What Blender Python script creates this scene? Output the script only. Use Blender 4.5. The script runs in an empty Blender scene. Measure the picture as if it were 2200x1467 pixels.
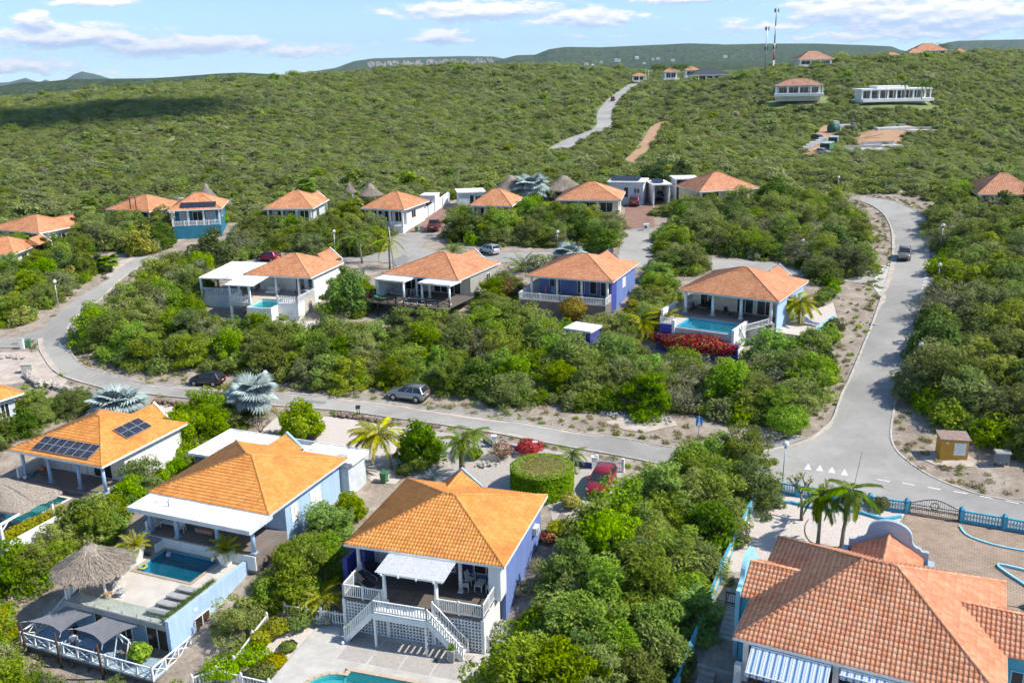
import bpy, bmesh, math, random
import numpy as np
from mathutils import Vector, Matrix

scene = bpy.context.scene
rad = math.radians
# camera
FPX, HOR, ROLL, CAMH = 2000.0, 135.0, 0.02, 33.0      # focal length and horizon in photo pixels (2200 wide), roll, height in metres
_t = math.atan((733.5 - HOR) / FPX)
_R0 = Vector((1, 0, 0)); _D0 = Vector((0, -math.sin(_t), -math.cos(_t))); FW = Vector((0, math.cos(_t), -math.sin(_t)))
RT = _R0 * math.cos(ROLL) + _D0 * math.sin(ROLL)
DN = _D0 * math.cos(ROLL) - _R0 * math.sin(ROLL)
CAM = Vector((0, 0, CAMH))
cam_data = bpy.data.cameras.new('camera'); cam = bpy.data.objects.new('camera', cam_data)
scene.collection.objects.link(cam)
cam_data.sensor_width = 36.0; cam_data.lens = 36.0 * FPX / 2200.0
cam_data.clip_start = 0.5; cam_data.clip_end = 30000.0
cam.matrix_world = Matrix(((RT.x, -DN.x, -FW.x, 0), (RT.y, -DN.y, -FW.y, 0), (RT.z, -DN.z, -FW.z, CAMH), (0, 0, 0, 1)))
scene.camera = cam
# sun, sky
SUN_EL = rad(48.0); SUN_AZ = math.atan2(0.98, -0.19)          # azimuth from +Y towards +X
SUN = Vector((math.sin(SUN_AZ) * math.cos(SUN_EL), math.cos(SUN_AZ) * math.cos(SUN_EL), math.sin(SUN_EL)))
sd = bpy.data.lights.new('sun', 'SUN'); sd.energy = 4.7; sd.angle = rad(0.5); sd.color = (1.0, 0.945, 0.85)
so = bpy.data.objects.new('sun', sd); scene.collection.objects.link(so)
so.rotation_euler = (-SUN).to_track_quat('-Z', 'Y').to_euler(); so.location = (60, -20, 90)
world = bpy.data.worlds.new('World'); scene.world = world; world.use_nodes = True
def build_world():
    nt = world.node_tree; N = nt.nodes; L = nt.links; N.clear()
    out = N.new('ShaderNodeOutputWorld'); bg = N.new('ShaderNodeBackground'); bg.inputs['Strength'].default_value = 0.14
    sky = N.new('ShaderNodeTexSky'); sky.sky_type = 'NISHITA'; sky.sun_disc = False
    sky.sun_elevation = SUN_EL; sky.sun_rotation = SUN_AZ; sky.altitude = 100; sky.air_density = 1.0; sky.dust_density = 0.15; sky.ozone_density = 3.0
    tc = N.new('ShaderNodeTexCoord'); ad = N.new('ShaderNodeVectorMath'); ad.operation = 'ADD'; ad.inputs[1].default_value = (0, 0, .065); L.new(tc.outputs['Generated'], ad.inputs[0])
    nm = N.new('ShaderNodeVectorMath'); nm.operation = 'NORMALIZE'; L.new(ad.outputs[0], nm.inputs[0]); L.new(nm.outputs[0], sky.inputs['Vector'])
    tint = N.new('ShaderNodeMix'); tint.data_type = 'RGBA'; tint.blend_type = 'MULTIPLY'; tint.inputs['Factor'].default_value = 1.0
    L.new(sky.outputs[0], tint.inputs[6]); tint.inputs[7].default_value = (0.95, 1.0, 1.03, 1)
    L.new(tint.outputs[2], bg.inputs['Color']); L.new(bg.outputs[0], out.inputs['Surface'])
build_world(); world.cycles.sampling_method = 'MANUAL'; world.cycles.sample_map_resolution = 512
scene.view_settings.view_transform = 'Standard'; scene.view_settings.look = 'None'
scene.view_settings.exposure = 0.42; scene.view_settings.gamma = 1.0; scene.view_settings.use_curve_mapping = False
cy = scene.cycles
cy.max_bounces = 5; cy.diffuse_bounces = 2; cy.glossy_bounces = 2; cy.transmission_bounces = 2; cy.transparent_max_bounces = 6; cy.volume_bounces = 0
cy.caustics_reflective = False; cy.caustics_refractive = False; cy.use_denoising = True
cy.sample_clamp_indirect = 6.0; cy.use_adaptive_sampling = True; cy.adaptive_threshold = 0.04; cy.adaptive_min_samples = 16; cy.use_light_tree = False
try: cy.denoising_input_passes = 'RGB_ALBEDO_NORMAL'
except Exception: pass
scene.render.film_transparent = False

# helpers
C = scene.collection
rng = random.Random(11); nrg = np.random.default_rng(5)

def ray(px, py):
    return FW + RT * ((px - 1100.0) / FPX) + DN * ((py - 733.5) / FPX)
def at_z(px, py, z):
    d = ray(px, py); k = (z - CAMH) / d.z
    return CAM + d * k
def at_d(px, py, dist):
    d = ray(px, py); k = dist / d.y
    return CAM + d * k

def tag(o, label=None, cat=None, group=None, kind=None):
    if label: o['label'] = label
    if cat: o['category'] = cat
    if group: o['group'] = group
    if kind: o['kind'] = kind
    return o
def empty(name, loc=(0, 0, 0), rz=0.0, parent=None):
    o = bpy.data.objects.new(name, None); C.objects.link(o); o.location = loc; o.rotation_euler = (0, 0, rz); o.empty_display_size = .3
    if parent: o.parent = parent
    return o
def thing(name, label, cat, loc=(0, 0, 0), rz=0.0, group=None):
    return tag(empty(name, loc, rz), label, cat, group)
def link(name, me, parent=None, loc=None, rot=None, scale=None):
    o = bpy.data.objects.new(name, me); C.objects.link(o)
    if parent: o.parent = parent
    if loc is not None: o.location = loc
    if rot is not None: o.rotation_euler = rot
    if scale is not None: o.scale = scale
    return o
def copy_tree(o, parent=None):
    c = o.copy(); C.objects.link(c); c.parent = parent
    for ch in list(o.children): copy_tree(ch, c)
    return c

class MB:
    def __init__(s): s.v = []; s.f = []; s.smooth = []
    def add(s, vs, fs, sm=False):
        b = len(s.v); s.v += [tuple(v) for v in vs]; s.f += [tuple(i + b for i in f) for f in fs]; s.smooth += [sm] * len(fs); return s
    def box(s, x0, x1, y0, y1, z0, z1):
        return s.add([(x0, y0, z0), (x1, y0, z0), (x1, y1, z0), (x0, y1, z0), (x0, y0, z1), (x1, y0, z1), (x1, y1, z1), (x0, y1, z1)],
                     [(0, 3, 2, 1), (4, 5, 6, 7), (0, 1, 5, 4), (1, 2, 6, 5), (2, 3, 7, 6), (3, 0, 4, 7)])
    def hexa(s, b, t):            # bottom quad, top quad (ccw from above)
        return s.add(list(b) + list(t), [(0, 3, 2, 1), (4, 5, 6, 7), (0, 1, 5, 4), (1, 2, 6, 5), (2, 3, 7, 6), (3, 0, 4, 7)])
    def prism(s, poly, z0, z1):
        n = len(poly)
        return s.add([(p[0], p[1], z0) for p in poly] + [(p[0], p[1], z1) for p in poly],
                     [tuple(range(n - 1, -1, -1)), tuple(range(n, 2 * n))] + [(i, (i + 1) % n, n + (i + 1) % n, n + i) for i in range(n)])
    def extr(s, poly, axis, a, b):  # poly in (u, z); extruded along axis 'x' or 'y'
        n = len(poly)
        g = (lambda p, t: (t, p[0], p[1])) if axis == 'x' else (lambda p, t: (p[0], t, p[1]))
        return s.add([g(p, a) for p in poly] + [g(p, b) for p in poly],
                     [tuple(range(n - 1, -1, -1)), tuple(range(n, 2 * n))] + [(i, (i + 1) % n, n + (i + 1) % n, n + i) for i in range(n)])
    def beam(s, p0, p1, w, h):    # square-section bar between two points
        p0, p1 = Vector(p0), Vector(p1); d = (p1 - p0)
        if d.length < 1e-6: return s
        d.normalize(); up = Vector((0, 0, 1)) if abs(d.z) < .95 else Vector((0, 1, 0))
        r = d.cross(up).normalized(); u = r.cross(d).normalized()
        q = [(-r * w - u * h) / 2, (r * w - u * h) / 2, (r * w + u * h) / 2, (-r * w + u * h) / 2]
        return s.add([p0 + a for a in q] + [p1 + a for a in q], [(0, 3, 2, 1), (4, 5, 6, 7), (0, 1, 5, 4), (1, 2, 6, 5), (2, 3, 7, 6), (3, 0, 4, 7)])
    def tube(s, pts, rs, n=6, cap=True, sm=True):
        pts = [Vector(p) for p in pts]; m = len(pts)
        if isinstance(rs, (int, float)): rs = [rs] * m
        vs = []
        for i, p in enumerate(pts):
            d = (pts[min(i + 1, m - 1)] - pts[max(i - 1, 0)])
            d = d.normalized() if d.length > 1e-9 else Vector((0, 0, 1))
            up = Vector((0, 0, 1)) if abs(d.z) < .9 else Vector((1, 0, 0))
            a = d.cross(up).normalized(); b = a.cross(d).normalized()
            for k in range(n):
                t = 2 * math.pi * k / n; vs.append(p + a * (math.cos(t) * rs[i]) + b * (math.sin(t) * rs[i]))
        fs = [(i * n + k, i * n + (k + 1) % n, (i + 1) * n + (k + 1) % n, (i + 1) * n + k) for i in range(m - 1) for k in range(n)]
        s.add(vs, fs, sm)
        if cap:
            b = len(s.v) - m * n
            s.f += [tuple(b + k for k in range(n)), tuple(b + (m - 1) * n + k for k in range(n - 1, -1, -1))]; s.smooth += [False, False]
        return s
    def cyl(s, x, y, z0, z1, r, n=12, r1=None):
        return s.tube([(x, y, z0), (x, y, z1)], [r, r if r1 is None else r1], n)
    def lathe(s, prof, n=16, c=(0, 0, 0), sm=True):
        vs = [(c[0] + r * math.cos(2 * math.pi * k / n), c[1] + r * math.sin(2 * math.pi * k / n), c[2] + z) for r, z in prof for k in range(n)]
        fs = [(i * n + k, i * n + (k + 1) % n, (i + 1) * n + (k + 1) % n, (i + 1) * n + k) for i in range(len(prof) - 1) for k in range(n)]
        s.add(vs, fs, sm)
        return s
    def mesh(s, name, mat):
        me = bpy.data.meshes.new(name); me.from_pydata(s.v, [], s.f); me.update()
        me.polygons.foreach_set('use_smooth', s.smooth)
        if mat is not None: me.materials.append(mat)
        bm = bmesh.new(); bm.from_mesh(me); bmesh.ops.recalc_face_normals(bm, faces=bm.faces); bm.to_mesh(me); bm.free()
        return me
    def build(s, name, mat, parent=None, loc=None, rot=None):
        return link(name, s.mesh(name, mat), parent, loc, rot)
def np_mesh(name, verts, quads, mat=None, smooth=False):
    me = bpy.data.meshes.new(name); n = len(verts); k = quads.shape[1]
    me.vertices.add(n); me.vertices.foreach_set('co', np.ascontiguousarray(verts, dtype=np.float32).ravel())
    m = len(quads); me.loops.add(m * k); me.loops.foreach_set('vertex_index', np.ascontiguousarray(quads, dtype=np.int32).ravel())
    me.polygons.add(m); me.polygons.foreach_set('loop_start', np.arange(0, m * k, k, dtype=np.int32))
    if smooth: me.polygons.foreach_set('use_smooth', np.ones(m, dtype=bool))
    me.update(calc_edges=True); me.validate()
    if mat is not None: me.materials.append(mat)
    return me

# materials
def new_mat(name):
    m = bpy.data.materials.new(name); m.use_nodes = True; nt = m.node_tree; nt.nodes.clear()
    out = nt.nodes.new('ShaderNodeOutputMaterial'); b = nt.nodes.new('ShaderNodeBsdfPrincipled'); nt.links.new(b.outputs[0], out.inputs['Surface'])
    return m, nt, b, out
def nd(nt, t, **kw):
    n = nt.nodes.new(t)
    for k, v in kw.items():
        if hasattr(n, k): setattr(n, k, v)
        else: n.inputs[k].default_value = v
    return n
def c4(c): return (c[0], c[1], c[2], 1.0)
def noise(nt, scale, detail=4.0, rough=.55, vec=None, stretch=None):
    if vec is None:
        g = nd(nt, 'ShaderNodeNewGeometry'); vec = g.outputs['Position']
    if stretch:
        mp = nd(nt, 'ShaderNodeMapping'); mp.inputs['Scale'].default_value = stretch; nt.links.new(vec, mp.inputs['Vector']); vec = mp.outputs[0]
    n = nd(nt, 'ShaderNodeTexNoise'); n.inputs['Scale'].default_value = scale; n.inputs['Detail'].default_value = detail; n.inputs['Roughness'].default_value = rough
    nt.links.new(vec, n.inputs['Vector']); return n.outputs[0]
def ramp(nt, fac, stops, interp='LINEAR'):
    r = nd(nt, 'ShaderNodeValToRGB'); r.color_ramp.interpolation = interp; e = r.color_ramp.elements
    while len(e) < len(stops): e.new(.5)
    for i, (p, c) in enumerate(stops): e[i].position = p; e[i].color = c4(c)
    nt.links.new(fac, r.inputs[0]); return r.outputs[0]
def mixc(nt, fac, a, b, blend='MIX'):
    n = nd(nt, 'ShaderNodeMix'); n.data_type = 'RGBA'; n.blend_type = blend
    for s, v in (('Factor', fac), ('A', a), ('B', b)):
        i = n.inputs[s] if s != 'Factor' else n.inputs[0]
        if s != 'Factor': i = n.inputs[6] if s == 'A' else n.inputs[7]
        if isinstance(v, (int, float)): i.default_value = v
        elif isinstance(v, (tuple, list)): i.default_value = c4(v)
        else: nt.links.new(v, i)
    return n.outputs[2]
def bump(nt, b, h, strength=.3, dist=.02):
    n = nd(nt, 'ShaderNodeBump'); n.inputs['Strength'].default_value = strength; n.inputs['Distance'].default_value = dist
    nt.links.new(h, n.inputs['Height']); nt.links.new(n.outputs[0], b.inputs['Normal'])
MATS = {}
def M(name, c1, c2=None, scale=2.0, rough=.75, spec=.3, metal=0.0, bmp=0.0, bscale=30.0, detail=5.0, lo=.35, hi=.65, stretch=None):
    if name in MATS: return MATS[name]
    m, nt, b, out = new_mat(name)
    c2 = c2 or tuple(x * .82 for x in c1)
    f = noise(nt, scale, detail, .6, stretch=stretch)
    nt.links.new(ramp(nt, f, [(lo, c1), (hi, c2)]), b.inputs['Base Color'])
    b.inputs['Roughness'].default_value = rough; b.inputs['Specular IOR Level'].default_value = spec; b.inputs['Metallic'].default_value = metal
    if bmp: bump(nt, b, noise(nt, bscale, 3.0), bmp, .02)
    MATS[name] = m; return m
WHITE = M('white_paint', (.80, .80, .78), (.64, .635, .61), 1.7, .6, stretch=(2.2, 2.2, .4), detail=8, lo=.45, hi=.8)
WHITE_DIRTY = M('weathered_white_roof', (.82, .81, .79), (.42, .395, .35), .55, .8, lo=.53, hi=.70, detail=9)
GREYWALL = M('pale_grey_plaster', (.62, .66, .68), (.5, .54, .56), 1.4, .8)
CREAM = M('cream_plaster', (.70, .64, .52), (.6, .54, .42), 1.4, .8)
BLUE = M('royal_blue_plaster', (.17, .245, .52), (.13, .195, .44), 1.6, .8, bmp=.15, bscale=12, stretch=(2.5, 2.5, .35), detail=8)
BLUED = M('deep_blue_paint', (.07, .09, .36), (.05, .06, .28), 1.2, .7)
SKYB = M('sky_blue_plaster', (.42, .57, .76), (.34, .48, .66), 1.3, .8, stretch=(2.5, 2.5, .35), detail=8)
BLUG = M('blue_grey_plaster', (.25, .40, .52), (.2, .33, .45), 1.2, .8)
TEAL = M('turquoise_plaster', (.10, .42, .56), (.08, .35, .5), 1.2, .75)
TEALL = M('pale_turquoise_plaster', (.34, .62, .72), (.27, .54, .66), 1.2, .75)
PERI = M('pale_blue_plaster', (.34, .48, .60), (.29, .42, .54), 1.2, .75)
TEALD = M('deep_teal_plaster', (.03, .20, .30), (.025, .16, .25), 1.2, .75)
PURP = M('dark_purple_door_paint', (.045, .025, .10), None, 2, .5)
DECKW = M('weathered_deck_wood', (.17, .145, .12), (.105, .09, .075), 5, .85, stretch=(.6, 6, 1))
DECKB = M('blue_grey_deck_paint', (.33, .44, .52), (.26, .36, .44), 3, .8)
WOODD = M('dark_brown_wood', (.085, .045, .03), (.05, .028, .02), 4, .7)
WOODG = M('grey_weathered_timber', (.20, .17, .15), (.12, .10, .09), 4, .85, stretch=(5, 5, .6))
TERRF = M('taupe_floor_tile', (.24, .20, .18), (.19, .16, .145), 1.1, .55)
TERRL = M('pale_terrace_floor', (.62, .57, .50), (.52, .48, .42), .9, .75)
BEIGE = M('light_beige_floor', (.60, .55, .48), (.52, .47, .4), 1.1, .6)
CONC = M('pale_concrete', (.56, .53, .48), (.44, .42, .38), .9, .85, bmp=.1, bscale=20)
CONCD = M('grey_concrete', (.36, .355, .34), (.28, .275, .265), 1.1, .85)
KERB = M('concrete_kerb', (.55, .52, .47), (.40, .38, .34), 1.3, .9)
SLABG = M('exposed_aggregate_slab', (.45, .415, .375), (.36, .33, .30), 6, .9)
GRAVEL = M('pale_coral_gravel', (.66, .59, .53), (.47, .41, .365), 9, .95, bmp=.6, bscale=40, detail=8)
GRAVELG = M('grey_coral_gravel', (.54, .49, .44), (.34, .305, .275), 9, .95, bmp=.6, bscale=40, detail=8)
SAND = M('pale_sandy_earth', (.56, .48, .41), (.40, .335, .28), .8, .95, bmp=.4, bscale=14, detail=9)
DIRT = M('brown_verge_earth', (.36, .30, .245), (.19, .155, .125), 1.1, .95, bmp=.5, bscale=12, detail=9)
REDEARTH = M('orange_brown_earth', (.46, .28, .165), (.36, .215, .125), .35, .95, bmp=.4, bscale=5, detail=7)
RUBBLE = M('pale_rubble_stone', (.52, .48, .43), (.34, .30, .27), 2.5, .95, bmp=.6, bscale=9)
DSTONE = M('brown_fieldstone', (.26, .19, .15), (.16, .12, .095), 3, .9, bmp=.5, bscale=9)
STEELG = M('galvanised_steel', (.50, .51, .52), None, 3, .45, metal=.6)
LAMPG = M('opal_lamp_globe', (.80, .80, .79), None, 3, .25, .5)
DARKM = M('dark_painted_metal', (.04, .04, .042), None, 3, .5)
BLACKP = M('black_fabric', (.022, .022, .026), None, 3, .85)
CHARC = M('charcoal_sail_cloth', (.20, .205, .22), (.17, .175, .19), 2, .85)
GREYF = M('grey_lounger_mesh', (.40, .39, .37), (.34, .33, .32), 3, .8)
GREENB = M('green_bin_plastic', (.06, .20, .09), None, 3, .5)
GREYB = M('grey_bin_plastic', (.22, .25, .27), None, 3, .5)
GREENBD = M('dull_green_bin_plastic', (.05, .075, .04), None, 3, .55)
YELLOWB = M('ochre_kiosk_plaster', (.60, .33, .05), (.53, .28, .04), 1.5, .8)
REDP = M('red_plastic', (.42, .05, .05), None, 3, .5)
TERRAC = M('terracotta_pot_clay', (.40, .14, .07), None, 3, .8)
BLUSIGN = M('blue_sign_enamel', (.02, .20, .55), None, 3, .4)
PUREW = M('white_road_paint', (.72, .71, .68), (.58, .57, .54), 5, .8, lo=.5, hi=.8)
GLASSD = M('dark_window_glass', (.03, .035, .04), None, 1, .08, .6)
BRWIN = M('brown_window_glass', (.06, .04, .03), None, 1, .12, .6)
SOLAR = M('solar_cell_glass', (.030, .032, .05), (.022, .024, .038), 3, .18, .5)
ALU = M('aluminium_frame', (.62, .63, .65), None, 3, .35, metal=.7)
TYRE = M('tyre_rubber', (.02, .02, .02), None, 3, .85)
RIM = M('alloy_rim', (.45, .46, .48), None, 3, .3, metal=.9)
REDL = M('red_tail_lamp', (.45, .015, .02), None, 3, .2, .6)
CLEARL = M('clear_head_lamp', (.7, .72, .75), None, 3, .15, .6)
THATCH = M('dry_palm_thatch', (.42, .355, .285), (.20, .165, .13), 7, .95, bmp=.8, bscale=26, detail=8, stretch=(1, 1, .35))
BRICKP = None

def tile_mat(name, c1, c2, c3):
    m, nt, b, out = new_mat(name)
    at = nd(nt, 'ShaderNodeAttribute'); at.attribute_name = 'tv'; oi = nd(nt, 'ShaderNodeObjectInfo')
    lt = nd(nt, 'ShaderNodeMath'); lt.operation = 'LESS_THAN'; nt.links.new(at.outputs['Fac'], lt.inputs[0]); lt.inputs[1].default_value = .0001
    mx = nd(nt, 'ShaderNodeMix'); nt.links.new(lt.outputs[0], mx.inputs[0]); nt.links.new(at.outputs['Fac'], mx.inputs[2]); nt.links.new(oi.outputs['Random'], mx.inputs[3])
    f = noise(nt, 1.1, 5, .65); av = nd(nt, 'ShaderNodeMath'); av.operation = 'MULTIPLY_ADD'; nt.links.new(mx.outputs[0], av.inputs[0]); av.inputs[1].default_value = .34; s2 = nd(nt, 'ShaderNodeMath'); s2.operation = 'MULTIPLY'; nt.links.new(f, s2.inputs[0]); s2.inputs[1].default_value = .66; nt.links.new(s2.outputs[0], av.inputs[2])
    col = ramp(nt, av.outputs[0], [(.30, c1), (.5, c2), (.70, c3)])
    g = noise(nt, .55, 7, .7)
    dark = ramp(nt, g, [(.50, (1, 1, 1)), (.62, (.80, .74, .70)), (.75, (.58, .50, .46))])
    nt.links.new(mixc(nt, 1.0, col, dark, 'MULTIPLY'), b.inputs['Base Color'])
    b.inputs['Roughness'].default_value = .62; b.inputs['Specular IOR Level'].default_value = .35
    return m
TILE_O = tile_mat('orange_glazed_roof_tile', (.62, .235, .045), (.70, .285, .062), (.74, .34, .10))
TILE_R = tile_mat('terracotta_roof_tile', (.53, .205, .085), (.61, .265, .125), (.66, .34, .185))
TILE_C = tile_mat('coral_clay_roof_tile', (.58, .225, .11), (.65, .29, .155), (.70, .37, .22))
TILE_B = tile_mat('brown_clay_roof_tile', (.40, .19, .11), (.47, .24, .15), (.5, .28, .19))

def paver_mat(name, c1, c2, mortar, bw, bh, rz=0.0):
    m, nt, b, out = new_mat(name)
    g = nd(nt, 'ShaderNodeNewGeometry'); mp = nd(nt, 'ShaderNodeMapping'); mp.inputs['Rotation'].default_value = (0, 0, rz); nt.links.new(g.outputs['Position'], mp.inputs['Vector'])
    br = nd(nt, 'ShaderNodeTexBrick'); br.inputs['Color1'].default_value = c4(c1); br.inputs['Color2'].default_value = c4(c2); br.inputs['Mortar'].default_value = c4(mortar)
    br.inputs['Scale'].default_value = 1.0; br.inputs['Mortar Size'].default_value = .014; br.inputs['Brick Width'].default_value = bw; br.inputs['Row Height'].default_value = bh; br.inputs['Bias'].default_value = 0.0
    nt.links.new(mp.outputs[0], br.inputs['Vector'])
    dk = ramp(nt, noise(nt, .8, 6), [(.35, (1, 1, 1)), (.75, (.7, .68, .66))])
    nt.links.new(mixc(nt, 1.0, br.outputs['Color'], dk, 'MULTIPLY'), b.inputs['Base Color']); b.inputs['Roughness'].default_value = .85
    bump(nt, b, br.outputs['Fac'], -.4, .02)
    return m
PAVER = paver_mat('tan_brick_paving', (.44, .33, .235), (.36, .26, .185), (.15, .125, .10), .36, .21, rad(27))
PAVER_R = paver_mat('reddish_brick_paving', (.34, .20, .15), (.28, .16, .12), (.12, .09, .08), .4, .22, rad(10))
PAVER_G = paver_mat('grey_block_paving', (.40, .365, .32), (.33, .30, .265), (.17, .155, .14), .42, .24, rad(-20))

def asphalt_mat():
    m, nt, b, out = new_mat('sun_bleached_asphalt')
    f = noise(nt, .3, 9, .72); f2 = noise(nt, 14, 4); f3 = noise(nt, .07, 5, .7)
    c = ramp(nt, f, [(.3, (.345, .325, .29)), (.55, (.415, .395, .355)), (.75, (.47, .45, .405))])
    c = mixc(nt, .35, c, ramp(nt, f2, [(.3, (.24, .235, .225)), (.7, (.46, .45, .425))]))
    c = mixc(nt, 1.0, c, ramp(nt, f3, [(.42, (1, 1, 1)), (.5, (.9, .9, .9)), (.62, (.76, .76, .77))]), 'MULTIPLY')
    w = nd(nt, 'ShaderNodeTexVoronoi'); w.feature = 'DISTANCE_TO_EDGE'; w.inputs['Scale'].default_value = .17
    g = nd(nt, 'ShaderNodeNewGeometry'); wn = nd(nt, 'ShaderNodeTexNoise'); wn.inputs['Scale'].default_value = .6; wn.inputs['Detail'].default_value = 5; nt.links.new(g.outputs['Position'], wn.inputs['Vector'])
    ad = nd(nt, 'ShaderNodeVectorMath'); ad.operation = 'MULTIPLY_ADD'; ad.inputs[1].default_value = (3, 3, 3); nt.links.new(wn.outputs['Color'], ad.inputs[0]); nt.links.new(g.outputs['Position'], ad.inputs[2]); nt.links.new(ad.outputs[0], w.inputs['Vector'])
    crack = ramp(nt, w.outputs['Distance'], [(0.0, (.88, .88, .88)), (.009, (1, 1, 1))])
    nt.links.new(mixc(nt, 1.0, c, crack, 'MULTIPLY'), b.inputs['Base Color'])
    b.inputs['Roughness'].default_value = .9; b.inputs['Specular IOR Level'].default_value = .2; bump(nt, b, f2, .15, .01)
    return m
ASPHALT = asphalt_mat()

def ground_mat():
    m, nt, b, out = new_mat('dry_scrub_earth')
    g = nd(nt, 'ShaderNodeNewGeometry'); sp = nd(nt, 'ShaderNodeSeparateXYZ'); nt.links.new(g.outputs['Position'], sp.inputs[0])
    f = noise(nt, .5, 9, .65); f2 = noise(nt, 3.5, 6, .6); f3 = noise(nt, .07, 5)
    near = ramp(nt, f, [(.32, (.17, .14, .11)), (.48, (.33, .275, .22)), (.56, (.42, .36, .295)), (.68, (.56, .49, .415))])
    near = mixc(nt, .5, near, ramp(nt, f2, [(.3, (.15, .12, .095)), (.7, (.42, .35, .28))]))
    far = ramp(nt, f3, [(.3, (.18, .22, .075)), (.55, (.225, .25, .10)), (.8, (.27, .26, .145))])
    far = mixc(nt, .5, far, ramp(nt, f, [(.3, (.14, .17, .055)), (.7, (.26, .27, .13))]))
    mr = nd(nt, 'ShaderNodeMapRange'); nt.links.new(sp.outputs[1], mr.inputs[0]); mr.inputs[1].default_value = 185; mr.inputs[2].default_value = 235
    vfar = ramp(nt, noise(nt, .02, 9, .75), [(.35, (.05, .078, .03)), (.55, (.085, .115, .042)), (.7, (.13, .15, .07))])
    mr2 = nd(nt, 'ShaderNodeMapRange'); nt.links.new(sp.outputs[1], mr2.inputs[0]); mr2.inputs[1].default_value = 700; mr2.inputs[2].default_value = 900
    c = mixc(nt, mr2.outputs[0], mixc(nt, mr.outputs[0], near, far), vfar)
    nt.links.new(c, b.inputs['Base Color']); b.inputs['Roughness'].default_value = .95; b.inputs['Specular IOR Level'].default_value = .1
    bump(nt, b, f2, .5, .06)
    return m
def leaf_mat(name, dark, mid, light, trans=.28, hv=.10):
    m, nt, b, out = new_mat(name); nt.nodes.remove(b)
    at = nd(nt, 'ShaderNodeAttribute'); at.attribute_name = 'lv'
    c = ramp(nt, at.outputs['Fac'], [(.05, dark), (.55, mid), (1.0, light)])
    oi = nd(nt, 'ShaderNodeObjectInfo')
    hs = nd(nt, 'ShaderNodeHueSaturation'); nt.links.new(c, hs.inputs['Color'])
    a = nd(nt, 'ShaderNodeMath'); a.operation = 'MULTIPLY_ADD'; nt.links.new(oi.outputs['Random'], a.inputs[0]); a.inputs[1].default_value = -hv * .7; a.inputs[2].default_value = .5 + hv * .25
    nt.links.new(a.outputs[0], hs.inputs['Hue'])
    r2 = nd(nt, 'ShaderNodeMath'); r2.operation = 'FRACT'; k = nd(nt, 'ShaderNodeMath'); k.operation = 'MULTIPLY'; nt.links.new(oi.outputs['Random'], k.inputs[0]); k.inputs[1].default_value = 37.7; nt.links.new(k.outputs[0], r2.inputs[0])
    v = nd(nt, 'ShaderNodeMath'); v.operation = 'MULTIPLY_ADD'; nt.links.new(r2.outputs[0], v.inputs[0]); v.inputs[1].default_value = .62; v.inputs[2].default_value = .72; nt.links.new(v.outputs[0], hs.inputs['Value'])
    s = nd(nt, 'ShaderNodeMath'); s.operation = 'MULTIPLY_ADD'; r3 = nd(nt, 'ShaderNodeMath'); r3.operation = 'FRACT'; k3 = nd(nt, 'ShaderNodeMath'); k3.operation = 'MULTIPLY'; nt.links.new(oi.outputs['Random'], k3.inputs[0]); k3.inputs[1].default_value = 91.3
    nt.links.new(k3.outputs[0], r3.inputs[0]); nt.links.new(r3.outputs[0], s.inputs[0]); s.inputs[1].default_value = .34; s.inputs[2].default_value = .88; nt.links.new(s.outputs[0], hs.inputs['Saturation'])
    df = nd(nt, 'ShaderNodeBsdfDiffuse'); tr = nd(nt, 'ShaderNodeBsdfTranslucent'); mx = nd(nt, 'ShaderNodeMixShader'); mx.inputs[0].default_value = trans
    nt.links.new(hs.outputs[0], df.inputs['Color']); nt.links.new(hs.outputs[0], tr.inputs['Color'])
    nt.links.new(df.outputs[0], mx.inputs[1]); nt.links.new(tr.outputs[0], mx.inputs[2]); nt.links.new(mx.outputs[0], out.inputs['Surface'])
    return m
LEAF_G = leaf_mat('thorn_tree_leaf', (.135, .19, .032), (.235, .315, .058), (.37, .43, .115), .42, hv=.05)
LEAF_B = leaf_mat('bright_green_leaf', (.115, .205, .023), (.225, .35, .042), (.37, .485, .088), .42, hv=.055)
LEAF_D = leaf_mat('dark_glossy_leaf', (.065, .115, .025), (.12, .19, .042), (.20, .285, .07), .38, hv=.05)
LEAF_O = leaf_mat('olive_scrub_leaf', (.145, .18, .052), (.245, .29, .092), (.36, .39, .155), .42, hv=.04)
LEAF_FG = leaf_mat('hill_scrub_leaf', (.165, .21, .06), (.255, .315, .098), (.365, .42, .155), .45, hv=.035)
LEAF_FO = leaf_mat('pale_hill_scrub_leaf', (.185, .22, .08), (.28, .32, .125), (.38, .41, .18), .45, hv=.03)
LEAF_S = leaf_mat('grey_dry_twig_leaf', (.17, .175, .09), (.26, .265, .15), (.36, .36, .23), trans=.2, hv=.03)
LEAF_Y = leaf_mat('yellow_green_leaf', (.20, .22, .02), (.40, .40, .04), (.58, .54, .10), hv=.05)
LEAF_P = leaf_mat('palm_frond_leaf', (.06, .12, .02), (.15, .24, .035), (.32, .38, .07), hv=.05)
LEAF_YP = leaf_mat('yellow_palm_frond', (.16, .20, .02), (.38, .40, .05), (.60, .52, .09), hv=.05)
LEAF_SIL = leaf_mat('silver_blue_palm_leaf', (.19, .25, .23), (.33, .40, .38), (.50, .57, .55), trans=.12, hv=.02)
LEAF_RED = leaf_mat('crimson_bougainvillea', (.30, .008, .02), (.58, .012, .03), (.75, .05, .07), hv=.02)
LEAF_DR = leaf_mat('dull_red_flower', (.20, .03, .03), (.40, .05, .045), (.55, .12, .09), hv=.02)
LEAF_W = leaf_mat('white_blossom', (.25, .32, .16), (.5, .55, .4), (.85, .85, .8), trans=.1, hv=.02)
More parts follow.
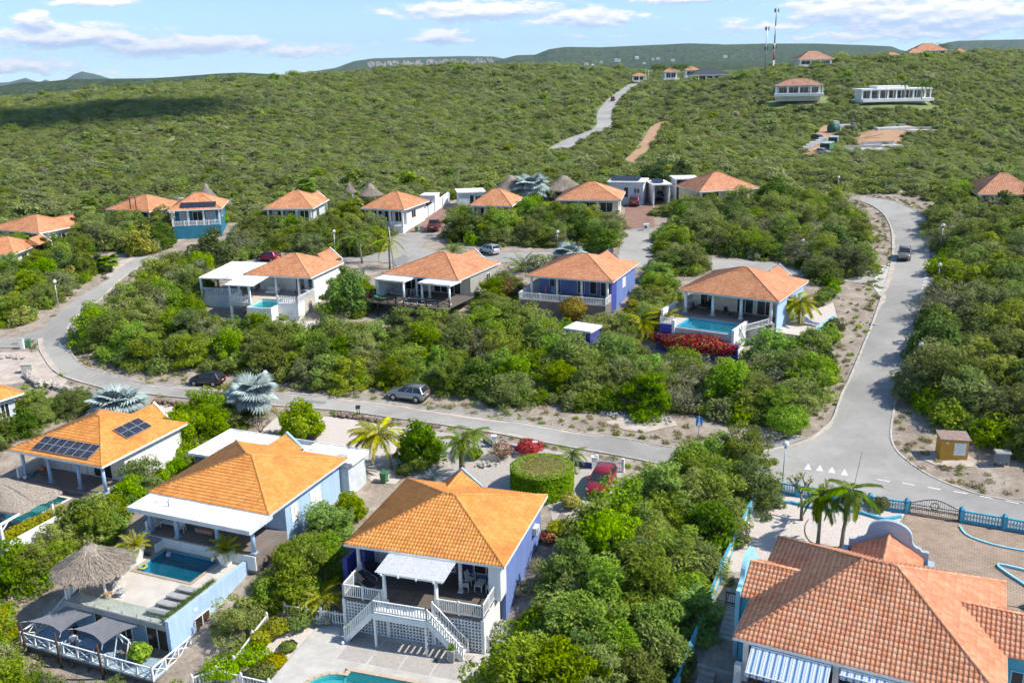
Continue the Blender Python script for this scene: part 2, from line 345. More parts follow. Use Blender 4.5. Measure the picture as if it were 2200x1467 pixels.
LEAF_BR = leaf_mat('dry_brown_leaf', (.22, .185, .09), (.36, .31, .155), (.48, .42, .22), trans=.1, hv=.03)
BARK = M('grey_brown_bark', (.24, .20, .165), (.13, .11, .09), 6, .95, bmp=.4, bscale=20)
BARKP = M('ringed_palm_bark', (.33, .28, .23), (.20, .165, .135), 7, .95, stretch=(1, 1, 6), bmp=.5, bscale=20)
BARKD = M('rough_brown_palm_bark', (.17, .115, .085), (.10, .07, .05), 7, .95, bmp=.9, bscale=12)

def water_mat(name, tint, body):
    m, nt, b, out = new_mat(name); nt.nodes.remove(b)
    t = nd(nt, 'ShaderNodeBsdfTransparent'); t.inputs['Color'].default_value = c4(tint)
    df = nd(nt, 'ShaderNodeBsdfDiffuse'); df.inputs['Color'].default_value = c4(body)
    g = nd(nt, 'ShaderNodeBsdfGlossy'); g.inputs['Roughness'].default_value = .04
    bp = nd(nt, 'ShaderNodeBump'); bp.inputs['Strength'].default_value = .12; bp.inputs['Distance'].default_value = .05; nt.links.new(noise(nt, 3.0, 3), bp.inputs['Height']); nt.links.new(bp.outputs[0], g.inputs['Normal'])
    fr = nd(nt, 'ShaderNodeFresnel'); fr.inputs['IOR'].default_value = 1.33
    m1 = nd(nt, 'ShaderNodeMixShader'); m1.inputs[0].default_value = .22; nt.links.new(t.outputs[0], m1.inputs[1]); nt.links.new(df.outputs[0], m1.inputs[2])
    m2 = nd(nt, 'ShaderNodeMixShader'); nt.links.new(fr.outputs[0], m2.inputs[0]); nt.links.new(m1.outputs[0], m2.inputs[1]); nt.links.new(g.outputs[0], m2.inputs[2]); nt.links.new(m2.outputs[0], out.inputs['Surface'])
    return m
WATER_B = water_mat('blue_pool_water', (.34, .80, .92), (.02, .32, .52))
WATER_T = water_mat('turquoise_pool_water', (.50, .92, .96), (.05, .47, .56))
POOLT_B = M('blue_pool_tile', (.10, .46, .66), (.07, .38, .58), 5, .5)
POOLT_T = M('turquoise_pool_plaster', (.20, .62, .62), (.15, .54, .55), 3, .6)
POOLT_G = M('dark_teal_pool_plaster', (.05, .24, .26), (.04, .2, .22), 3, .6)
def glass_mat():
    m, nt, b, out = new_mat('clear_glass_panel'); nt.nodes.remove(b)
    t = nd(nt, 'ShaderNodeBsdfTransparent'); t.inputs['Color'].default_value = (.86, .93, .92, 1); g = nd(nt, 'ShaderNodeBsdfGlossy'); g.inputs['Roughness'].default_value = .03
    mx = nd(nt, 'ShaderNodeMixShader'); mx.inputs[0].default_value = .12; nt.links.new(t.outputs[0], mx.inputs[1]); nt.links.new(g.outputs[0], mx.inputs[2]); nt.links.new(mx.outputs[0], out.inputs['Surface'])
    return m
GLASS = glass_mat()
def car_paint(name, c, metal=.35):
    m, nt, b, out = new_mat(name); b.inputs['Base Color'].default_value = c4(c); b.inputs['Metallic'].default_value = metal; b.inputs['Roughness'].default_value = .32
    b.inputs['Coat Weight'].default_value = .8; b.inputs['Coat Roughness'].default_value = .08
    return m
def stripe_mat():
    m, nt, b, out = new_mat('blue_striped_awning_cloth')
    tc = nd(nt, 'ShaderNodeTexCoord'); sp = nd(nt, 'ShaderNodeSeparateXYZ'); nt.links.new(tc.outputs['Object'], sp.inputs[0])
    a = nd(nt, 'ShaderNodeMath'); a.operation = 'MULTIPLY'; nt.links.new(sp.outputs[0], a.inputs[0]); a.inputs[1].default_value = 2.6
    fr = nd(nt, 'ShaderNodeMath'); fr.operation = 'FRACT'; nt.links.new(a.outputs[0], fr.inputs[0])
    c = ramp(nt, fr.outputs[0], [(0, (.05, .16, .36)), (.26, (.42, .50, .60)), (.40, (.62, .66, .70)), (.52, (.16, .27, .45)), (.62, (.62, .66, .70)), (.86, (.36, .46, .58))], 'CONSTANT')
    nt.links.new(c, b.inputs['Base Color']); b.inputs['Roughness'].default_value = .85
    return m
STRIPE = stripe_mat()

# terrain
_cp = []
for px, py, z in [(850, 1450, -5.6), (650, 1467, -5.5), (940, 1467, -5.6), (1045, 1400, -5.4), (760, 1365, -5.5), (900, 1352, -5.5), (1030, 1345, -5.3), (700, 1395, -5.4), (600, 1380, -5.2), (150, 1467, -7), (1100, 1000, -2.4), (1250, 1010, -2.4), (830, 960, -2.4), (700, 900, -2.3), (400, 880, -2.1), (200, 870, -1.9), (50, 850, -1.6), (20, 1000, -2.9),
        (300, 1200, -4.2), (650, 1200, -3.6), (1150, 1300, -4.0), (1300, 1300, -3.8), (1400, 1467, -4.8), (1550, 1300, -3), (1500, 1100, -2.5), (1620, 1040, -2.1), (1700, 1130, -2.1), (2100, 1150, -2.1), (1900, 1400, -2.4), (2200, 1300, -2.2),
        (880, 868, -2), (1150, 920, -2.15), (1400, 965, -2.05), (1640, 1000, -1.9), (1800, 1000, -1.8), (2100, 1090, -1.9), (2050, 1000, -1.5), (2200, 980, -1.0),
        (600, 850, -1.7), (420, 842, -1.4), (130, 780, -.8), (40, 740, -.5), (170, 670, .8), (230, 620, 1.8), (280, 580, 2.6), (60, 640, 1.8), (60, 560, 3.2),
        (1850, 850, -.3), (1880, 720, 2), (1930, 600, 4), (1960, 520, 5.4), (1930, 460, 6.6), (1860, 435, 7.2), (2100, 800, 1.3), (2100, 650, 4.0), (2100, 500, 6.6), (2200, 450, 7.6),
        (1000, 800, -1), (1000, 740, .3), (700, 760, -.3), (400, 740, .3), (1400, 800, -.8), (1650, 820, -.6),
        (600, 690, .8), (880, 700, .6), (1240, 670, 1.4), (1540, 740, .4), (1700, 690, 2.2),
        (900, 530, 4.2), (850, 590, 3.6), (930, 490, 5.0), (1380, 520, 4.5), (1362, 432, 6.8), (1600, 430, 6.9), (440, 490, 4.4), (300, 520, 4.0), (150, 520, 3.8), (80, 470, 5), (640, 450, 6.0), (850, 440, 6.4), (1060, 440, 6.8), (1260, 440, 6.8),
        (200, 410, 7.3), (600, 395, 7.8), (1000, 385, 8.1), (1400, 380, 8.6), (1800, 390, 8.5), (2100, 390, 8.8), (2400, 500, 7.5), (-200, 500, 4), (-200, 750, -.5), (-200, 1200, -4.5), (2400, 1000, -.5), (2400, 1400, -2.4), (1100, 2400, -6.5), (-900, 2400, -8), (3000, 2400, -4)]:
    _cp.append(tuple(at_z(px, py, z)))
for px, py, d in [(100, 330, 270), (600, 330, 275), (1000, 330, 275), (1240, 305, 300), (1400, 290, 310), (1780, 300, 300), (2000, 300, 300), (2150, 250, 350), (100, 270, 370), (600, 260, 390), (1000, 260, 390), (1290, 250, 400), (1500, 250, 380),
        (0, 224, 600), (150, 210, 620), (300, 193, 650), (700, 164, 700), (900, 149, 720), (1100, 145, 720), (1250, 149, 700), (1330, 162, 660), (1370, 180, 600), (1500, 182, 560), (1600, 164, 540), (1720, 200, 400), (1910, 212, 370), (1660, 152, 500), (1740, 141, 490),
        (1850, 128, 600), (2000, 124, 620), (2150, 120, 650), (2300, 119, 650), (2400, 250, 380), (-200, 246, 560), (-200, 330, 270), (600, 200, 520), (1000, 200, 540), (200, 240, 430), (1420, 178, 560)]:
    _cp.append(tuple(at_d(px, py, d)))
_cp += [(-30, 137, 3.6), (-9, 136, 3.5), (10, 134, 3.5), (28, 123, 3.4)]
_cp += [(x, 1000, z) for x, z in ((-700, 2), (-300, 12), (0, 14), (220, 6), (500, 26), (800, 30))]
_cp = np.array(_cp)
def _wc(x, y):
    y = np.maximum(y, -10.0)
    return np.stack([x / (y + 45.0) * 1.6, np.log(y + 45.0)], -1)
def _U(r2): return np.where(r2 > 1e-12, r2 * np.log(r2 + 1e-12), 0.0)
_A = _wc(_cp[:, 0], _cp[:, 1]); _n = len(_A)
_K = _U(((_A[:, None] - _A[None]) ** 2).sum(-1)) + 2e-3 * np.eye(_n)
_Pm = np.concatenate([np.ones((_n, 1)), _A], 1)
_S = np.linalg.solve(np.block([[_K, _Pm], [_Pm.T, np.zeros((3, 3))]]), np.concatenate([_cp[:, 2], np.zeros(3)]))
def TZ(x, y):
    x = np.asarray(x, float); y = np.asarray(y, float); sh = x.shape
    w = _wc(x.ravel(), y.ravel()); out = np.empty(len(w))
    for i in range(0, len(w), 20000):
        q = w[i:i + 20000]
        out[i:i + 20000] = _U(((q[:, None] - _A[None]) ** 2).sum(-1)) @ _S[:_n] + _S[_n] + q @ _S[_n + 1:]
    yy = y.ravel(); t = np.clip((yy - 820) / 250, 0, 1); t = t * t * (3 - 2 * t)
    sd_ = np.clip((x.ravel() / np.maximum(yy, 1.0) + .12) / -.16, 0, 1); out = out * (1 - t) + t * (8.0 - 100.0 * sd_ * sd_ * (3 - 2 * sd_))
    return out.reshape(sh)
def tz(x, y): return float(TZ(np.array([x]), np.array([y]))[0])
def T(px, py):                     # where the line of sight through a photo pixel meets the land
    d = ray(px, py); ks = np.concatenate([np.arange(20, 320, 1.5), np.arange(320, 1000, 6)]) / d.y
    X, Y, Z = d.x * ks, d.y * ks, CAMH + d.z * ks
    below = np.nonzero(Z < TZ(X, Y))[0]
    if len(below) == 0: return at_d(px, py, 700.0)
    a, b = ks[max(below[0] - 1, 0)], ks[below[0]]
    for _ in range(14):
        c = (a + b) / 2
        if CAMH + d.z * c < tz(d.x * c, d.y * c): b = c
        else: a = c
    return CAM + d * b

GROUND = ground_mat()
def build_ground():
    ys = np.concatenate([np.arange(-60, 20, 4), np.arange(20, 180, 1.1), np.arange(180, 330, 2.2), np.arange(330, 820, 6), np.arange(820, 2000, 60), np.arange(2000, 12001, 500)])
    us = np.linspace(-1, 1, 300); us = np.sign(us) * np.abs(us) ** 1.15
    Y = np.repeat(ys[:, None], len(us), 1); X = us[None] * (75 + 0.72 * np.maximum(Y, 0))
    Z = TZ(X, Y)
    V = np.stack([X, Y, Z], -1).reshape(-1, 3); a, b = Y.shape
    i = np.arange(a * b).reshape(a, b)
    Q = np.stack([i[:-1, :-1], i[:-1, 1:], i[1:, 1:], i[1:, :-1]], -1).reshape(-1, 4)
    o = link('ground', np_mesh('ground', V, Q, GROUND, True)); tag(o, kind='structure')
build_ground()

def smooth_line(pts, n=None, step=1.0):
    P = [Vector((p[0], p[1], 0)) for p in pts]; out = []
    for i in range(len(P) - 1):
        p0, p1, p2, p3 = P[max(i - 1, 0)], P[i], P[i + 1], P[min(i + 2, len(P) - 1)]
        k = max(2, int((p2 - p1).length / step))
        for j in range(k):
            t = j / k
            out.append(.5 * ((2 * p1) + (p2 - p0) * t + (2 * p0 - 5 * p1 + 4 * p2 - p3) * t * t + (3 * p1 - p0 - 3 * p2 + p3) * t ** 3))
    out.append(P[-1]); return out
def resample(pl, n):
    d = [0.0]
    for a, b in zip(pl, pl[1:]): d.append(d[-1] + (b - a).length)
    xs = np.interp(np.linspace(0, d[-1], n), d, [p.x for p in pl]); ys = np.interp(np.linspace(0, d[-1], n), d, [p.y for p in pl])
    return np.stack([xs, ys], -1)
def ribbon(name, left, right, mat, dz=.06, cross=8, step=1.0):   # sheet between two lines, lying on the land
    a = smooth_line(left, step=step); b = smooth_line(right, step=step); n = max(len(a), len(b))
    A_, B_ = resample(a, n), resample(b, n); t = np.linspace(0, 1, cross + 1)[None, :, None]
    G = A_[:, None] * (1 - t) + B_[:, None] * t
    Z = TZ(G[..., 0], G[..., 1]) + dz
    V = np.concatenate([G, Z[..., None]], -1).reshape(-1, 3); i = np.arange(n * (cross + 1)).reshape(n, cross + 1)
    Q = np.stack([i[:-1, :-1], i[:-1, 1:], i[1:, 1:], i[1:, :-1]], -1).reshape(-1, 4)
    o = link(name, np_mesh(name, V, Q, mat, True)); return tag(o, kind='structure')
def patch(name, poly, mat, dz=.04, maxe=1.2, z=None, kind='structure', thick=0):
    bm = bmesh.new(); vs = [bm.verts.new((p[0], p[1], 0)) for p in poly]; bm.faces.new(vs)
    bmesh.ops.triangulate(bm, faces=bm.faces[:])
    for _ in range(7):
        es = [e for e in bm.edges if e.calc_length() > maxe]
        if not es: break
        bmesh.ops.subdivide_edges(bm, edges=es, cuts=1, use_grid_fill=False); bmesh.ops.triangulate(bm, faces=[f for f in bm.faces if len(f.verts) > 3])
    co = np.array([v.co[:] for v in bm.verts]); zz = TZ(co[:, 0], co[:, 1]) + dz if z is None else np.full(len(co), z)
    for v, q in zip(bm.verts, zz): v.co.z = q
    bmesh.ops.recalc_face_normals(bm, faces=bm.faces)
    if sum(f.normal.z for f in bm.faces) < 0: bmesh.ops.reverse_faces(bm, faces=bm.faces)
    me = bpy.data.meshes.new(name); bm.to_mesh(me); bm.free(); me.materials.append(mat)
    for p in me.polygons: p.use_smooth = True
    o = link(name, me); return tag(o, kind=kind) if kind else o
def kerb(pl, w=.16, h=.13, name='kerb', mat=None, dz=0.0):
    a = smooth_line(pl); n = len(a); V = []; F = []
    for i, p in enumerate(a):
        d = (a[min(i + 1, n - 1)] - a[max(i - 1, 0)]).normalized(); nn = Vector((-d.y, d.x, 0)) * (w / 2); z = tz(p.x, p.y) + dz
        for q, zz in ((p - nn, z - .15), (p - nn, z + h), (p + nn, z + h), (p + nn, z - .15)): V.append((q.x, q.y, zz))
    for i in range(n - 1):
        for k in range(3): F.append((i * 4 + k, i * 4 + k + 1, i * 4 + 5 + k, i * 4 + 4 + k))
    F += [(0, 1, 2, 3), (4 * n - 1, 4 * n - 2, 4 * n - 3, 4 * n - 4)]
    mb = MB(); mb.add(V, F); o = mb.build(name, mat or KERB); return tag(o, kind='structure')
def TP(*pp): return [T(*p) for p in pp]

# roads
rl = TP((1838, 431), (1868, 440), (1895, 458), (1912, 485), (1917, 515), (1916, 560), (1904, 605), (1880, 680), (1850, 755), (1825, 815), (1807, 850), (1799, 875), (1788, 903), (1764, 927), (1731, 948), (1690, 961), (1641, 971))
rr = TP((1860, 424), (1910, 430), (1952, 445), (1983, 466), (1996, 500), (1996, 545), (1990, 600), (1976, 665), (1957, 740), (1938, 815), (1921, 880), (1914, 930), (1919, 957), (1938, 982), (1982, 1014), (2025, 1036), (2091, 1060), (2145, 1072), (2215, 1086), (2320, 1104))
bot = TP((1625, 1050), (1700, 1055), (1791, 1068), (1870, 1077), (1949, 1087), (2063, 1106), (2200, 1131), (2320, 1152))
ru = TP((1641, 971), (1540, 969), (1427, 960), (1359, 946), (1250, 931), (1149, 913), (1050, 900), (940, 884), (840, 868), (740, 857), (640, 848), (540, 841), (440, 835), (380, 831), (314, 826), (240, 805), (190, 791), (169, 778), (152, 757), (145, 728), (147, 703), (163, 682), (190, 662), (216, 644), (254, 606), (285, 582), (330, 560))
rlo = TP((1625, 1050), (1560, 1027), (1440, 1003), (1340, 982), (1200, 957), (1053, 930), (940, 912), (840, 898), (740, 884), (640, 876), (540, 868), (466, 862), (380, 854), (316, 847), (240, 838), (190, 826), (147, 813), (115, 796), (96, 771), (86, 752), (82, 728), (94, 708), (122, 675), (178, 634), (229, 603), (262, 574), (300, 550))
ribbon('road', rl[:-1] + [rl[-1]], rr[:14] + [rr[14]], ASPHALT, cross=10)
ribbon('road', ru, rlo, ASPHALT, dz=.062, cross=8)
patch('road', [rl[-1], rl[-2], rl[-3]] + [rl[-4], rr[12], rr[13], rr[14]] + rr[15:] + bot[::-1], ASPHALT, dz=.066)
patch('road', TP((-90, 726), (0, 731), (46, 724), (94, 706), (100, 745), (88, 752), (60, 747), (0, 748), (-90, 752)), ASPHALT, dz=.07)
kerb(rl); kerb(rr); kerb(ru[:15]); kerb(ru[14:]); kerb(rlo[1:21])
ribbon('parking_bay', TP((630, 843), (760, 850), (880, 862), (960, 872), (1075, 880), (1100, 884)), TP((600, 851), (740, 858), (840, 868.5), (940, 884.5), (1050, 900.5), (1149, 913)), PAVER_G, dz=.055, cross=5)
ribbon('parking_bay', TP((330, 822), (380, 822), (440, 823), (520, 832)), TP((330, 828), (380, 832), (440, 836), (540, 842)), PAVER_G, dz=.055, cross=4)
# side bays of the road by the brown car
patch('parking_bay', TP((1917, 560), (1905, 602), (1893, 640), (1874, 616), (1885, 585), (1903, 572)), CONC, dz=.07)
patch('parking_bay', TP((1990, 562), (2018, 570), (2016, 618), (1985, 628)), CONC, dz=.07)
def stripe(p0, p1, w, name='road_marking', mat=None):
    a, b = T(*p0), T(*p1); d = Vector((b.x - a.x, b.y - a.y, 0)); d.normalize(); n = Vector((-d.y, d.x, 0)) * (w / 2)
    o = patch(name, [a - n, b - n, b + n, a + n], mat or PUREW, dz=.085, maxe=2.0); return o
for i in range(7):
    t = i / 6; stripe((1908 - 22 * t, 574 + 36 * t), (1892 - 18 * t, 572 + 38 * t), .28)
for i in range(4): stripe((1992 - 1 * i, 572 + 6 * i), (2006 - 1 * i, 574 + 6 * i), .2)
for i in range(5): stripe((1989 - 1.2 * i, 590 + 7 * i), (1988 - 1.2 * i, 594 + 7 * i), .25)
for i, (x, y) in enumerate([(1663, 993), (1736, 1006), (1761, 1009), (1787, 1013), (1814, 1018)]):   # give-way teeth
    c = T(x, y); patch('road_marking', [c + Vector(q) for q in ((-.44, -.30, 0), (.15, -.50, 0), (.28, .78, 0))], PUREW, dz=.09)
for a, b in (((1884, 1031), (1911, 1036)), ((1938, 1039), (1965, 1044)), ((1993, 1048), (2021, 1053)), ((2049, 1057), (2078, 1062)), ((2105, 1067), (2132, 1072)), ((2160, 1077), (2188, 1083))): stripe(a, b, .16)
tag(MB().lathe([(0.0, .0), (.55, .0), (.55, -.02)], 20).build('manhole_cover', CONCD, None, T(1879, 697) + Vector((0, 0, .075))), 'round dull metal manhole cover in the sloping road', 'manhole')
stripe((1640, 969), (1690, 959), .1)
DKASPH = M('dark_asphalt_repair', (.20, .198, .192), (.27, .265, .255), 2.0, .95, detail=8)
for pp in (((842, 560), (868, 548), (880, 556), (872, 568), (850, 572)), ((640, 858), (700, 864), (698, 869), (640, 863)), ((150, 700), (172, 690), (178, 696), (152, 710))): patch('road_repair', TP(*pp), DKASPH, dz=.083)
# lane behind the second row of houses, its turning head and the driveways
ribbon('lane', TP((330, 560), (420, 572)) + [Vector((-46, 141, 0)), Vector((-28, 141, 0)), Vector((-10, 140.5, 0)), Vector((12, 137, 0)), Vector((30, 130, 0)), Vector((48, 121, 0))] + TP((1870, 616)),
       TP((300, 550), (420, 556)) + [Vector((-46, 147, 0)), Vector((-28, 147, 0)), Vector((-10, 146.5, 0)), Vector((12, 143, 0)), Vector((31, 136, 0)), Vector((50, 127, 0))] + TP((1903, 575)), ASPHALT, dz=.06, cross=5)
patch('lane', TP((818, 566), (842, 505), (900, 498), (952, 500), (912, 523), (905, 533), (940, 541), (985, 552), (1010, 562)), ASPHALT, dz=.075)
patch('driveway', TP((1326, 560), (1338, 500), (1349, 440), (1352, 405), (1404, 405), (1405, 441), (1404, 490), (1395, 560)), ASPHALT, dz=.075)
patch('driveway', TP((1339, 494), (1344, 455), (1350, 420), (1354, 398), (1402, 398), (1404, 440), (1405, 490)), PAVER_R, dz=.095)
patch('driveway', TP((1400, 440), (1402, 415), (1425, 412), (1440, 428), (1420, 445)), PAVER_R, dz=.10)
patch('driveway', TP((852, 500), (870, 480), (910, 455), (950, 440), (965, 455), (950, 500)), PAVER_R, dz=.10)
patch('garden_path', TP((838, 502), (870, 470), (905, 470), (862, 503)), CONC, dz=.12)
# road over the hill, far off
def centre_road(name, pts, w, mat, dz):
    P = [T(*p) for p in pts]; L_, R_ = [], []
    for i, p in enumerate(P):
        d = (P[min(i + 1, len(P) - 1)] - P[max(i - 1, 0)]); d.z = 0; d.normalize(); n = Vector((-d.y, d.x, 0)) * (w / 2); L_.append(p + n); R_.append(p - n)
    return ribbon(name, L_, R_, mat, dz=dz, cross=3, step=4)
FARROAD = [(1200, 322), (1222, 308), (1245, 297), (1268, 289), (1290, 279), (1299, 268), (1297, 254), (1300, 240), (1308, 228), (1320, 214), (1335, 202), (1350, 191), (1366, 181)]
centre_road('far_road', FARROAD, 6.0, ASPHALT, .25)
TRACK = [(1350, 352), (1372, 330), (1386, 312), (1397, 296), (1404, 282), (1412, 270), (1436, 262)]
centre_road('dirt_track', TRACK, 3.4, REDEARTH, .25)
SITE = [(1712, 346), (1735, 318), (1752, 290), (1768, 272), (1800, 266), (1812, 276), (1800, 290), (1790, 312), (1768, 330), (1752, 346)]
patch('building_site_earth', TP(*SITE), REDEARTH, dz=.3, maxe=6)
SITE2 = [(1820, 330), (1850, 290), (1890, 275), (1960, 272), (1985, 282), (1950, 300), (1900, 318), (1880, 326)]
patch('building_site_earth', TP(*SITE2), REDEARTH, dz=.3, maxe=6)
# sandy verges and gravel gardens
patch('verge', TP((1300, 908), (1330, 897), (1380, 892), (1420, 896), (1450, 905), (1455, 915), (1420, 922), (1385, 930), (1340, 924)), SAND, dz=.06)
patch('verge', TP((1975, 985), (1990, 968), (2030, 968), (2075, 975), (2100, 990), (2090, 1003), (2050, 1005), (2010, 1000)), SAND, dz=.05)
patch('verge', TP((1648, 966), (1690, 940), (1712, 932), (1735, 940), (1690, 957)), CONCD, dz=.05)
# far cumulus band all round the horizon
def build_sky():
    RAD = 21000.0
    m = bpy.data.materials.new('cumulus_sky'); m.use_nodes = True; m.cycles.emission_sampling = 'NONE'; nt = m.node_tree; N = nt.nodes; L = nt.links; N.clear()
    out = N.new('ShaderNodeOutputMaterial')
    geo = N.new('ShaderNodeNewGeometry'); sep = N.new('ShaderNodeSeparateXYZ'); L.new(geo.outputs['Position'], sep.inputs[0])
    def mt(op, a, b=None, c=None, clamp=False):
        n = N.new('ShaderNodeMath'); n.operation = op; n.use_clamp = clamp
        for i, v in enumerate((a, b, c)):
            if v is None: continue
            if isinstance(v, (int, float)): n.inputs[i].default_value = v
            else: L.new(v, n.inputs[i])
        return n.outputs[0]
    az = mt('ARCTAN2', sep.outputs[0], sep.outputs[1]); el = mt('DIVIDE', mt('SUBTRACT', sep.outputs[2], CAMH), RAD)
    def px2(px, py):
        d = ray(px, py); return math.atan2(d.x, d.y), d.z / math.hypot(d.x, d.y)
    # cumulus heaps: centre in the photo's view, half width and half height in radians, weight
    heaps = [(72, 45, .020, .011, 1.05), (150, 78, .085, .0125, 1.05), (400, 98, .10, .0125, 1.0), (640, 108, .075, .010, .75), (40, 140, .075, .012, .85), (240, 158, .022, .006, .6),
             (200, 5, .05, .006, .9), (1020, 24, .10, .0125, 1.1), (1250, 40, .070, .0115, 1.0), (945, 78, .036, .011, 1.05), (1460, -2, .07, .007, .85),
             (1820, 22, .075, .016, 1.1), (2050, 35, .14, .018, 1.15), (1650, 55, .11, .010, .62), (1960, 70, .17, .012, .75), (1300, 78, .10, .005, .5), (2150, 85, .09, .008, .6), (820, 60, .05, .003, .35)]
    heaps = [(*px2(a, b), c, d, e) for a, b, c, d, e in heaps]
    def density(dz):
        e = mt('ADD', el, dz); acc = None
        for a0, e0, sa, se, wgt in heaps:
            dx = mt('MULTIPLY_ADD', az, 1 / sa, -a0 / sa); dy = mt('MULTIPLY_ADD', e, 1 / se, -e0 / se)
            g = mt('MULTIPLY', mt('POWER', 2.718, mt('MULTIPLY_ADD', dx, mt('MULTIPLY', dx, -1.0), mt('MULTIPLY', dy, mt('MULTIPLY', dy, -1.0)))), wgt)
            acc = g if acc is None else mt('MAXIMUM', acc, g)
        cv = N.new('ShaderNodeCombineXYZ'); L.new(mt('MULTIPLY', az, 42.0), cv.inputs[0]); L.new(mt('MULTIPLY', e, 130.0), cv.inputs[1]); cv.inputs[2].default_value = 3.7
        nz = N.new('ShaderNodeTexNoise'); nz.inputs['Scale'].default_value = 1.0; nz.inputs['Detail'].default_value = 7.0; nz.inputs['Roughness'].default_value = .6; L.new(cv.outputs[0], nz.inputs['Vector'])
        # the same kind of heaps go on round the horizon where the photo does not look
        cu = N.new('ShaderNodeCombineXYZ'); L.new(mt('MULTIPLY', az, 7.0), cu.inputs[0]); L.new(mt('MULTIPLY', e, 45.0), cu.inputs[1])
        nu = N.new('ShaderNodeTexNoise'); nu.inputs['Scale'].default_value = 1.0; nu.inputs['Detail'].default_value = 2.0; L.new(cu.outputs[0], nu.inputs['Vector'])
        away = mt('MULTIPLY', mt('SUBTRACT', mt('ABSOLUTE', az), .55), 8.0, None, True)
        rest = mt('MULTIPLY', mt('MULTIPLY', mt('SUBTRACT', nu.outputs[0], .42), 4.0), away)
        fade = mt('SUBTRACT', 1.0, mt('MULTIPLY', mt('SUBTRACT', e, .11), 14.0, None, True))
        return mt('MULTIPLY', mt('ADD', mt('MAXIMUM', acc, rest), mt('MULTIPLY', mt('SUBTRACT', nz.outputs[0], .5), 1.5)), fade)
    d0 = density(0.0); d1 = density(.0050)
    mask = N.new('ShaderNodeMapRange'); mask.interpolation_type = 'SMOOTHSTEP'; L.new(d0, mask.inputs[0]); mask.inputs[1].default_value = .36; mask.inputs[2].default_value = .72
    lit = N.new('ShaderNodeMapRange'); L.new(mt('SUBTRACT', d0, d1), lit.inputs[0]); lit.inputs[1].default_value = -.26; lit.inputs[2].default_value = .30
    cc = N.new('ShaderNodeMix'); cc.data_type = 'RGBA'; L.new(lit.outputs[0], cc.inputs[0]); cc.inputs[6].default_value = (.44, .54, .75, 1); cc.inputs[7].default_value = (.97, .92, .92, 1)
    em = N.new('ShaderNodeEmission'); L.new(cc.outputs[2], em.inputs[0]); tr = N.new('ShaderNodeBsdfTransparent'); mx = N.new('ShaderNodeMixShader')
    L.new(mt('MULTIPLY', mask.outputs[0], .9), mx.inputs[0]); L.new(tr.outputs[0], mx.inputs[1]); L.new(em.outputs[0], mx.inputs[2]); L.new(mx.outputs[0], out.inputs['Surface'])
    n = 96; V = []; F = []
    for k in range(n):
        a = 2 * math.pi * k / n
        for e in (-.02, .19): V.append((RAD * math.sin(a), RAD * math.cos(a), CAMH + RAD * e))
    F = [(2 * k, 2 * ((k + 1) % n), 2 * ((k + 1) % n) + 1, 2 * k + 1) for k in range(n)]
    me = bpy.data.meshes.new('sky'); me.from_pydata(V, [], F); me.materials.append(m)
    for p in me.polygons: p.use_smooth = True
    o = link('sky', me); tag(o, kind='structure'); o.visible_shadow = False
build_sky()
# table hills on the horizon
def mesa(name, prof, dist, base, depth, seed, c1, c2, col_scale=.010):
    # prof: photo-pixel skyline of the hill at that distance; the hill has a flat-ish top and scree slopes falling towards the viewer
    pts = [at_d(px, py, dist) for px, py in prof]
    xs = np.linspace(pts[0].x, pts[-1].x, 260); hs = np.interp(xs, [p.x for p in pts], [p.z for p in pts])
    g = np.random.default_rng(seed)
    def fbm(x, f): return sum(np.sin(x * f * (2 ** k) + g.uniform(0, 6)) / (1.6 ** k) for k in range(6))
    rows = 34; V = np.zeros((rows, len(xs), 3))
    ridge = fbm(xs, 1 / 180.0)
    for r in range(rows):
        t = r / (rows - 1)                       # 0 foot, 1 back of the plateau
        y = dist - depth + depth * 1.35 * t
        s = np.clip((t + .035 * ridge * (1 - t)) / .74, 0, 1)
        h = np.where(s < .78, (s / .78) ** 1.7 * .74, .74 + (s - .78) / .22 * .26)
        gul = fbm(xs + 60 * t, 1 / 95.0) * (hs - base) * .045 * np.sin(np.pi * min(t / .74, 1))
        V[r] = np.stack([xs * (y / dist), np.full_like(xs, y), base + (hs - base) * h + gul], -1)
    i = np.arange(rows * len(xs)).reshape(rows, len(xs)); Q = np.stack([i[:-1, :-1], i[:-1, 1:], i[1:, 1:], i[1:, :-1]], -1).reshape(-1, 4)
    m, nt, b, out = new_mat(name + '_scrub')
    f = noise(nt, col_scale, 10, .88); f2 = noise(nt, col_scale * 7, 6, .8)
    c = ramp(nt, f, [(.42, c1), (.58, c2)]); c = mixc(nt, .65, c, ramp(nt, f2, [(.44, tuple(x * .2 for x in c1)), (.56, tuple(x * 2.0 for x in c2))]))
    nt.links.new(c, b.inputs['Base Color']); b.inputs['Roughness'].default_value = 1; b.inputs['Specular IOR Level'].default_value = 0; bump(nt, b, f2, 1.0, 6.0)
    return tag(link(name, np_mesh(name, V.reshape(-1, 3), Q, m, True)), kind='structure')
G1, G2 = (.034, .056, .026), (.066, .092, .044)
mesa('table_hill', [(1020, 150), (1080, 127), (1110, 119), (1150, 118), (1180, 106), (1215, 101), (1290, 102), (1400, 97), (1480, 94), (1560, 96), (1640, 94), (1760, 94), (1870, 98), (1915, 100), (1935, 108), (1990, 118), (2050, 130)], 4200, 8, 1500, 1, G1, G2)
mesa('table_hill', [(1900, 135), (1985, 108), (2020, 95), (2060, 88), (2200, 85), (2330, 82), (2500, 90)], 5200, 8, 1400, 2, G1, G2)
mesa('table_hill', [(640, 160), (720, 147), (760, 132), (800, 126), (900, 123), (1000, 121), (1060, 122), (1100, 130), (1160, 140)], 5600, 8, 1300, 3, G1, G2)
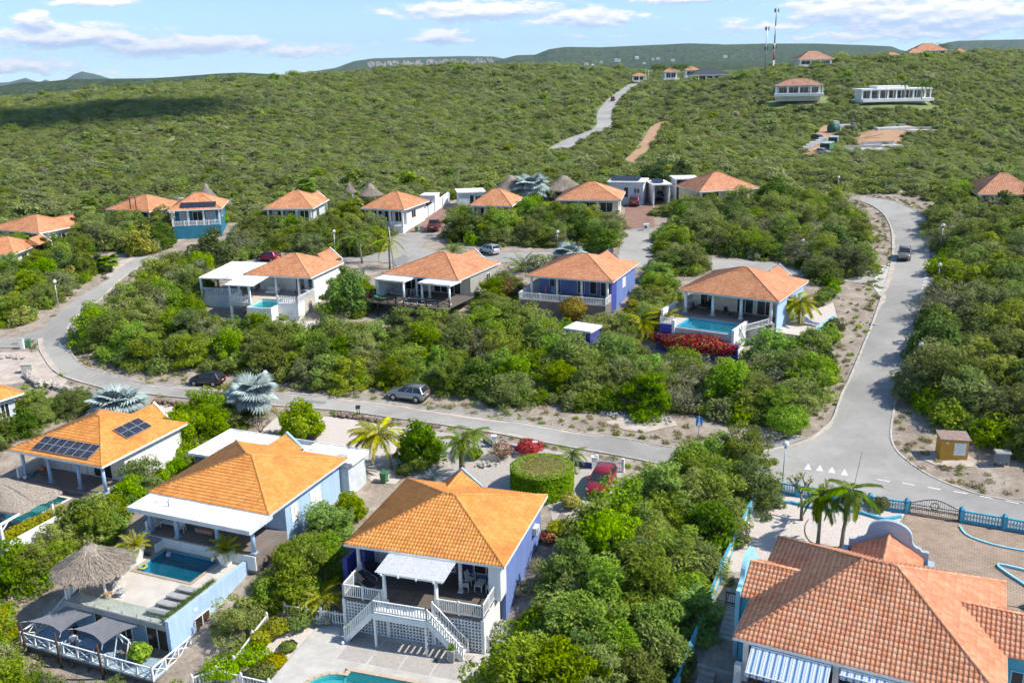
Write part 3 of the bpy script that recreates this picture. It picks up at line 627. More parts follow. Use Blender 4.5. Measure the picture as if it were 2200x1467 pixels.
mesa('far_hill', [(-250, 185), (0, 190), (50, 180), (100, 179), (150, 173), (250, 172), (330, 171), (400, 166), (470, 160), (520, 158), (600, 163), (720, 170)], 2100, -75, 900, 4, G1, G2)
mesa('far_mountain', [(110, 178), (138, 174), (160, 160), (176, 154), (190, 157), (205, 160), (240, 171), (270, 175)], 9000, -100, 900, 5, G1, G2)
mesa('far_mountain', [(-60, 180), (20, 178), (56, 168), (66, 173), (85, 178), (98, 172), (112, 177), (150, 180)], 9500, -100, 900, 6, G1, G2)
mesa('far_plain', [(900, 165), (1200, 158), (1350, 140), (1500, 132), (1700, 134), (1900, 140), (2100, 150)], 3000, 2, 1500, 7, G1, G2)
# building kit
EXC = []                                       # world polygons where no scrub grows
def inpoly(x, y, poly):
    x = np.asarray(x); y = np.asarray(y); r = np.zeros(x.shape, bool); n = len(poly)
    for i in range(n):
        x0, y0 = poly[i][0], poly[i][1]; x1, y1 = poly[(i + 1) % n][0], poly[(i + 1) % n][1]
        if y0 == y1: continue
        c = ((y0 > y) != (y1 > y)) & (x < (x1 - x0) * (y - y0) / (y1 - y0) + x0); r ^= c
    return r
_prof = [(0.0, .010), (.10, .038), (.24, .054), (.40, .054), (.54, .038), (.64, .010), (.82, .0)]
def tile_pieces(k, tw, tl, lift):
    P = [(u * tw / .82 * .82 if i < 6 else tw, h) for i, (u, h) in enumerate(_prof)]
    if k == 'low': P = [P[0], P[2], P[3], P[5], P[6]]
    P = [(u if u < tw else tw, h) for u, h in P]; n = len(P)
    V = [(u, -.03, h + lift) for u, h in P] + [(u, tl, h + .004) for u, h in P] + [(u, -.03, -.012) for u, h in P]
    F = [(i, i + 1, n + i + 1, n + i) for i in range(n - 1)] + [(2 * n + i, 2 * n + i + 1, i + 1, i) for i in range(n - 1)]
    return np.array(V), np.array(F)
def face_frame(poly):
    A, B, Cc = Vector(poly[0]), Vector(poly[1]), Vector(poly[2])
    e = (B - A).normalized(); n = e.cross(Cc - A).normalized()
    if n.z < 0: n = -n
    s = n.cross(e).normalized()
    if s.z < 0: s = -s
    return A, e, s, n
def tile_face(poly, tw, tl, lod, lift, pick=0, campos=None):
    A, e, s, n = face_frame(poly); uv = [((Vector(p) - A).dot(e), (Vector(p) - A).dot(s)) for p in poly]
    u0, u1, v1 = min(p[0] for p in uv), max(p[0] for p in uv), max(p[1] for p in uv)
    V0, F0 = tile_pieces(lod, tw, tl, lift)
    us = np.arange(math.floor(u0 / tw), math.ceil(u1 / tw)) * tw; vs = np.arange(0, math.ceil(v1 / tl)) * tl
    UU, VV = np.meshgrid(us, vs); UU, VV = UU.ravel(), VV.ravel()
    # keep the tiles that touch the face
    def inside(u, v, m=0.0):
        r = np.ones(len(u), bool)
        for i in range(1, len(uv)):
            p, q = uv[i], uv[(i + 1) % len(uv)]; ex, ey = q[0] - p[0], q[1] - p[1]; l = math.hypot(ex, ey)
            r &= (ex * (v - p[1]) - ey * (u - p[0])) / l > m
        return r
    cc = [(UU, VV), (UU + tw, VV), (UU, VV + tl), (UU + tw, VV + tl)]
    full = np.all([inside(a, b, .02) for a, b in cc], 0); touch = np.any([inside(a, b) for a, b in cc], 0)
    ax = np.array([e[:], s[:], n[:]]); picked = []
    if pick:
        idx = np.nonzero(full)[0]; W = np.array(A)[None] + UU[idx, None] * np.array(e) + VV[idx, None] * np.array(s)
        dist = ((W - np.array(campos)) ** 2).sum(1); idx = idx[np.argsort(dist)[:pick]]
        for i in idx: picked.append(Matrix.LocRotScale(A + e * UU[i] + s * VV[i], Matrix((e, s, n)).transposed().to_quaternion(), None))
        touch[idx] = False
    k = np.nonzero(touch)[0]
    if len(k) == 0: return None, picked
    off = np.stack([UU[k], VV[k], np.zeros(len(k))], -1)
    Vl = V0[None] + off[:, None]; Vw = (Vl.reshape(-1, 3) @ ax) + np.array(A)
    Fq = (F0[None] + (np.arange(len(k)) * len(V0))[:, None, None]).reshape(-1, 4)
    me = np_mesh('tmp', Vw, Fq); ta = me.attributes.new('tv', 'FLOAT', 'POINT'); ta.data.foreach_set('value', np.repeat(nrg.uniform(.02, 1, len(k)), len(V0)).astype(np.float32)); bm = bmesh.new(); bm.from_mesh(me); bpy.data.meshes.remove(me)
    for i in range(1, len(poly)):
        p, q = Vector(poly[i]), Vector(poly[(i + 1) % len(poly)]); no = (q - p).cross(n)
        bmesh.ops.bisect_plane(bm, geom=bm.verts[:] + bm.edges[:] + bm.faces[:], plane_co=p, plane_no=no, clear_outer=True)
    return bm, picked
_shared = {}
def shared(key, fn):
    if key not in _shared: _shared[key] = fn()
    return _shared[key]
def cap_mesh(mat, L=.40, r=.10):
    def f():
        mb = MB(); n = 5; V = []
        for x, rr, z in ((0, r * 1.12, .022), (L + .03, r * .92, 0)):
            for k in range(n): t = math.pi * k / (n - 1); V.append((x, rr * math.cos(t), z + rr * .8 * math.sin(t)))
        for k in range(n): t = math.pi * k / (n - 1); V.append((0, r * 1.12 * math.cos(t), r * .55 * math.sin(t) - .05))
        mb.add(V, [(k, k + 1, n + k + 1, n + k) for k in range(n - 1)] + [(2 * n + k, 2 * n + k + 1, k + 1, k) for k in range(n - 1)], True)
        return mb.mesh('ridge_tile', mat)
    return shared(('cap', mat.name, L, r), f)
def cap_line(p, q, mat, parent, single, L=.40, r=.10, acc=None):
    p, q = Vector(p), Vector(q); d = q - p; ln = d.length; d.normalize(); k = max(1, int(ln / L))
    up = Vector((0, 0, 1)); sd = up.cross(d).normalized(); n = d.cross(sd).normalized(); me = cap_mesh(mat, L, r)
    rot = Matrix((d, sd, n)).transposed()
    for i in range(k):
        loc = p + d * (i * ln / k) + n * .035
        if single:
            o = link('ridge_tile', me, parent); o.matrix_local = Matrix.LocRotScale(loc, rot.to_quaternion(), Vector((ln / k / L, 1, 1)))
        else:
            b = len(acc.v)
            acc.v += [tuple(loc + rot @ Vector((v.co.x * ln / k / L, v.co.y, v.co.z))) for v in me.vertices]; acc.f += [tuple(j + b for j in pl.vertices) for pl in me.polygons]; acc.smooth += [True] * len(me.polygons)
class House:
    def __init__(s, name, label, cx, cy, w, d, rot, floor, cat='house', group=None, margin=1.0):
        s.root = thing(name, label, cat, (cx, cy, floor), rad(rot), group); s.w, s.d = w, d; s.floor = floor
        s.mw = Matrix.Translation((cx, cy, floor)) @ Matrix.Rotation(rad(rot), 4, 'Z'); s.inv = s.mw.inverted()
        s.exc(-w / 2 - margin, w / 2 + margin, -d / 2 - margin, d / 2 + margin)
    def exc(s, x0, x1, y0, y1):
        EXC.append([tuple((s.mw @ Vector((x, y, 0)))[:2]) for x, y in ((x0, y0), (x1, y0), (x1, y1), (x0, y1))])
    def L(s, px, py, zl):
        return s.inv @ at_z(px, py, s.floor + zl)
    def W(s, x, y, z): return s.mw @ Vector((x, y, z))
    def box(s, name, x0, x1, y0, y1, z0, z1, mat, parent=None): return MB().box(x0, x1, y0, y1, z0, z1).build(name, mat, parent or s.root)
    def column(s, x, y, z0, z1, r, mat, square=False, name='column'):
        mb = MB()
        if square: mb.box(x - r, x + r, y - r, y + r, z0, z1)
        else: mb.cyl(x, y, z0, z1, r, 14, r * .9)
        mb.box(x - r * 1.25, x + r * 1.25, y - r * 1.25, y + r * 1.25, z0, z0 + .09)
        mb.box(x - r * 1.2, x + r * 1.2, y - r * 1.2, y + r * 1.2, z1 - .1, z1)
        return mb.build(name, mat, s.root)
    def opening(s, name, a, b, z0, z1, at, axis='y', face=-1, frame=None, pane=None, leaves=2, louver=False):
        # window or door on a wall plane: a..b along the wall, at = wall position, face = outward sign
        frame = frame or WHITE; pane = pane or GLASSD; t = .07; o = face * .05
        def bx(mb, a0, a1, z0_, z1_, d0, d1):
            lo, hi = sorted((at + d0, at + d1))
            if axis == 'y': mb.box(a0, a1, lo, hi, z0_, z1_)
            else: mb.box(lo, hi, a0, a1, z0_, z1_)
        mb = MB(); bx(mb, a, b, z1 - t, z1, 0, o); bx(mb, a, b, z0, z0 + t, 0, o)
        for i in range(leaves + 1):
            c = a + (b - a) * i / leaves; w = t if 0 < i < leaves else t
            x0 = min(max(c - w / 2, a), b - w); bx(mb, x0, x0 + w, z0 + t, z1 - t, 0, o * .98)
        f = mb.build(name, frame, s.root)
        for i in range(leaves):
            m2 = MB(); l0 = a + (b - a) * i / leaves + t * .6; l1 = a + (b - a) * (i + 1) / leaves - t * .6
            if louver:
                k = max(3, int((z1 - z0) / .09))
                for j in range(k): zz = z0 + t + (z1 - z0 - 2 * t) * j / k; bx(m2, l0, l1, zz, zz + .055, .004 * face, o * .7)
                m2.build('shutter', frame, f)
            else:
                bx(m2, l0, l1, z0 + t, z1 - t, .002 * face, o * .45); m2.build('pane', pane, f)
        return f
    def hip(s, z, h, mat, tw=.25, tl=.34, rl=.4, pick=0, lod='high', fascia=None, single_caps=False, name='roof', over=0.0, w=None, d=None, ox=0.0, oy=0.0, along='x'):
        w, d = (w or s.w) / 2, (d or s.d) / 2
        a, b, c_, e = Vector((ox - w, oy - d, z)), Vector((ox + w, oy - d, z)), Vector((ox + w, oy + d, z)), Vector((ox - w, oy + d, z))
        r0, r1 = (Vector((ox - rl, oy, z + h)), Vector((ox + rl, oy, z + h))) if along == 'x' else (Vector((ox, oy - rl, z + h)), Vector((ox, oy + rl, z + h)))
        mb = MB(); q = Vector((0, 0, -.035))
        if along == 'x':
            faces = [[a, b, r1, r0], [b, c_, r1], [c_, e, r0, r1], [e, a, r0]]
            mb.add([a + q, b + q, c_ + q, e + q, r0 + q, r1 + q, a + q * 3, b + q * 3, c_ + q * 3, e + q * 3], [(0, 1, 5, 4), (1, 2, 5), (2, 3, 4, 5), (3, 0, 4), (9, 8, 7, 6), (0, 6, 7, 1), (1, 7, 8, 2), (2, 8, 9, 3), (3, 9, 6, 0)])
            hips = [(a, r0), (b, r1), (c_, r1), (e, r0), (r0, r1)]
        else:
            faces = [[a, b, r0], [b, c_, r1, r0], [c_, e, r1], [e, a, r0, r1]]
            mb.add([a + q, b + q, c_ + q, e + q, r0 + q, r1 + q, a + q * 3, b + q * 3, c_ + q * 3, e + q * 3], [(0, 1, 4), (1, 2, 5, 4), (2, 3, 5), (3, 0, 4, 5), (9, 8, 7, 6), (0, 6, 7, 1), (1, 7, 8, 2), (2, 8, 9, 3), (3, 9, 6, 0)])
            hips = [(a, r0), (b, r0), (c_, r1), (e, r1), (r0, r1)]
        roof = mb.build(name, mat, s.root)
        s.tiles(roof, faces, mat, tw, tl, pick, lod)
        acc = MB()
        for p, q2 in hips: cap_line(p, q2, mat, roof, single_caps, acc=acc)
        if not single_caps: tag(acc.build('ridge_tiles', mat, roof), kind='stuff')
        if fascia:
            m2 = MB(); g = .055; zt, zb = z + .01, z - .17
            for x0, x1, y0, y1 in ((ox - w - g, ox + w + g, oy - d - g, oy - d - .002), (ox - w - g, ox + w + g, oy + d + .002, oy + d + g), (ox - w - g, ox - w - .002, oy - d, oy + d), (ox + w + .002, ox + w + g, oy - d, oy + d)): m2.box(x0, x1, y0, y1, zb, zt)
            m2.build('fascia', fascia, s.root)
        return roof
    def tiles(s, roof, faces, mat, tw, tl, pick=0, lod='high'):
        bms = []; cp = s.inv @ CAM; lift = .024
        tm = shared(('tile', mat.name, tw, tl), lambda: np_mesh('tile', *tile_pieces('high', tw, tl, lift), mat, True))
        for i, f in enumerate(faces):
            bm, pk = tile_face(f, tw, tl, lod, lift, pick if i == 0 else 0, cp)
            for m4 in pk:
                o = link('tile', tm, roof); o.matrix_local = m4
            if bm is not None: bms.append(bm)
        if not bms: return
        base = bms[0]
        for b2 in bms[1:]:
            t = bpy.data.meshes.new('t'); b2.to_mesh(t); base.from_mesh(t); bpy.data.meshes.remove(t); b2.free()
        me = bpy.data.meshes.new('tiles'); base.to_mesh(me); base.free(); me.materials.append(mat)
        me.polygons.foreach_set('use_smooth', [True] * len(me.polygons))
        tag(link('tiles', me, roof), kind='stuff')
    def gable(s, x, y0, y1, half, zr, ze, mat, name='gable_roof', tw=.25, tl=.34, lod='high', axis='y', single=False, pick=0):
        # ridged roof along y (or x) from y0 to y1
        g = (lambda u, v, z: Vector((u, v, z))) if axis == 'y' else (lambda u, v, z: Vector((v, u, z)))
        a0, a1 = g(x - half, y0, ze), g(x - half, y1, ze); b0, b1 = g(x + half, y0, ze), g(x + half, y1, ze); r0, r1 = g(x, y0, zr), g(x, y1, zr); q = Vector((0, 0, -.04))
        mb = MB(); mb.add([a0 + q, a1 + q, b0 + q, b1 + q, r0 + q, r1 + q], [(0, 1, 5, 4), (2, 3, 5, 4), (0, 4, 2), (1, 3, 5), (0, 2, 3, 1)])
        roof = mb.build(name, mat, s.root)
        # order each face so that its eave runs left to right seen from outside
        f1 = [a1, a0, r0, r1] if axis == 'y' else [a0, a1, r1, r0]; f2 = [b0, b1, r1, r0] if axis == 'y' else [b1, b0, r0, r1]
        s.tiles(roof, [f2, f1] if axis == 'y' else [f1, f2], mat, tw, tl, pick, lod); acc = MB(); cap_line(r1, r0, mat, roof, single, acc=acc)
        if not single: tag(acc.build('ridge_tiles', mat, roof), kind='stuff')
        return roof
    def rail(s, p, q, z, h, mat, gap=.16, style='baluster', single=False, post=.11, bw=.05, posts=None, name='railing'):
        # balustrade from p to q (local xy), standing on height z (scalar or pair)
        z0, z1 = z if isinstance(z, tuple) else (z, z)
        p3, q3 = Vector((p[0], p[1], z0)), Vector((q[0], q[1], z1)); ln = (q3 - p3).length; up = Vector((0, 0, 1))
        mb = MB(); mb.beam(p3 + up * (h - .04), q3 + up * (h - .04), .09, .075); mb.beam(p3 + up * .12, q3 + up * .12, .06, .06)
        for t in ([0, 1] if posts is None else posts): c = p3.lerp(q3, t); mb.box(c.x - post / 2, c.x + post / 2, c.y - post / 2, c.y + post / 2, c.z - .02, c.z + h + .06)
        r = mb.build(name, mat, s.root); k = max(1, int(ln / gap))
        if style == 'cross':
            m2 = MB(); n = max(1, round(ln / 1.25))
            for i in range(n):
                a, b = p3.lerp(q3, i / n), p3.lerp(q3, (i + 1) / n)
                m2.beam(a + up * .14, b + up * (h - .08), .045, .06); m2.beam(a + up * (h - .08), b + up * .14, .04, .055)
                if i: m2.box(a.x - post * .4, a.x + post * .4, a.y - post * .4, a.y + post * .4, a.z, a.z + h)
            m2.build('cross_brace', mat, r)
        elif single:
            bm = MB().box(-bw / 2, bw / 2, -bw / 2, bw / 2, .12, h - .06).mesh('baluster', mat)
            for i in range(1, k): c = p3.lerp(q3, i / k); link('baluster', bm, r, c)
        else:
            m2 = MB()
            for i in range(1, k): c = p3.lerp(q3, i / k); m2.box(c.x - bw / 2, c.x + bw / 2, c.y - bw / 2, c.y + bw / 2, c.z + .12, c.z + h - .06)
            tag(m2.build('balusters', mat, r), kind='stuff')
        return r
    def pool(s, x0, x1, y0, y1, z, depth, tile, water, coping=None, label='', cat='pool', cw=.3, steps=False, name='swimming_pool'):
        p = thing(name, label, cat, s.W((x0 + x1) / 2, (y0 + y1) / 2, z), s.root.rotation_euler.z)
        hx, hy = (x1 - x0) / 2, (y1 - y0) / 2; t = .12; mb = MB()
        mb.box(-hx, hx, -hy, hy, -depth - .1, -depth)
        for a0, a1, b0, b1 in ((-hx - t, -hx, -hy - t, hy + t), (hx, hx + t, -hy - t, hy + t), (-hx, hx, -hy - t, -hy), (-hx, hx, hy, hy + t)): mb.box(a0, a1, b0, b1, -depth - .1, -.01)
        mb.build('basin', tile, p)
        MB().add([(-hx, -hy, -.13), (hx, -hy, -.13), (hx, hy, -.13), (-hx, hy, -.13)], [(0, 1, 2, 3)]).build('water', water, p)
        if coping:
            m3 = MB()
            for a0, a1, b0, b1 in ((-hx - cw, -hx - .002, -hy - cw, hy + cw), (hx + .002, hx + cw, -hy - cw, hy + cw), (-hx, hx, -hy - cw, -hy - .002), (-hx, hx, hy + .002, hy + cw)): m3.box(a0, a1, b0, b1, -.06, .035)
            m3.build('coping', coping, p)
        if steps:
            for i in range(3):
                ms = MB(); rr = 1.5 - i * .4; pts = [(-hx + rr * math.cos(t_), hy - rr * 1.0 * math.sin(t_)) for t_ in np.linspace(0, math.pi / 2, 8)] + [(-hx, hy)]
                ms.prism(pts, -depth, -.95 + i * .28); ms.build('step', tile, p)
        return p

def loose(name, mb, mat, label, cat, group=None, loc=None, rot=None):
    return tag(mb.build(name, mat, None, loc, rot), label, cat, group)

# furniture and fittings, built at the origin facing -y
def lounger_parts(root, fr, cl, tilt=.55):
    mb = MB()
    for x in (-.3, .3): mb.beam((x, -1.0, .3), (x, .9, .3), .04, .05)
    for y in (-.95, .85): mb.beam((-.3, y, .3), (.3, y, .3), .04, .05)
    mb.build('frame', fr, root)
    for x in (-.28, .28):
        for y in (-.85, .7): MB().box(x - .025, x + .025, y - .025, y + .025, 0, .3).build('leg', fr, root)
    MB().box(-.29, .29, -1.0, .2, .325, .37).build('seat', cl, root)
    MB().hexa([(-.29, .2, .325), (.29, .2, .325), (.29, .2 + .75 * math.cos(tilt), .325 + .75 * math.sin(tilt)), (-.29, .2 + .75 * math.cos(tilt), .325 + .75 * math.sin(tilt))],
              [(-.29, .18, .37), (.29, .18, .37), (.29, .17 + .75 * math.cos(tilt), .38 + .75 * math.sin(tilt)), (-.29, .17 + .75 * math.cos(tilt), .38 + .75 * math.sin(tilt))]).build('backrest', cl, root)
def lounger(loc, rz, label, fr=None, cl=None, group=None, tilt=.55):
    t = thing('sun_lounger', label, 'sun lounger', loc, rz, group); lounger_parts(t, fr or GREYF, cl or GREYF, tilt); return t
def armchair(loc, rz, label, fr=None, cl=None, group=None):
    fr, cl = fr or WHITE, cl or WHITE; t = thing('garden_chair', label, 'chair', loc, rz, group)
    MB().box(-.25, .25, -.25, .25, .40, .44).build('seat', cl, t)
    MB().hexa([(-.25, .22, .44), (.25, .22, .44), (.25, .27, .44), (-.25, .27, .44)], [(-.23, .36, .95), (.23, .36, .95), (.23, .40, .95), (-.23, .40, .95)]).build('backrest', cl, t)
    for x in (-.25, .25):
        for y in (-.24, .24): MB().box(x - .02, x + .02, y - .02, y + .02, 0, .40 if y > 0 else .62).build('leg', fr, t)
        MB().beam((x, -.26, .63), (x, .30, .63), .05, .035).build('armrest', fr, t)
    return t
def table(loc, rz, label, w, d, h, mat, top=None, group=None, name='table'):
    t = thing(name, label, 'table', loc, rz, group); MB().box(-w / 2, w / 2, -d / 2, d / 2, h - .04, h).build('table_top', top or mat, t)
    for x in (-w / 2 + .05, w / 2 - .05):
        for y in (-d / 2 + .05, d / 2 - .05): MB().box(x - .025, x + .025, y - .025, y + .025, 0, h - .04).build('leg', mat, t)
    return t
def wheelie_bin(loc, rz, label, mat, group=None):
    t = thing('wheeled_bin', label, 'bin', loc, rz, group)
    MB().hexa([(-.22, -.26, .06), (.22, -.26, .06), (.22, .22, .06), (-.22, .22, .06)], [(-.29, -.36, .95), (.29, -.36, .95), (.29, .34, .95), (-.29, .34, .95)]).build('body', mat, t)
    MB().hexa([(-.31, -.39, .95), (.31, -.39, .95), (.31, .38, .95), (-.31, .38, .95)], [(-.27, -.33, 1.04), (.27, -.33, 1.04), (.27, .36, 1.06), (-.27, .36, 1.06)]).build('lid', mat, t)
    for x in (-.25, .25): MB().tube([(x - .03, .25, .1), (x + .03, .25, .1)], .1, 10).build('wheel', TYRE, t)
    MB().tube([(-.2, .42, .92), (.2, .42, .92)], .02, 6).build('handle', mat, t)
    return t
def lamp(px, py, h, label, lean=0.0):
    b = T(px, py); t = thing('street_lamp', label, 'street lamp', b, 0, 'globe street lamps'); t.rotation_euler = (0, lean, 0)
    MB().tube([(0, 0, -.2), (0, 0, 1.0), (0, 0, h)], [.065, .06, .045], 8).build('post', STEELG, t)
    MB().tube([(0, 0, h - .05), (0, 0, h + .06)], [.1, .12], 10).build('collar', DARKM, t)
    MB().lathe([(.02, 0), (.15, .04), (.235, .14), (.26, .26), (.235, .38), (.15, .48), (.01, .53)], 16, (0, 0, h + .03)).build('globe', LAMPG, t)
    return t
def palapa(name, label, loc, R, h, eave, cat='thatched hut', posts=4, finial=True, seed=1, pr=None, rz=0.0):
    t = thing(name, label, cat, loc, rz); g = random.Random(seed); n = 44; V = []; rings = [(0.03, h), (.16, h * .93 + eave * .07), (.4, None), (.65, None), (.85, None), (1.0, None), (1.04, None)]
    mb = MB(); m = len(rings)
    for i, (r, z) in enumerate(rings):
        for k in range(n):
            a = 2 * math.pi * k / n; rr = R * r * (1 + (.05 * g.uniform(-1, 1) if i > 1 else 0)); zz = eave + (h - eave) * (1 - r) ** 1.12 if z is None else z
            if i == m - 1: zz = eave - .22 + g.uniform(-.12, .1)
            elif i > 1: zz += g.uniform(-.06, .06)
            V.append((rr * math.cos(a), rr * math.sin(a), zz))
    mb.add(V, [(i * n + k, i * n + (k + 1) % n, (i + 1) * n + (k + 1) % n, (i + 1) * n + k) for i in range(m - 1) for k in range(n)], False)
    roof = mb.build('thatch_roof', THATCH, t)
    # loose straws lying down the slope
    k = 2600; a = nrg.uniform(0, 2 * math.pi, k); r = np.sqrt(nrg.uniform(.01, 1.0, k)); z = eave + (h - eave) * (1 - r) ** 1.12 + .03 + nrg.uniform(0, .05, k)
    p = np.stack([R * r * np.cos(a), R * r * np.sin(a), z], -1); dirv = np.stack([np.cos(a), np.sin(a), np.full(k, -(h - eave) / R)], -1) + nrg.normal(0, .12, (k, 3)); dirv /= np.linalg.norm(dirv, axis=1)[:, None]
    sd = np.stack([-np.sin(a), np.cos(a), np.zeros(k)], -1); ln = nrg.uniform(.25, .6, k)[:, None] * (R / 2.4); w = .022 * (R / 2.4)
    nrm = np.cross(sd, dirv); nrm *= np.sign(nrm[:, 2:3])
    Vv = np.stack([p - sd * w, p + sd * w, p + dirv * ln + sd * w * .4 + nrm * .03, p + dirv * ln - sd * w * .4 + nrm * .03], 1).reshape(-1, 3); Q = np.arange(k * 4).reshape(k, 4)
    tag(link('straw', np_mesh('straw', Vv, Q, THATCH), roof), kind='stuff')
    if finial: MB().tube([(0, 0, h - .25), (0, 0, h + .1), (.02, 0, h + .55)], [.16, .10, .02], 7).build('finial', WOODG, t)
    for i in range(posts):
        a = 2 * math.pi * (i + .5) / posts; q = (pr or R * .72); MB().tube([(q * math.cos(a), q * math.sin(a), -.3), (q * .97 * math.cos(a), q * .97 * math.sin(a), eave + .25)], .09, 8).build('post', WHITE, t)
    return t
# the blue house with the orange roof
def blue_house():
    H = House('blue_villa', 'royal blue villa with orange hip roof and white pergola deck, bottom centre', -4.84, 62.85, 11.9, 11.18, -17.48, -2.3)
    R_ = H.root; H.exc(-8, 7, -20, -6); H.exc(5, 8.2, -8, 12)
    H.hip(2.8, 1.99, TILE_O, .25, .34, .42, pick=300, fascia=WHITE, single_caps=True)
    H.gable(-1.45, 3.2, 6.35, 1.55, 3.62, 2.5, TILE_O, single=True)
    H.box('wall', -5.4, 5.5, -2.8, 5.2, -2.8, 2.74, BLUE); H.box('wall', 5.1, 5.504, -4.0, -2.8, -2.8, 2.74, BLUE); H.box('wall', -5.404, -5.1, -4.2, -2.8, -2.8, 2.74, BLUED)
    H.box('wall', -3.0, .1, 5.2, 6.2, -2.6, 2.5, BLUE)
    mb = MB(); mb.extr([(-3.15, 2.15), (-3.15, 2.55), (-1.45, 3.95), (.25, 2.55), (.25, 2.15), (.25, -2.6), (-3.15, -2.6)], 'y', 6.36, 6.6); mb.build('gable_parapet', PERI, R_)
    H.box('store_cabinet', 4.7, 5.56, -5.3, -4.0, -.1, 2.72, WHITE)
    for i in range(4): H.box('cabinet_door', 5.562, 5.585, -5.27 + i * .32, -5.0 + i * .32, .05, 2.4, WHITE)
    # porch wall openings
    H.opening('window', 2.75, 4.65, .25, 1.9, -2.8, pane=BRWIN); H.opening('door', 1.45, 2.6, 0, 2.2, -2.8, pane=PURP, frame=PURP, leaves=1)
    H.opening('window', .2, 1.3, .1, 2.2, -2.8, leaves=1); H.opening('door', -2.1, -.1, 0, 2.2, -2.8); H.opening('door', -3.9, -2.4, 0, 2.2, -2.8, pane=PURP, frame=PURP, leaves=1); H.opening('shutter_door', -5.05, -4.05, 0, 2.2, -2.8, louver=True)
    for x in (-5.35, 2.55): H.column(x, -4.75 if x < 0 else -5.0, 0, 2.66, .15, WHITE)
    # deck boards, joists, lattice skirt
    H.box('deck_frame', -5.1, 5.1, -7.78, -2.8, -.22, -.06, WOODG)
    mb = MB(); y = -7.8
    while y < -2.85: mb.box(-5.15, 5.15, y, min(y + .128, -2.81), -.055, .0 + rng.uniform(-.004, .004)); y += .14
    tag(mb.build('deck_boards', DECKW, R_), kind='stuff')
    mb = MB(); zt, zb = -.14, -2.6
    for i in range(int(10.2 / .24) + 1): x = -5.1 + i * .24; mb.box(x - .045, x + .045, -7.74, -7.66, zb, zt)
    for j in range(11): z = zb + j * (zt - zb) / 10; mb.box(-5.12, 5.12, -7.752, -7.648, z - .05, z + .05)
    mb.box(5.02, 5.12, -7.74, -4.2, zb, zt); mb.box(-5.12, -5.02, -7.74, -4.2, zb, zt)
    mb.build('lattice_skirt', WHITE, R_)
    for x in (-5.1, -1.8, 1.6, 5.08): H.box('skirt_pier', x - .12, x + .12, -7.85, -7.6, -2.6, -.1, WHITE)
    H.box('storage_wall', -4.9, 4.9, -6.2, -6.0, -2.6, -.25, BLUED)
    for p, q in (((-5.12, -7.75), (-5.12, -4.9)), ((-5.12, -7.75), (-2.15, -7.75)), ((1.75, -7.75), (5.1, -7.75)), ((5.1, -7.75), (5.1, -5.3))):
        H.rail(p, q, 0, 1.0, WHITE, .155, single=True, posts=[0, .5, 1])
    # stairs
    H.box('landing', -2.3, 1.6, -9.05, -7.86, -.16, -.01, WHITE); H.box('landing_beam', -2.3, 1.6, -9.12, -9.06, -.45, -.0, WHITE)
    for x in (-2.2, 1.5): H.box('landing_post', x - .07, x + .07, -9.1, -8.95, -2.62, -.16, WHITE)
    H.rail((-2.3, -9.0), (1.6, -9.0), 0, .95, WHITE, .2, single=True, bw=.07)
    for sx, x0, x1 in ((-1, -2.3, -4.55), (1, 1.6, 4.05)):
        H.rail((x0, -9.0), (x1, -9.0), (0, -2.5), .95, WHITE, .22, single=True, bw=.07); H.rail((x0, -7.95), (x1, -7.95), (-.1, -2.55), .9, WHITE, .25)
        mb = MB(); mb.beam((x0, -9.0, -.12), (x1, -9.0, -2.6), .08, .34); mb.beam((x0, -7.95, -.12), (x1, -7.95, -2.6), .08, .34); mb.build('stringer', WHITE, R_)
        n = 11; st = MB().box(-.14, .14, -8.98, -7.97, -.04, 0).mesh('stair_tread', WHITE)
        for i in range(1, n): link('stair_tread', st, R_, (x0 + (x1 - x0) * i / n, 0, -2.6 * i / n))
    # pergola
    P = thing('pergola', 'white slatted pergola over the deck of the blue villa', 'pergola', H.W(0, -6.75, 0), R_.rotation_euler.z)
    sl = MB().box(-2.5, 2.5, -.032, .032, -.02, .02).mesh('slat', WHITE)
    for i in range(30): t = i / 29; o = link('slat', sl, P, (0, -1.2 + 2.35 * t, 2.46 + .14 * t)); o.rotation_euler = (-.5, 0, 0)
    for x in (-2.0, -.75, .55, 1.8): MB().beam((x, -1.35, 2.36), (x, 1.12, 2.5), .1, .14).build('rafter', WHITE, P)
    MB().beam((-2.4, -.92, 2.24), (2.3, -.92, 2.24), .12, .14).build('beam', WHITE, P)
    for x in (-2.0, 1.8): MB().cyl(x, -.9, 0, 2.2, .15, 14, .13).box(x - .19, x + .19, -1.09, -.71, 0, .12).build('column', WHITE, P)
    ac = thing('air_conditioner', 'white air conditioner unit on the side wall of the blue villa', 'air conditioner', H.W(5.5, 3.2, .7), R_.rotation_euler.z)
    MB().box(0.02, .36, -.42, .42, 0, .62).build('casing', WHITE, ac); MB().tube([(.361, -.1, .31), (.38, -.1, .31)], .24, 16).build('fan_grille', GREYB, ac)
    for y in (-.3, .3): MB().box(0.0, .34, y - .02, y + .02, -.08, -.002).build('bracket', DARKM, ac)
    W = H.W; rz = R_.rotation_euler.z
    armchair(W(2.75, -4.75, 0), rz + 1.9, 'white garden chair on the blue villa deck, standing beside the deck column', group='white deck chairs')
    armchair(W(2.85, -3.85, 0), rz + 1.3, 'white garden chair on the blue villa deck, close to the dark door', group='white deck chairs')
    armchair(W(4.55, -4.5, 0), rz - 1.5, 'white garden chair on the blue villa deck, between the low table and the railing', group='white deck chairs')
    table(W(3.7, -4.2, 0), rz, 'low white table between the chairs on the blue villa deck', .6, 1.05, .45, WHITE)
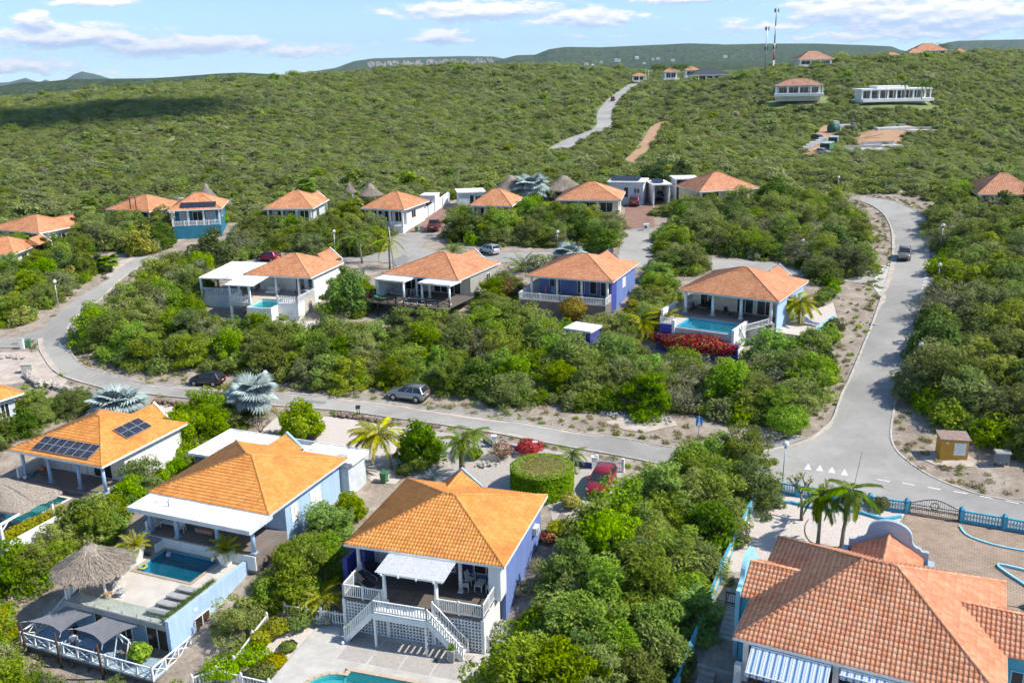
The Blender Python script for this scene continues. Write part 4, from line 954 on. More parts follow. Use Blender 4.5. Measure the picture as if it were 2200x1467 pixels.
    lounger(W(-4.3, -6.1, .01), rz + 1.05, 'black reclining sun lounger at the corner railing of the blue villa deck', GREYF, BLACKP, tilt=.8)
    lounger(W(-4.35, -4.6, .01), rz + 1.05, 'black reclining sun lounger near the shutters of the blue villa', GREYF, BLACKP, tilt=.8)
    # patio, slabs, pool
    z0 = -4.9
    pat = H.box('patio', -7.3, 6.6, -18, -7.55, -3.4, -2.64, CONC); pat.parent = None; pat.matrix_world = H.mw; tag(pat, kind='structure')
    for i in range(4):
        x = -4.2 + i * 2.25; MB().box(x, x + 2.1, -10.9, -8.2, -2.66, -2.628).build('slab', SLABG, pat)
    g = thing('swimming_pool', 'turquoise swimming pool with sandy brick coping below the blue villa', 'pool', H.W(0, 0, -2.6), rz)
    arc = [(-2.95 + 1.9 * math.cos(t) , -14.4 + 1.9 * math.sin(t)) for t in np.linspace(math.pi * 1.5, math.pi * .5, 14)]
    poly = [(-2.95, -12.0)] + [(-2.95, -12.5)] + arc[::-1][0:] + [(-2.95, -18.4), (4.6, -18.4), (4.6, -12.0)]
    n = len(poly); V = [(x, y, .03) for x, y in poly] + [(x, y, -1.4) for x, y in poly]
    MB().add(V, [tuple(range(n, 2 * n))] + [(i, (i + 1) % n, n + (i + 1) % n, n + i) for i in range(n)]).build('basin', POOLT_T, g)
    MB().add([(x, y, -.10) for x, y in poly], [tuple(range(n))]).build('water', WATER_T, g)
    ctr = Vector((sum(p[0] for p in poly) / n, sum(p[1] for p in poly) / n, 0)); mb = MB()
    for i in range(n):
        a, b = Vector((*poly[i], 0)), Vector((*poly[(i + 1) % n], 0)); d = (b - a); L = d.length; k = max(1, int(L / .24)); d.normalize(); nn = Vector((-d.y, d.x, 0)) * 1.0
        if nn.dot((a + b) / 2 - ctr) < 0: nn = -nn
        for j in range(k):
            p, q = a + d * (L * j / k + .008), a + d * (L * (j + 1) / k - .008); mb.hexa([p - Vector((0, 0, .02)), q - Vector((0, 0, .02)), q + nn * .3 - Vector((0, 0, .02)), p + nn * .3 - Vector((0, 0, .02))], [p + Vector((0, 0, .045)), q + Vector((0, 0, .045)), q + nn * .3 + Vector((0, 0, .045)), p + nn * .3 + Vector((0, 0, .045))])
    tag(mb.build('coping_bricks', M('sand_brick', (.58, .47, .33), (.46, .36, .25), 6, .85), g), kind='stuff')
    for i in range(2): MB().prism([(-4.85 + .5 * i + (1.9 - .6 * i) * .0 + (1.85 - .55 * i) * (1 - math.cos(t)), -14.4 + (1.85 - .55 * i) * math.sin(t)) for t in np.linspace(-math.pi / 2, math.pi / 2, 10)] , -1.4, -.35 - .35 * i).build('step', POOLT_T, g)
    mb = MB(); mb.box(-7.3, 6.6, -11.75, -7.55, -3.4, -2.64); mb.box(-7.3, -5.1, -18, -11.752, -3.4, -2.64); mb.box(4.88, 6.6, -18, -11.752, -3.4, -2.64); mb.prism([(-5.1, -11.752), (-5.1, -14.4), (-4.95, -13.6), (-4.5, -12.85), (-3.9, -12.4), (-3.2, -12.2), (-3.2, -11.752)][::-1], -3.4, -2.64)
    me = mb.mesh('patio', CONC); pat.data = me
    for pt, nm in (((-4.35, -8.75), 'tapered concrete planter with succulent on the patio, by the lattice corner'), ((3.35, -9.2), 'tapered concrete planter with succulent where the white stairs end')):
        t = thing('planter', nm, 'planter', H.W(pt[0], pt[1], -2.63), rz); MB().hexa([(-.16, -.16, 0), (.16, -.16, 0), (.16, .16, 0), (-.16, .16, 0)], [(-.27, -.27, .95), (.27, -.27, .95), (.27, .27, .95), (-.27, .27, .95)]).build('pot', CONCD, t)
        PENDING.append(('agave', t, .45, LEAF_B, (0, 0, .92)))
    loose('ball', MB().lathe([(.01, -.13), (.09, -.1), (.13, 0), (.09, .1), (.01, .13)], 12), LAMPG, 'small white ball on the patio below the lattice', 'ball', None, H.W(-4.55, -9.4, -2.5))
    loose('ball', MB().lathe([(.01, -.12), (.08, -.09), (.12, 0), (.08, .09), (.01, .12)], 12), BLACKP, 'small dark ball on the patio beside the planter', 'ball', None, H.W(2.35, -9.5, -2.51))
    # side gates in the skirt line
    for x0, x1, lab in ((-7.2, -5.3, 'white picket gate between the lattice deck and the shrubs of the blue villa'), (5.3, 7.0, 'white picket gate between the lattice deck and the big thicket')):
        t = thing('picket_gate', lab, 'gate', H.W((x0 + x1) / 2, -7.5, -2.64), rz); w = (x1 - x0) / 2
        MB().box(-w, w, -.03, .03, .25, .33).box(-w, w, -.03, .03, .95, 1.03).build('rail', WHITE, t); pk = MB().box(-.035, .035, -.05, -.03, .05, 1.15).mesh('picket', WHITE)
        for i in range(9): link('picket', pk, t, (-w + .1 + i * (2 * w - .2) / 8, 0, 0))
        for x in (-w, w): MB().box(x - .07, x + .07, -.07, .07, -.2, 1.3).build('post', WHITE, t)
    return H
PENDING = []
HB = blue_house()

# the pool house with the white flat porch
def pool_house():
    H = House('pool_villa', 'villa with orange roof, flat white porch roof and blue pool terrace', -21.99, 71.39, 11.71, 11.14, -22.3, -2.3)
    R_ = H.root; rz = R_.rotation_euler.z; W = H.W; H.exc(-7.6, 6.6, -20.2, -5); H.exc(-9, 7.2, 2, 9)
    H.hip(2.8, 1.78, TILE_O, .25, .34, .3, pick=300, fascia=GREYWALL, single_caps=True)
    H.gable(-1.0, 3.0, 6.5, 1.6, 3.65, 2.6, TILE_O, single=True)
    mb = MB(); mb.extr([(-2.75, -2.3), (-2.75, 2.55), (-1.0, 3.98), (.75, 2.55), (.75, -2.3)], 'y', 6.51, 6.75); mb.build('gable_parapet', TEALL, R_)
    H.box('wall', -5.3, 5.3, -2.9, 5.0, -2.6, 2.74, SKYB)
    H.box('porch_roof', -5.5, 5.95, -8.15, -5.45, 2.5, 2.72, WHITE_DIRTY); H.box('porch_ceiling', -5.3, 5.7, -7.95, -2.9, 2.40, 2.498, WHITE)
    mb = MB(); mb.box(-5.58, 6.03, -8.23, -8.152, 2.42, 2.78); mb.box(5.952, 6.03, -8.15, -5.4, 2.42, 2.78); mb.box(-5.58, -5.502, -8.15, -5.4, 2.42, 2.78); mb.build('porch_fascia', GREYWALL, R_)
    MB().tube([(-2.6, -6.9, 2.72), (-2.6, -6.9, 3.2), (-2.45, -6.9, 3.35)], .05, 7).build('vent_pipe', GREYB, R_)
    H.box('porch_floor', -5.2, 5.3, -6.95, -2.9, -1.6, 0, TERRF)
    for x, y in ((-5.0, -6.6), (-2.3, -6.7), (1.7, -6.75), (5.0, -6.7)): H.column(x, y, 0, 2.42, .17, SKYB)
    H.opening('door', -3.6, -.6, 0, 2.2, -2.9, leaves=3); H.opening('door', .4, 3.4, 0, 2.2, -2.9, leaves=3); H.opening('window', .5, 2.1, .4, 1.8, 5.3, 'x', 1, louver=True); H.opening('window', -2.2, -1.2, .4, 1.8, 5.3, 'x', 1, louver=True)
    H.box('porch_side_wall', -5.3, -5.1, -6.9, -2.9, 0, .9, WHITE)
    # garage block behind
    H.box('garage_wall', -8.3, -5.4, 2.7, 8.0, -2.4, 2.25, M('charcoal_plaster', (.13, .15, .17), None, 2, .8)); H.box('garage_wall', -5.398, 6.1, 5.2, 8.0, -2.4, 2.25, GREYWALL)
    H.box('garage_roof', -8.6, -5.9, 2.45, 8.25, 2.3, 2.52, WHITE_DIRTY); H.box('garage_roof', -5.898, -2.8, 5.3, 8.25, 2.3, 2.52, WHITE_DIRTY); H.box('garage_roof', .8, 6.5, 5.3, 8.25, 2.3, 2.52, WHITE_DIRTY)
    H.box('garage_roof_edge', -8.68, 6.58, 8.252, 8.34, 2.2, 2.6, WHITE); H.box('garage_roof_edge', -8.68, -8.602, 2.4, 8.25, 2.2, 2.6, WHITE)
    H.opening('window', -7.9, -6.5, .6, 1.6, 2.7)
    # terrace deck and lower floor
    t = MB()
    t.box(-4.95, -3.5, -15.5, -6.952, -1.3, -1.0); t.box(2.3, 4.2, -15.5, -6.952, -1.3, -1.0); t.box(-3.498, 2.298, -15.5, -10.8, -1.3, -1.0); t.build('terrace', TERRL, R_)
    H.box('porch_step_wall', -5.2, 5.3, -7.05, -6.953, -1.3, -.12, WHITE)
    H.box('lower_wall', -4.9, 4.3, -15.1, -14.8, -3.7, -1.3, BLUG); H.box('lower_wall', 4.202, 4.5, -15.6, -6.9, -3.9, -.62, SKYB); H.box('lower_wall', -5.1, -4.902, -15.3, -7, -3.9, -1.0, BLUG)
    H.box('terrace_edge', -4.95, 4.2, -15.62, -15.502, -1.42, -.98, CONCD)
    H.opening('door', 1.9, 3.9, -3.6, -1.6, -15.1, pane=BRWIN); H.opening('window', -.6, .6, -3.3, -1.7, -15.1, pane=BRWIN); H.opening('door', -2.8, -1.2, -3.6, -1.6, -15.1, pane=BRWIN)
    H.opening('window', -13.2, -11.6, -3.0, -1.9, 4.5, 'x', 1, pane=BRWIN); H.opening('vent', -13.1, -12.8, -1.35, -1.15, 4.5, 'x', 1, leaves=1)
    for i in range(6): x0 = -3.9; z1 = -.0 - i * .2; H.box('step', -4.75, -3.65, -7.05 - i * .24 - .24, -7.05 - i * .24, -1.0, z1 - .2 + .02, CONCD)
    H.box('step_wall', -5.1, -4.76, -8.8, -6.96, -1.0, .35, WHITE); H.box('step_wall', -3.64, -3.5, -7.9, -7.06, -1.0, -.3, WHITE)
    H.pool(-3.2, 2.0, -10.5, -7.25, -1.0, 1.3, POOLT_B, WATER_B, M('tan_coping_stone', (.42, .35, .27), (.33, .27, .2), 5, .85), 'deep blue rectangular pool on the terrace of the pool villa', cw=.28)
    # planter strip with grass along the right parapet
    H.box('planter_soil', 3.75, 4.2, -15.4, -10.2, -1.0, -.72, DIRT)
    PENDING.append(('grass', H, [(3.97, y, -.7) for y in np.arange(-15.3, -10.2, .14)]))
    # glass railing
    gl = thing('glass_railing', 'frameless glass railing along the front edge of the pool terrace', 'railing', W(0, -15.5, -1.0), rz)
    pm = MB().box(-.62, .62, -.008, .008, .05, 1.0).mesh('glass_panel', GLASS)
    for i in range(6): link('glass_panel', pm, gl, (-2.85 + i * 1.27, .06, 0))
    for i in range(7): MB().box(-3.5 + i * 1.27 - .02, -3.5 + i * 1.27 + .02, .03, .09, 0, .25).build('clamp', STEELG, gl)
    for i, lab in enumerate(('nearest the pool', 'second from the pool', 'third from the pool', 'at the glass railing')):
        lounger(W(3.0, -11.7 - i * 1.0, -1.0), rz - math.pi / 2, 'grey sun lounger beside the grass planter, %s' % lab, GREYF, GREYF, 'grey loungers on the pool terrace', .05)
    for (x, y, lab) in ((-4.15, -9.35, 'tall tapered white planter with a yellow palm by the terrace steps'), (2.9, -7.45, 'tall tapered white planter with a yellow palm at the far corner of the blue pool')):
        t = thing('planter', lab, 'planter', W(x, y, -1.0), rz); MB().hexa([(-.3, -.3, 0), (.3, -.3, 0), (.3, .3, 0), (-.3, .3, 0)], [(-.55, -.55, 1.25), (.55, -.55, 1.25), (.55, .55, 1.25), (-.55, .55, 1.25)]).build('pot', WHITE, t)
        PENDING.append(('smallpalm', t, 1.0, LEAF_YP, (0, 0, 1.2)))
    palapa('palapa', 'round thatched palapa on the terrace above the shade sails', W(-4.1, -13.5, -1.0), 2.6, 3.55, 1.85, seed=3)
    ch = thing('hanging_chair', 'white wicker egg chair under the edge of the palapa', 'chair', W(-1.5, -13.7, -1.0), rz)
    mb = MB()
    for k in range(8): a = k * math.pi / 4; mb.tube([(.45 * math.sin(t) * math.cos(a), .45 * math.sin(t) * math.sin(a), .75 - .55 * math.cos(t)) for t in np.linspace(0.05, 2.2, 7)], .018, 4)
    mb.build('wicker_shell', WHITE, ch); MB().lathe([(.05, .3), (.35, .36), (.33, .46), (.02, .48)], 12).build('cushion', GREYF, ch); MB().tube([(0, 0, .19), (0, 0, .02)], [.02, .3], 8).build('base', WHITE, ch)
    table(W(-2.2, -14.2, -1.0), rz, 'small wooden stool table under the palapa', .45, .45, .42, M('light_oak', (.45, .28, .14), None, 3, .6), name='stool')
    # porch furniture
    t = table(W(-4.0, -5.6, 0), rz, 'pale bench table at the porch wall of the pool villa', 1.5, .7, .5, WHITE)
    armchair(W(-2.6, -5.9, 0), rz + .4, 'white wicker armchair behind the porch column of the pool villa', WHITE, WHITE)
    lo = thing('sofa', 'red and white cushioned sofa in the shade of the flat porch', 'sofa', W(-.6, -5.3, 0), rz)
    MB().box(-.8, .8, -.4, .4, .1, .42).build('seat', M('red_woven_cloth', (.35, .10, .08), (.5, .4, .35), 9, .9), lo); MB().box(-.8, .8, .25, .42, .42, .8).build('backrest', WHITE, lo)
    fl = thing('pool_float', 'yellow and green inflatable at the pool corner', 'pool float', W(-3.05, -9.9, -1.08), rz); MB().tube([(.3 * math.cos(a), .3 * math.sin(a), .05) for a in np.linspace(0, 6.28, 13)], .1, 8, False).build('ring', M('yellow_vinyl', (.6, .42, .12), (.2, .4, .12), 5, .4), fl)
    bb = loose('ball', MB().lathe([(.01, -.2), (.14, -.15), (.2, 0), (.14, .15), (.01, .2)], 14), M('pink_beach_ball', (.65, .22, .35), (.75, .75, .78), 4, .4), 'pink and white beach ball floating in the blue pool', 'ball', None, W(-2.4, -7.8, -.98))
    # lower deck, railing, sails
    zd = -3.6
    dk = MB()
    y = -17.95
    while y < -15.15: dk.box(-7.0, 4.9, y, y + .135, zd - .06, zd + rng.uniform(-.003, .003)); y += .147
    tag(dk.build('lower_deck_boards', DECKB, R_), kind='stuff')
    H.box('lower_deck_frame', -6.95, 4.85, -17.9, -15.1, zd - .3, zd - .07, WOODG)
    H.rail((-7.0, -17.9), (4.85, -17.9), zd, 1.0, WHITE, style='cross', posts=[0, .33, .66, 1], post=.13); H.rail((-7.0, -15.3), (-7.0, -17.9), zd, 1.0, WHITE, style='cross'); H.rail((4.85, -17.9), (4.85, -14.2), zd, 1.0, WHITE, style='cross'); H.rail((-6.9, -15.4), (-5.2, -14.2), (zd, zd + 2.2), .95, WHITE, .16); H.rail((-5.2, -14.2), (-4.9, -15.4), -1.3, 1.0, WHITE, .16)
    for i in range(9): x = -6.6 + i * 1.4; H.box('deck_post', x - .08, x + .08, -17.95, -17.8, zd - 2.6, zd - .3, WOODG)
    for k, xs in enumerate((-6.4, -3.2, .6)): MB().tube([(xs, -18.12, zd - 1.5), (xs + .12, -18.3, zd + 2.1)], [.1, .07], 8).build('sail_pole', WOODD, R_)
    def sail(c, label):
        t = thing('shade_sail', label, 'shade sail', W(0, 0, 0), rz); n = 12; V = []; C4 = [Vector(q) for q in c]
        for i in range(n + 1):
            for j in range(n + 1):
                u, v = i / n, j / n; p = C4[0] * (1 - u) * (1 - v) + C4[1] * u * (1 - v) + C4[2] * u * v + C4[3] * (1 - u) * v
                ctr = sum(C4, Vector()) / 4; du, dv = 4 * u * (1 - u), 4 * v * (1 - v)
                p = p + (ctr - p) * (.22 * (du * (1 - dv) + dv * (1 - du))); p.z -= .12 * du * dv; V.append(p)
        me = MB(); me.add(V, [(i * (n + 1) + j, i * (n + 1) + j + 1, (i + 1) * (n + 1) + j + 1, (i + 1) * (n + 1) + j) for i in range(n) for j in range(n)], True); me.build('cloth', CHARC, t)
        mb = MB()
        for p in C4: mb.tube([p, p + (p - sum(C4, Vector()) / 4).normalized() * .5], .015, 5)
        mb.build('rope', WHITE, t); return t
    sail([(-6.5, -17.6, zd + 1.75), (-3.2, -17.7, zd + 1.7), (-1.9, -15.3, zd + 2.2), (-4.6, -15.3, zd + 2.3)], 'charcoal shade sail over the lower deck, nearer the outdoor stair')
    sail([(-2.6, -17.2, zd + 1.8), (.7, -17.8, zd + 1.75), (2.2, -15.35, zd + 2.2), (-1.1, -15.3, zd + 2.3)], 'charcoal shade sail over the lower deck, nearer the swing bench')
    sw = thing('swing_bench', 'white wooden swing bench on the lower deck beside the sail pole', 'swing bench', W(1.3, -16.6, zd), rz - .3)
    mb = MB()
    for x in (-.75, .75): mb.beam((x, -.5, 0), (x, 0, 1.75), .07, .07); mb.beam((x, .5, 0), (x, 0, 1.75), .07, .07)
    mb.beam((-.75, 0, 1.75), (.75, 0, 1.75), .08, .08); mb.build('frame', WHITE, sw); MB().box(-.6, .6, -.25, .2, .42, .47).build('seat', WOODG, sw); MB().box(-.6, .6, .2, .25, .5, .95).build('backrest', WOODG, sw)
    table(W(-1.6, -16.9, zd), rz, 'white dining table under the shade sail', 1.5, .8, .74, WHITE, DECKB)
    person_at_table(W(-3.0, -17.0, zd), rz)
    armchair(W(-3.7, -16.3, zd), rz + .6, 'dark lounge chair under the sail by the lower doors', DARKM, BLACKP)
    PENDING.append(('bush', W(2.6, -16.6, zd), 1.0, LEAF_B, 'bright green potted bush at the corner of the blue deck', 'bush'))
    return H

# a seated person, built as one skin
def skin_person(name, label, loc, rz, joints, edges, radii, mats, hair=None, cut=None):
    t = thing(name, label, 'person', loc, rz)
    me = bpy.data.meshes.new('body'); me.from_pydata(joints, edges, []); me.update(); o = link('body', me, t)
    sk = o.modifiers.new('skin', 'SKIN'); sk.use_smooth_shade = True
    sv = me.skin_vertices[0].data
    for i, r in enumerate(radii): sv[i].radius = r if isinstance(r, tuple) else (r, r)
    sv[0].use_root = True
    ss = o.modifiers.new('sub', 'SUBSURF'); ss.levels = 1; ss.render_levels = 2
    dg = bpy.context.evaluated_depsgraph_get(); ev = o.evaluated_get(dg); nm = bpy.data.meshes.new_from_object(ev); o.modifiers.clear(); o.data = nm
    nm.materials.clear()
    for m in mats: nm.materials.append(m)
    for p in nm.polygons:
        p.use_smooth = True; p.material_index = cut(p.center) if cut else 0
    return t, o
SKINM = M('skin_tone', (.42, .25, .17), None, 4, .6); SHIRT = M('white_shirt_cloth', (.78, .80, .84), (.6, .64, .72), 4, .9); JEANS = M('blue_trouser_cloth', (.08, .14, .28), None, 4, .9); HAIRM = M('dark_hair', (.03, .022, .018), None, 6, .7)
def person_at_table(loc, rz):
    J = [(0, 0, .52), (0, .03, .72), (0, .02, .95), (0, 0, 1.08), (0, -.02, 1.17), (0, -.05, 1.27), (0, -.05, 1.37),
         (-.17, .02, 1.02), (-.25, -.06, .80), (-.16, -.28, .76), (-.12, -.36, .77), (.17, .02, 1.02), (.25, -.06, .80), (.16, -.28, .76), (.12, -.36, .77),
         (-.1, -.06, .50), (-.12, -.42, .50), (-.12, -.44, .10), (-.12, -.56, .04), (.1, -.06, .50), (.12, -.42, .50), (.12, -.44, .10), (.12, -.56, .04)]
    E = [(0, 1), (1, 2), (2, 3), (3, 4), (4, 5), (5, 6), (2, 7), (7, 8), (8, 9), (9, 10), (2, 11), (11, 12), (12, 13), (13, 14), (0, 15), (15, 16), (16, 17), (17, 18), (0, 19), (19, 20), (20, 21), (21, 22)]
    Rr = [(.16, .12), (.14, .11), (.16, .11), (.06, .06), (.055, .055), (.095, .105), (.075, .085), .065, .05, .038, .035, .065, .05, .038, .035, .085, .075, .05, .04, .085, .075, .05, .04]
    def cut(c): return 2 if c.z < .60 and c.y < .06 and c.z > .09 or (c.z < .56) else (0 if c.z > 1.09 or (c.y < -.2 and c.z > .6) else 1)
    t, b = skin_person('person', 'person in a white shirt and blue trousers seated under the shade sail', loc, rz + .5, J, E, Rr, [SKINM, SHIRT, JEANS], cut=cut)
    MB().lathe([(.11, -.02), (.118, .04), (.10, .10), (.05, .135), (.005, .14)], 14, (0, -.035, 1.30)).build('hair', HAIRM, t)
    for s in (-1, 1):
        for k in range(5): x = s * (.12 + (-.03 + .015 * k)); MB().tube([(x, -.36, .77), (x * .98, -.41 - .01 * (2 - abs(k - 2)), .765), (x * .96, -.44 - .01 * (2 - abs(k - 2)), .75)], [.011, .01, .007], 5).build('finger', SKINM, b)
    c = thing('garden_chair', 'white plastic chair under the seated person', 'chair', loc, rz + .5)
    MB().box(-.24, .24, -.3, .22, .36, .40).build('seat', WHITE, c); MB().box(-.24, .24, .2, .24, .40, .85).build('backrest', WHITE, c)
    for x in (-.2, .2):
        for y in (-.25, .18): MB().box(x - .02, x + .02, y - .02, y + .02, 0, .36).build('leg', WHITE, c)
HP = pool_house()

# the solar-panel house, far left of the front row
def solar_house():
    H = House('solar_villa', 'villa with two sets of solar panels on its orange hip roof', -38.42, 80.65, 11.0, 10.71, -22.45, -2.3)
    R_ = H.root; rz = R_.rotation_euler.z; W = H.W; H.exc(-8, 5, -14, -4)
    roof = H.hip(2.8, 1.96, TILE_O, .25, .34, .3, pick=300, fascia=WHITE, single_caps=True)
    H.gable(.7, 2.8, 6.2, 1.65, 3.75, 2.6, TILE_O, single=True)
    mb = MB(); mb.extr([(-1.1, -2.3), (-1.1, 2.5), (.7, 4.05), (2.5, 2.5), (2.5, -2.3)], 'y', 6.21, 6.45); mb.build('gable_parapet', WHITE, R_)
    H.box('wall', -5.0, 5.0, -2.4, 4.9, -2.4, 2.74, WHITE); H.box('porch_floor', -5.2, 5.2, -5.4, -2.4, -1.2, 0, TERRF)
    H.box('porch_side_wall', -5.2, -5.0, -5.2, -2.4, 0, 1.0, WHITE)
    for x in (-4.6, -1.5, 2.0, 4.9): H.column(x, -4.8, 0, 2.66, .17, SKYB)
    H.opening('door', 1.2, 3.4, 0, 2.1, -2.4, leaves=2); H.opening('door', -1.6, .4, 0, 2.1, -2.4, frame=GREYWALL, pane=WHITE); H.opening('window', -4.5, -3.0, 0, 2.2, -2.4, louver=True)
    # solar panels: parts of the roof, lying parallel to its slopes
    def array(fr, u0, v0, nu, nv, pw, ph, base=0.0):
        A, e, s, n = fr
        for i in range(nu):
            for j in range(nv):
                p = A + e * (u0 + i * (pw + .03)) + s * (v0 + j * (ph + .03)) + n * .17
                o = link('solar_panel', shared(('sp', pw, ph), lambda: MB().box(0, pw, 0, ph, -.02, .02).mesh('solar_panel', ALU)), roof); o.matrix_local = Matrix.LocRotScale(p, Matrix((e, s, n)).transposed().to_quaternion(), None)
                c = link('solar_cells', shared(('sc', pw, ph), lambda: cells(pw, ph)), o)
    def cells(pw, ph):
        mb = MB(); nx, ny = 3, 5; g = .035
        for i in range(nx):
            for j in range(ny): mb.box(g + (pw - 2 * g) * i / nx + .006, g + (pw - 2 * g) * (i + 1) / nx - .006, g + (ph - 2 * g) * j / ny + .006, g + (ph - 2 * g) * (j + 1) / ny - .006, .015, .026)
        return mb.mesh('solar_cells', SOLAR)
    w, d, h = 5.5, 5.355, 1.96
    fA = face_frame([(-w, -d, 2.8), (w, -d, 2.8), (.3, 0, 2.8 + h), (-.3, 0, 2.8 + h)]); array(fA, 2.5, .42, 7, 2, .92, .86)
    fB = face_frame([(w, -d, 2.8), (w, d, 2.8), (.3, 0, 2.8 + h)]); array(fB, 4.5, 1.5, 3, 2, 1.02, .85)
    # terrace, pool, thatched shelter
    t = MB(); t.box(-7.6, -2.6, -13, -5.402, -1.6, -.3); t.box(2.4, 4.4, -13, -5.402, -1.6, -.3); t.box(-2.598, 2.398, -6.1, -5.402, -1.6, -.3); t.box(-2.598, 2.398, -13, -11.4, -1.6, -.3); t.build('terrace', TERRF, R_)
    H.pool(-2.3, 2.1, -11.1, -6.4, -.3, 1.2, POOLT_G, WATER_T, CREAM, 'turquoise pool half hidden under the straw roof of the solar villa', cw=.25)
    H.box('terrace_wall', 4.4, 4.62, -15.5, -2.0, -3.2, .1, WHITE); H.box('terrace_wall', -7.8, -7.6, -8.5, -5.0, -2.8, .5, WHITE); H.box('terrace_front', -7.6, 4.6, -13.3, -13.002, -3.4, -.5, SKYB)
    s = thing('thatched_shelter', 'wide straw roofed shelter with white beams beside the turquoise pool', 'shelter', W(.5, -11.0, -.3), rz)
    A, B, C3, D = (4.2, 2.0, 2.3), (3.7, -1.9, 2.15), (-5.5, -2.6, 2.1), (-5.5, 2.6, 2.2); Pk = (-1.0, .2, 3.3)
    n = 10; mb = MB(); ring = []
    for p, q in ((A, B), (B, C3), (C3, D), (D, A)):
        for i in range(n): t_ = i / n; ring.append(tuple(p[k] * (1 - t_) + q[k] * t_ + (rng.uniform(-.1, .1) if k < 2 else rng.uniform(-.06, .06)) for k in range(3)))
    m = len(ring); V = [Pk] + [tuple(Pk[k] * .5 + r[k] * .5 + (rng.uniform(-.05, .05) + (.06 if k == 2 else 0)) for k in range(3)) for r in ring] + ring + [(x * 1.02, y * 1.02, z - .22 + rng.uniform(-.06, .06)) for x, y, z in ring]
    F = [(0, 1 + k, 1 + (k + 1) % m) for k in range(m)] + [(1 + k, 1 + (k + 1) % m, 1 + m + (k + 1) % m, 1 + m + k) for k in range(m)] + [(1 + m + k, 1 + m + (k + 1) % m, 1 + 2 * m + (k + 1) % m, 1 + 2 * m + k) for k in range(m)]
    MB().add(V, F).build('straw_roof', THATCH, s)
    for p in ((3.6, 1.3), (3.8, -3.7), (-4.5, -2.2), (-4.5, 2.0)): MB().box(p[0] - .09, p[0] + .09, p[1] - .09, p[1] + .09, -.1, 2.1).build('post', WHITE, s)
    MB().beam((3.6, 1.3, 2.05), (3.8, -3.7, 2.0), .14, .18).build('beam', WHITE, s); MB().beam((3.8, -3.7, 1.95), (-4.5, -3.4, 1.95), .12, .16).build('beam', WHITE, s)
    for a, b in (((3.6, 1.3, 1.4), (3.64, .5, 2.0)), ((3.8, -3.7, 1.35), (3.76, -2.9, 1.95)), ((3.8, -3.7, 1.35), (3.1, -3.68, 1.9))): MB().beam(a, b, .07, .09).build('brace', WHITE, s)
    PENDING.append(('hedgebox', W, rz, (3.4, 4.35, -14.6, -8.6, -.4, .25), LEAF_Y, 'pale flowering hedge in the planter wall beside the straw shelter'))
    bk = thing('bucket', 'teal bucket standing in the shaded porch of the solar villa', 'bucket', W(-4.2, -4.4, 0), rz); MB().tube([(0, 0, 0), (0, 0, .35)], [.15, .19], 12).build('pail', M('teal_plastic', (.03, .22, .28), None, 3, .5), bk)
    bw = thing('bucket', 'small white bucket on the porch floor of the solar villa', 'bucket', W(-4.35, -5.1, 0), rz); MB().tube([(0, 0, 0), (0, 0, .28)], [.13, .17], 12).build('pail', WHITE, bw)
    bar = thing('barbecue', 'rusty barbecue drum near the porch wall of the solar villa', 'barbecue', W(-3.3, -4.0, 0), rz); MB().tube([(-.3, 0, .7), (.3, 0, .7)], .2, 12).build('drum', TERRAC, bar); MB().beam((-.25, -.15, 0), (-.25, 0, .6), .03, .03).beam((.25, .15, 0), (.25, 0, .6), .03, .03).beam((-.25, .15, 0), (-.25, 0, .6), .03, .03).beam((.25, -.15, 0), (.25, 0, .6), .03, .03).build('stand', DARKM, bar)
    return H
HSOL = solar_house()

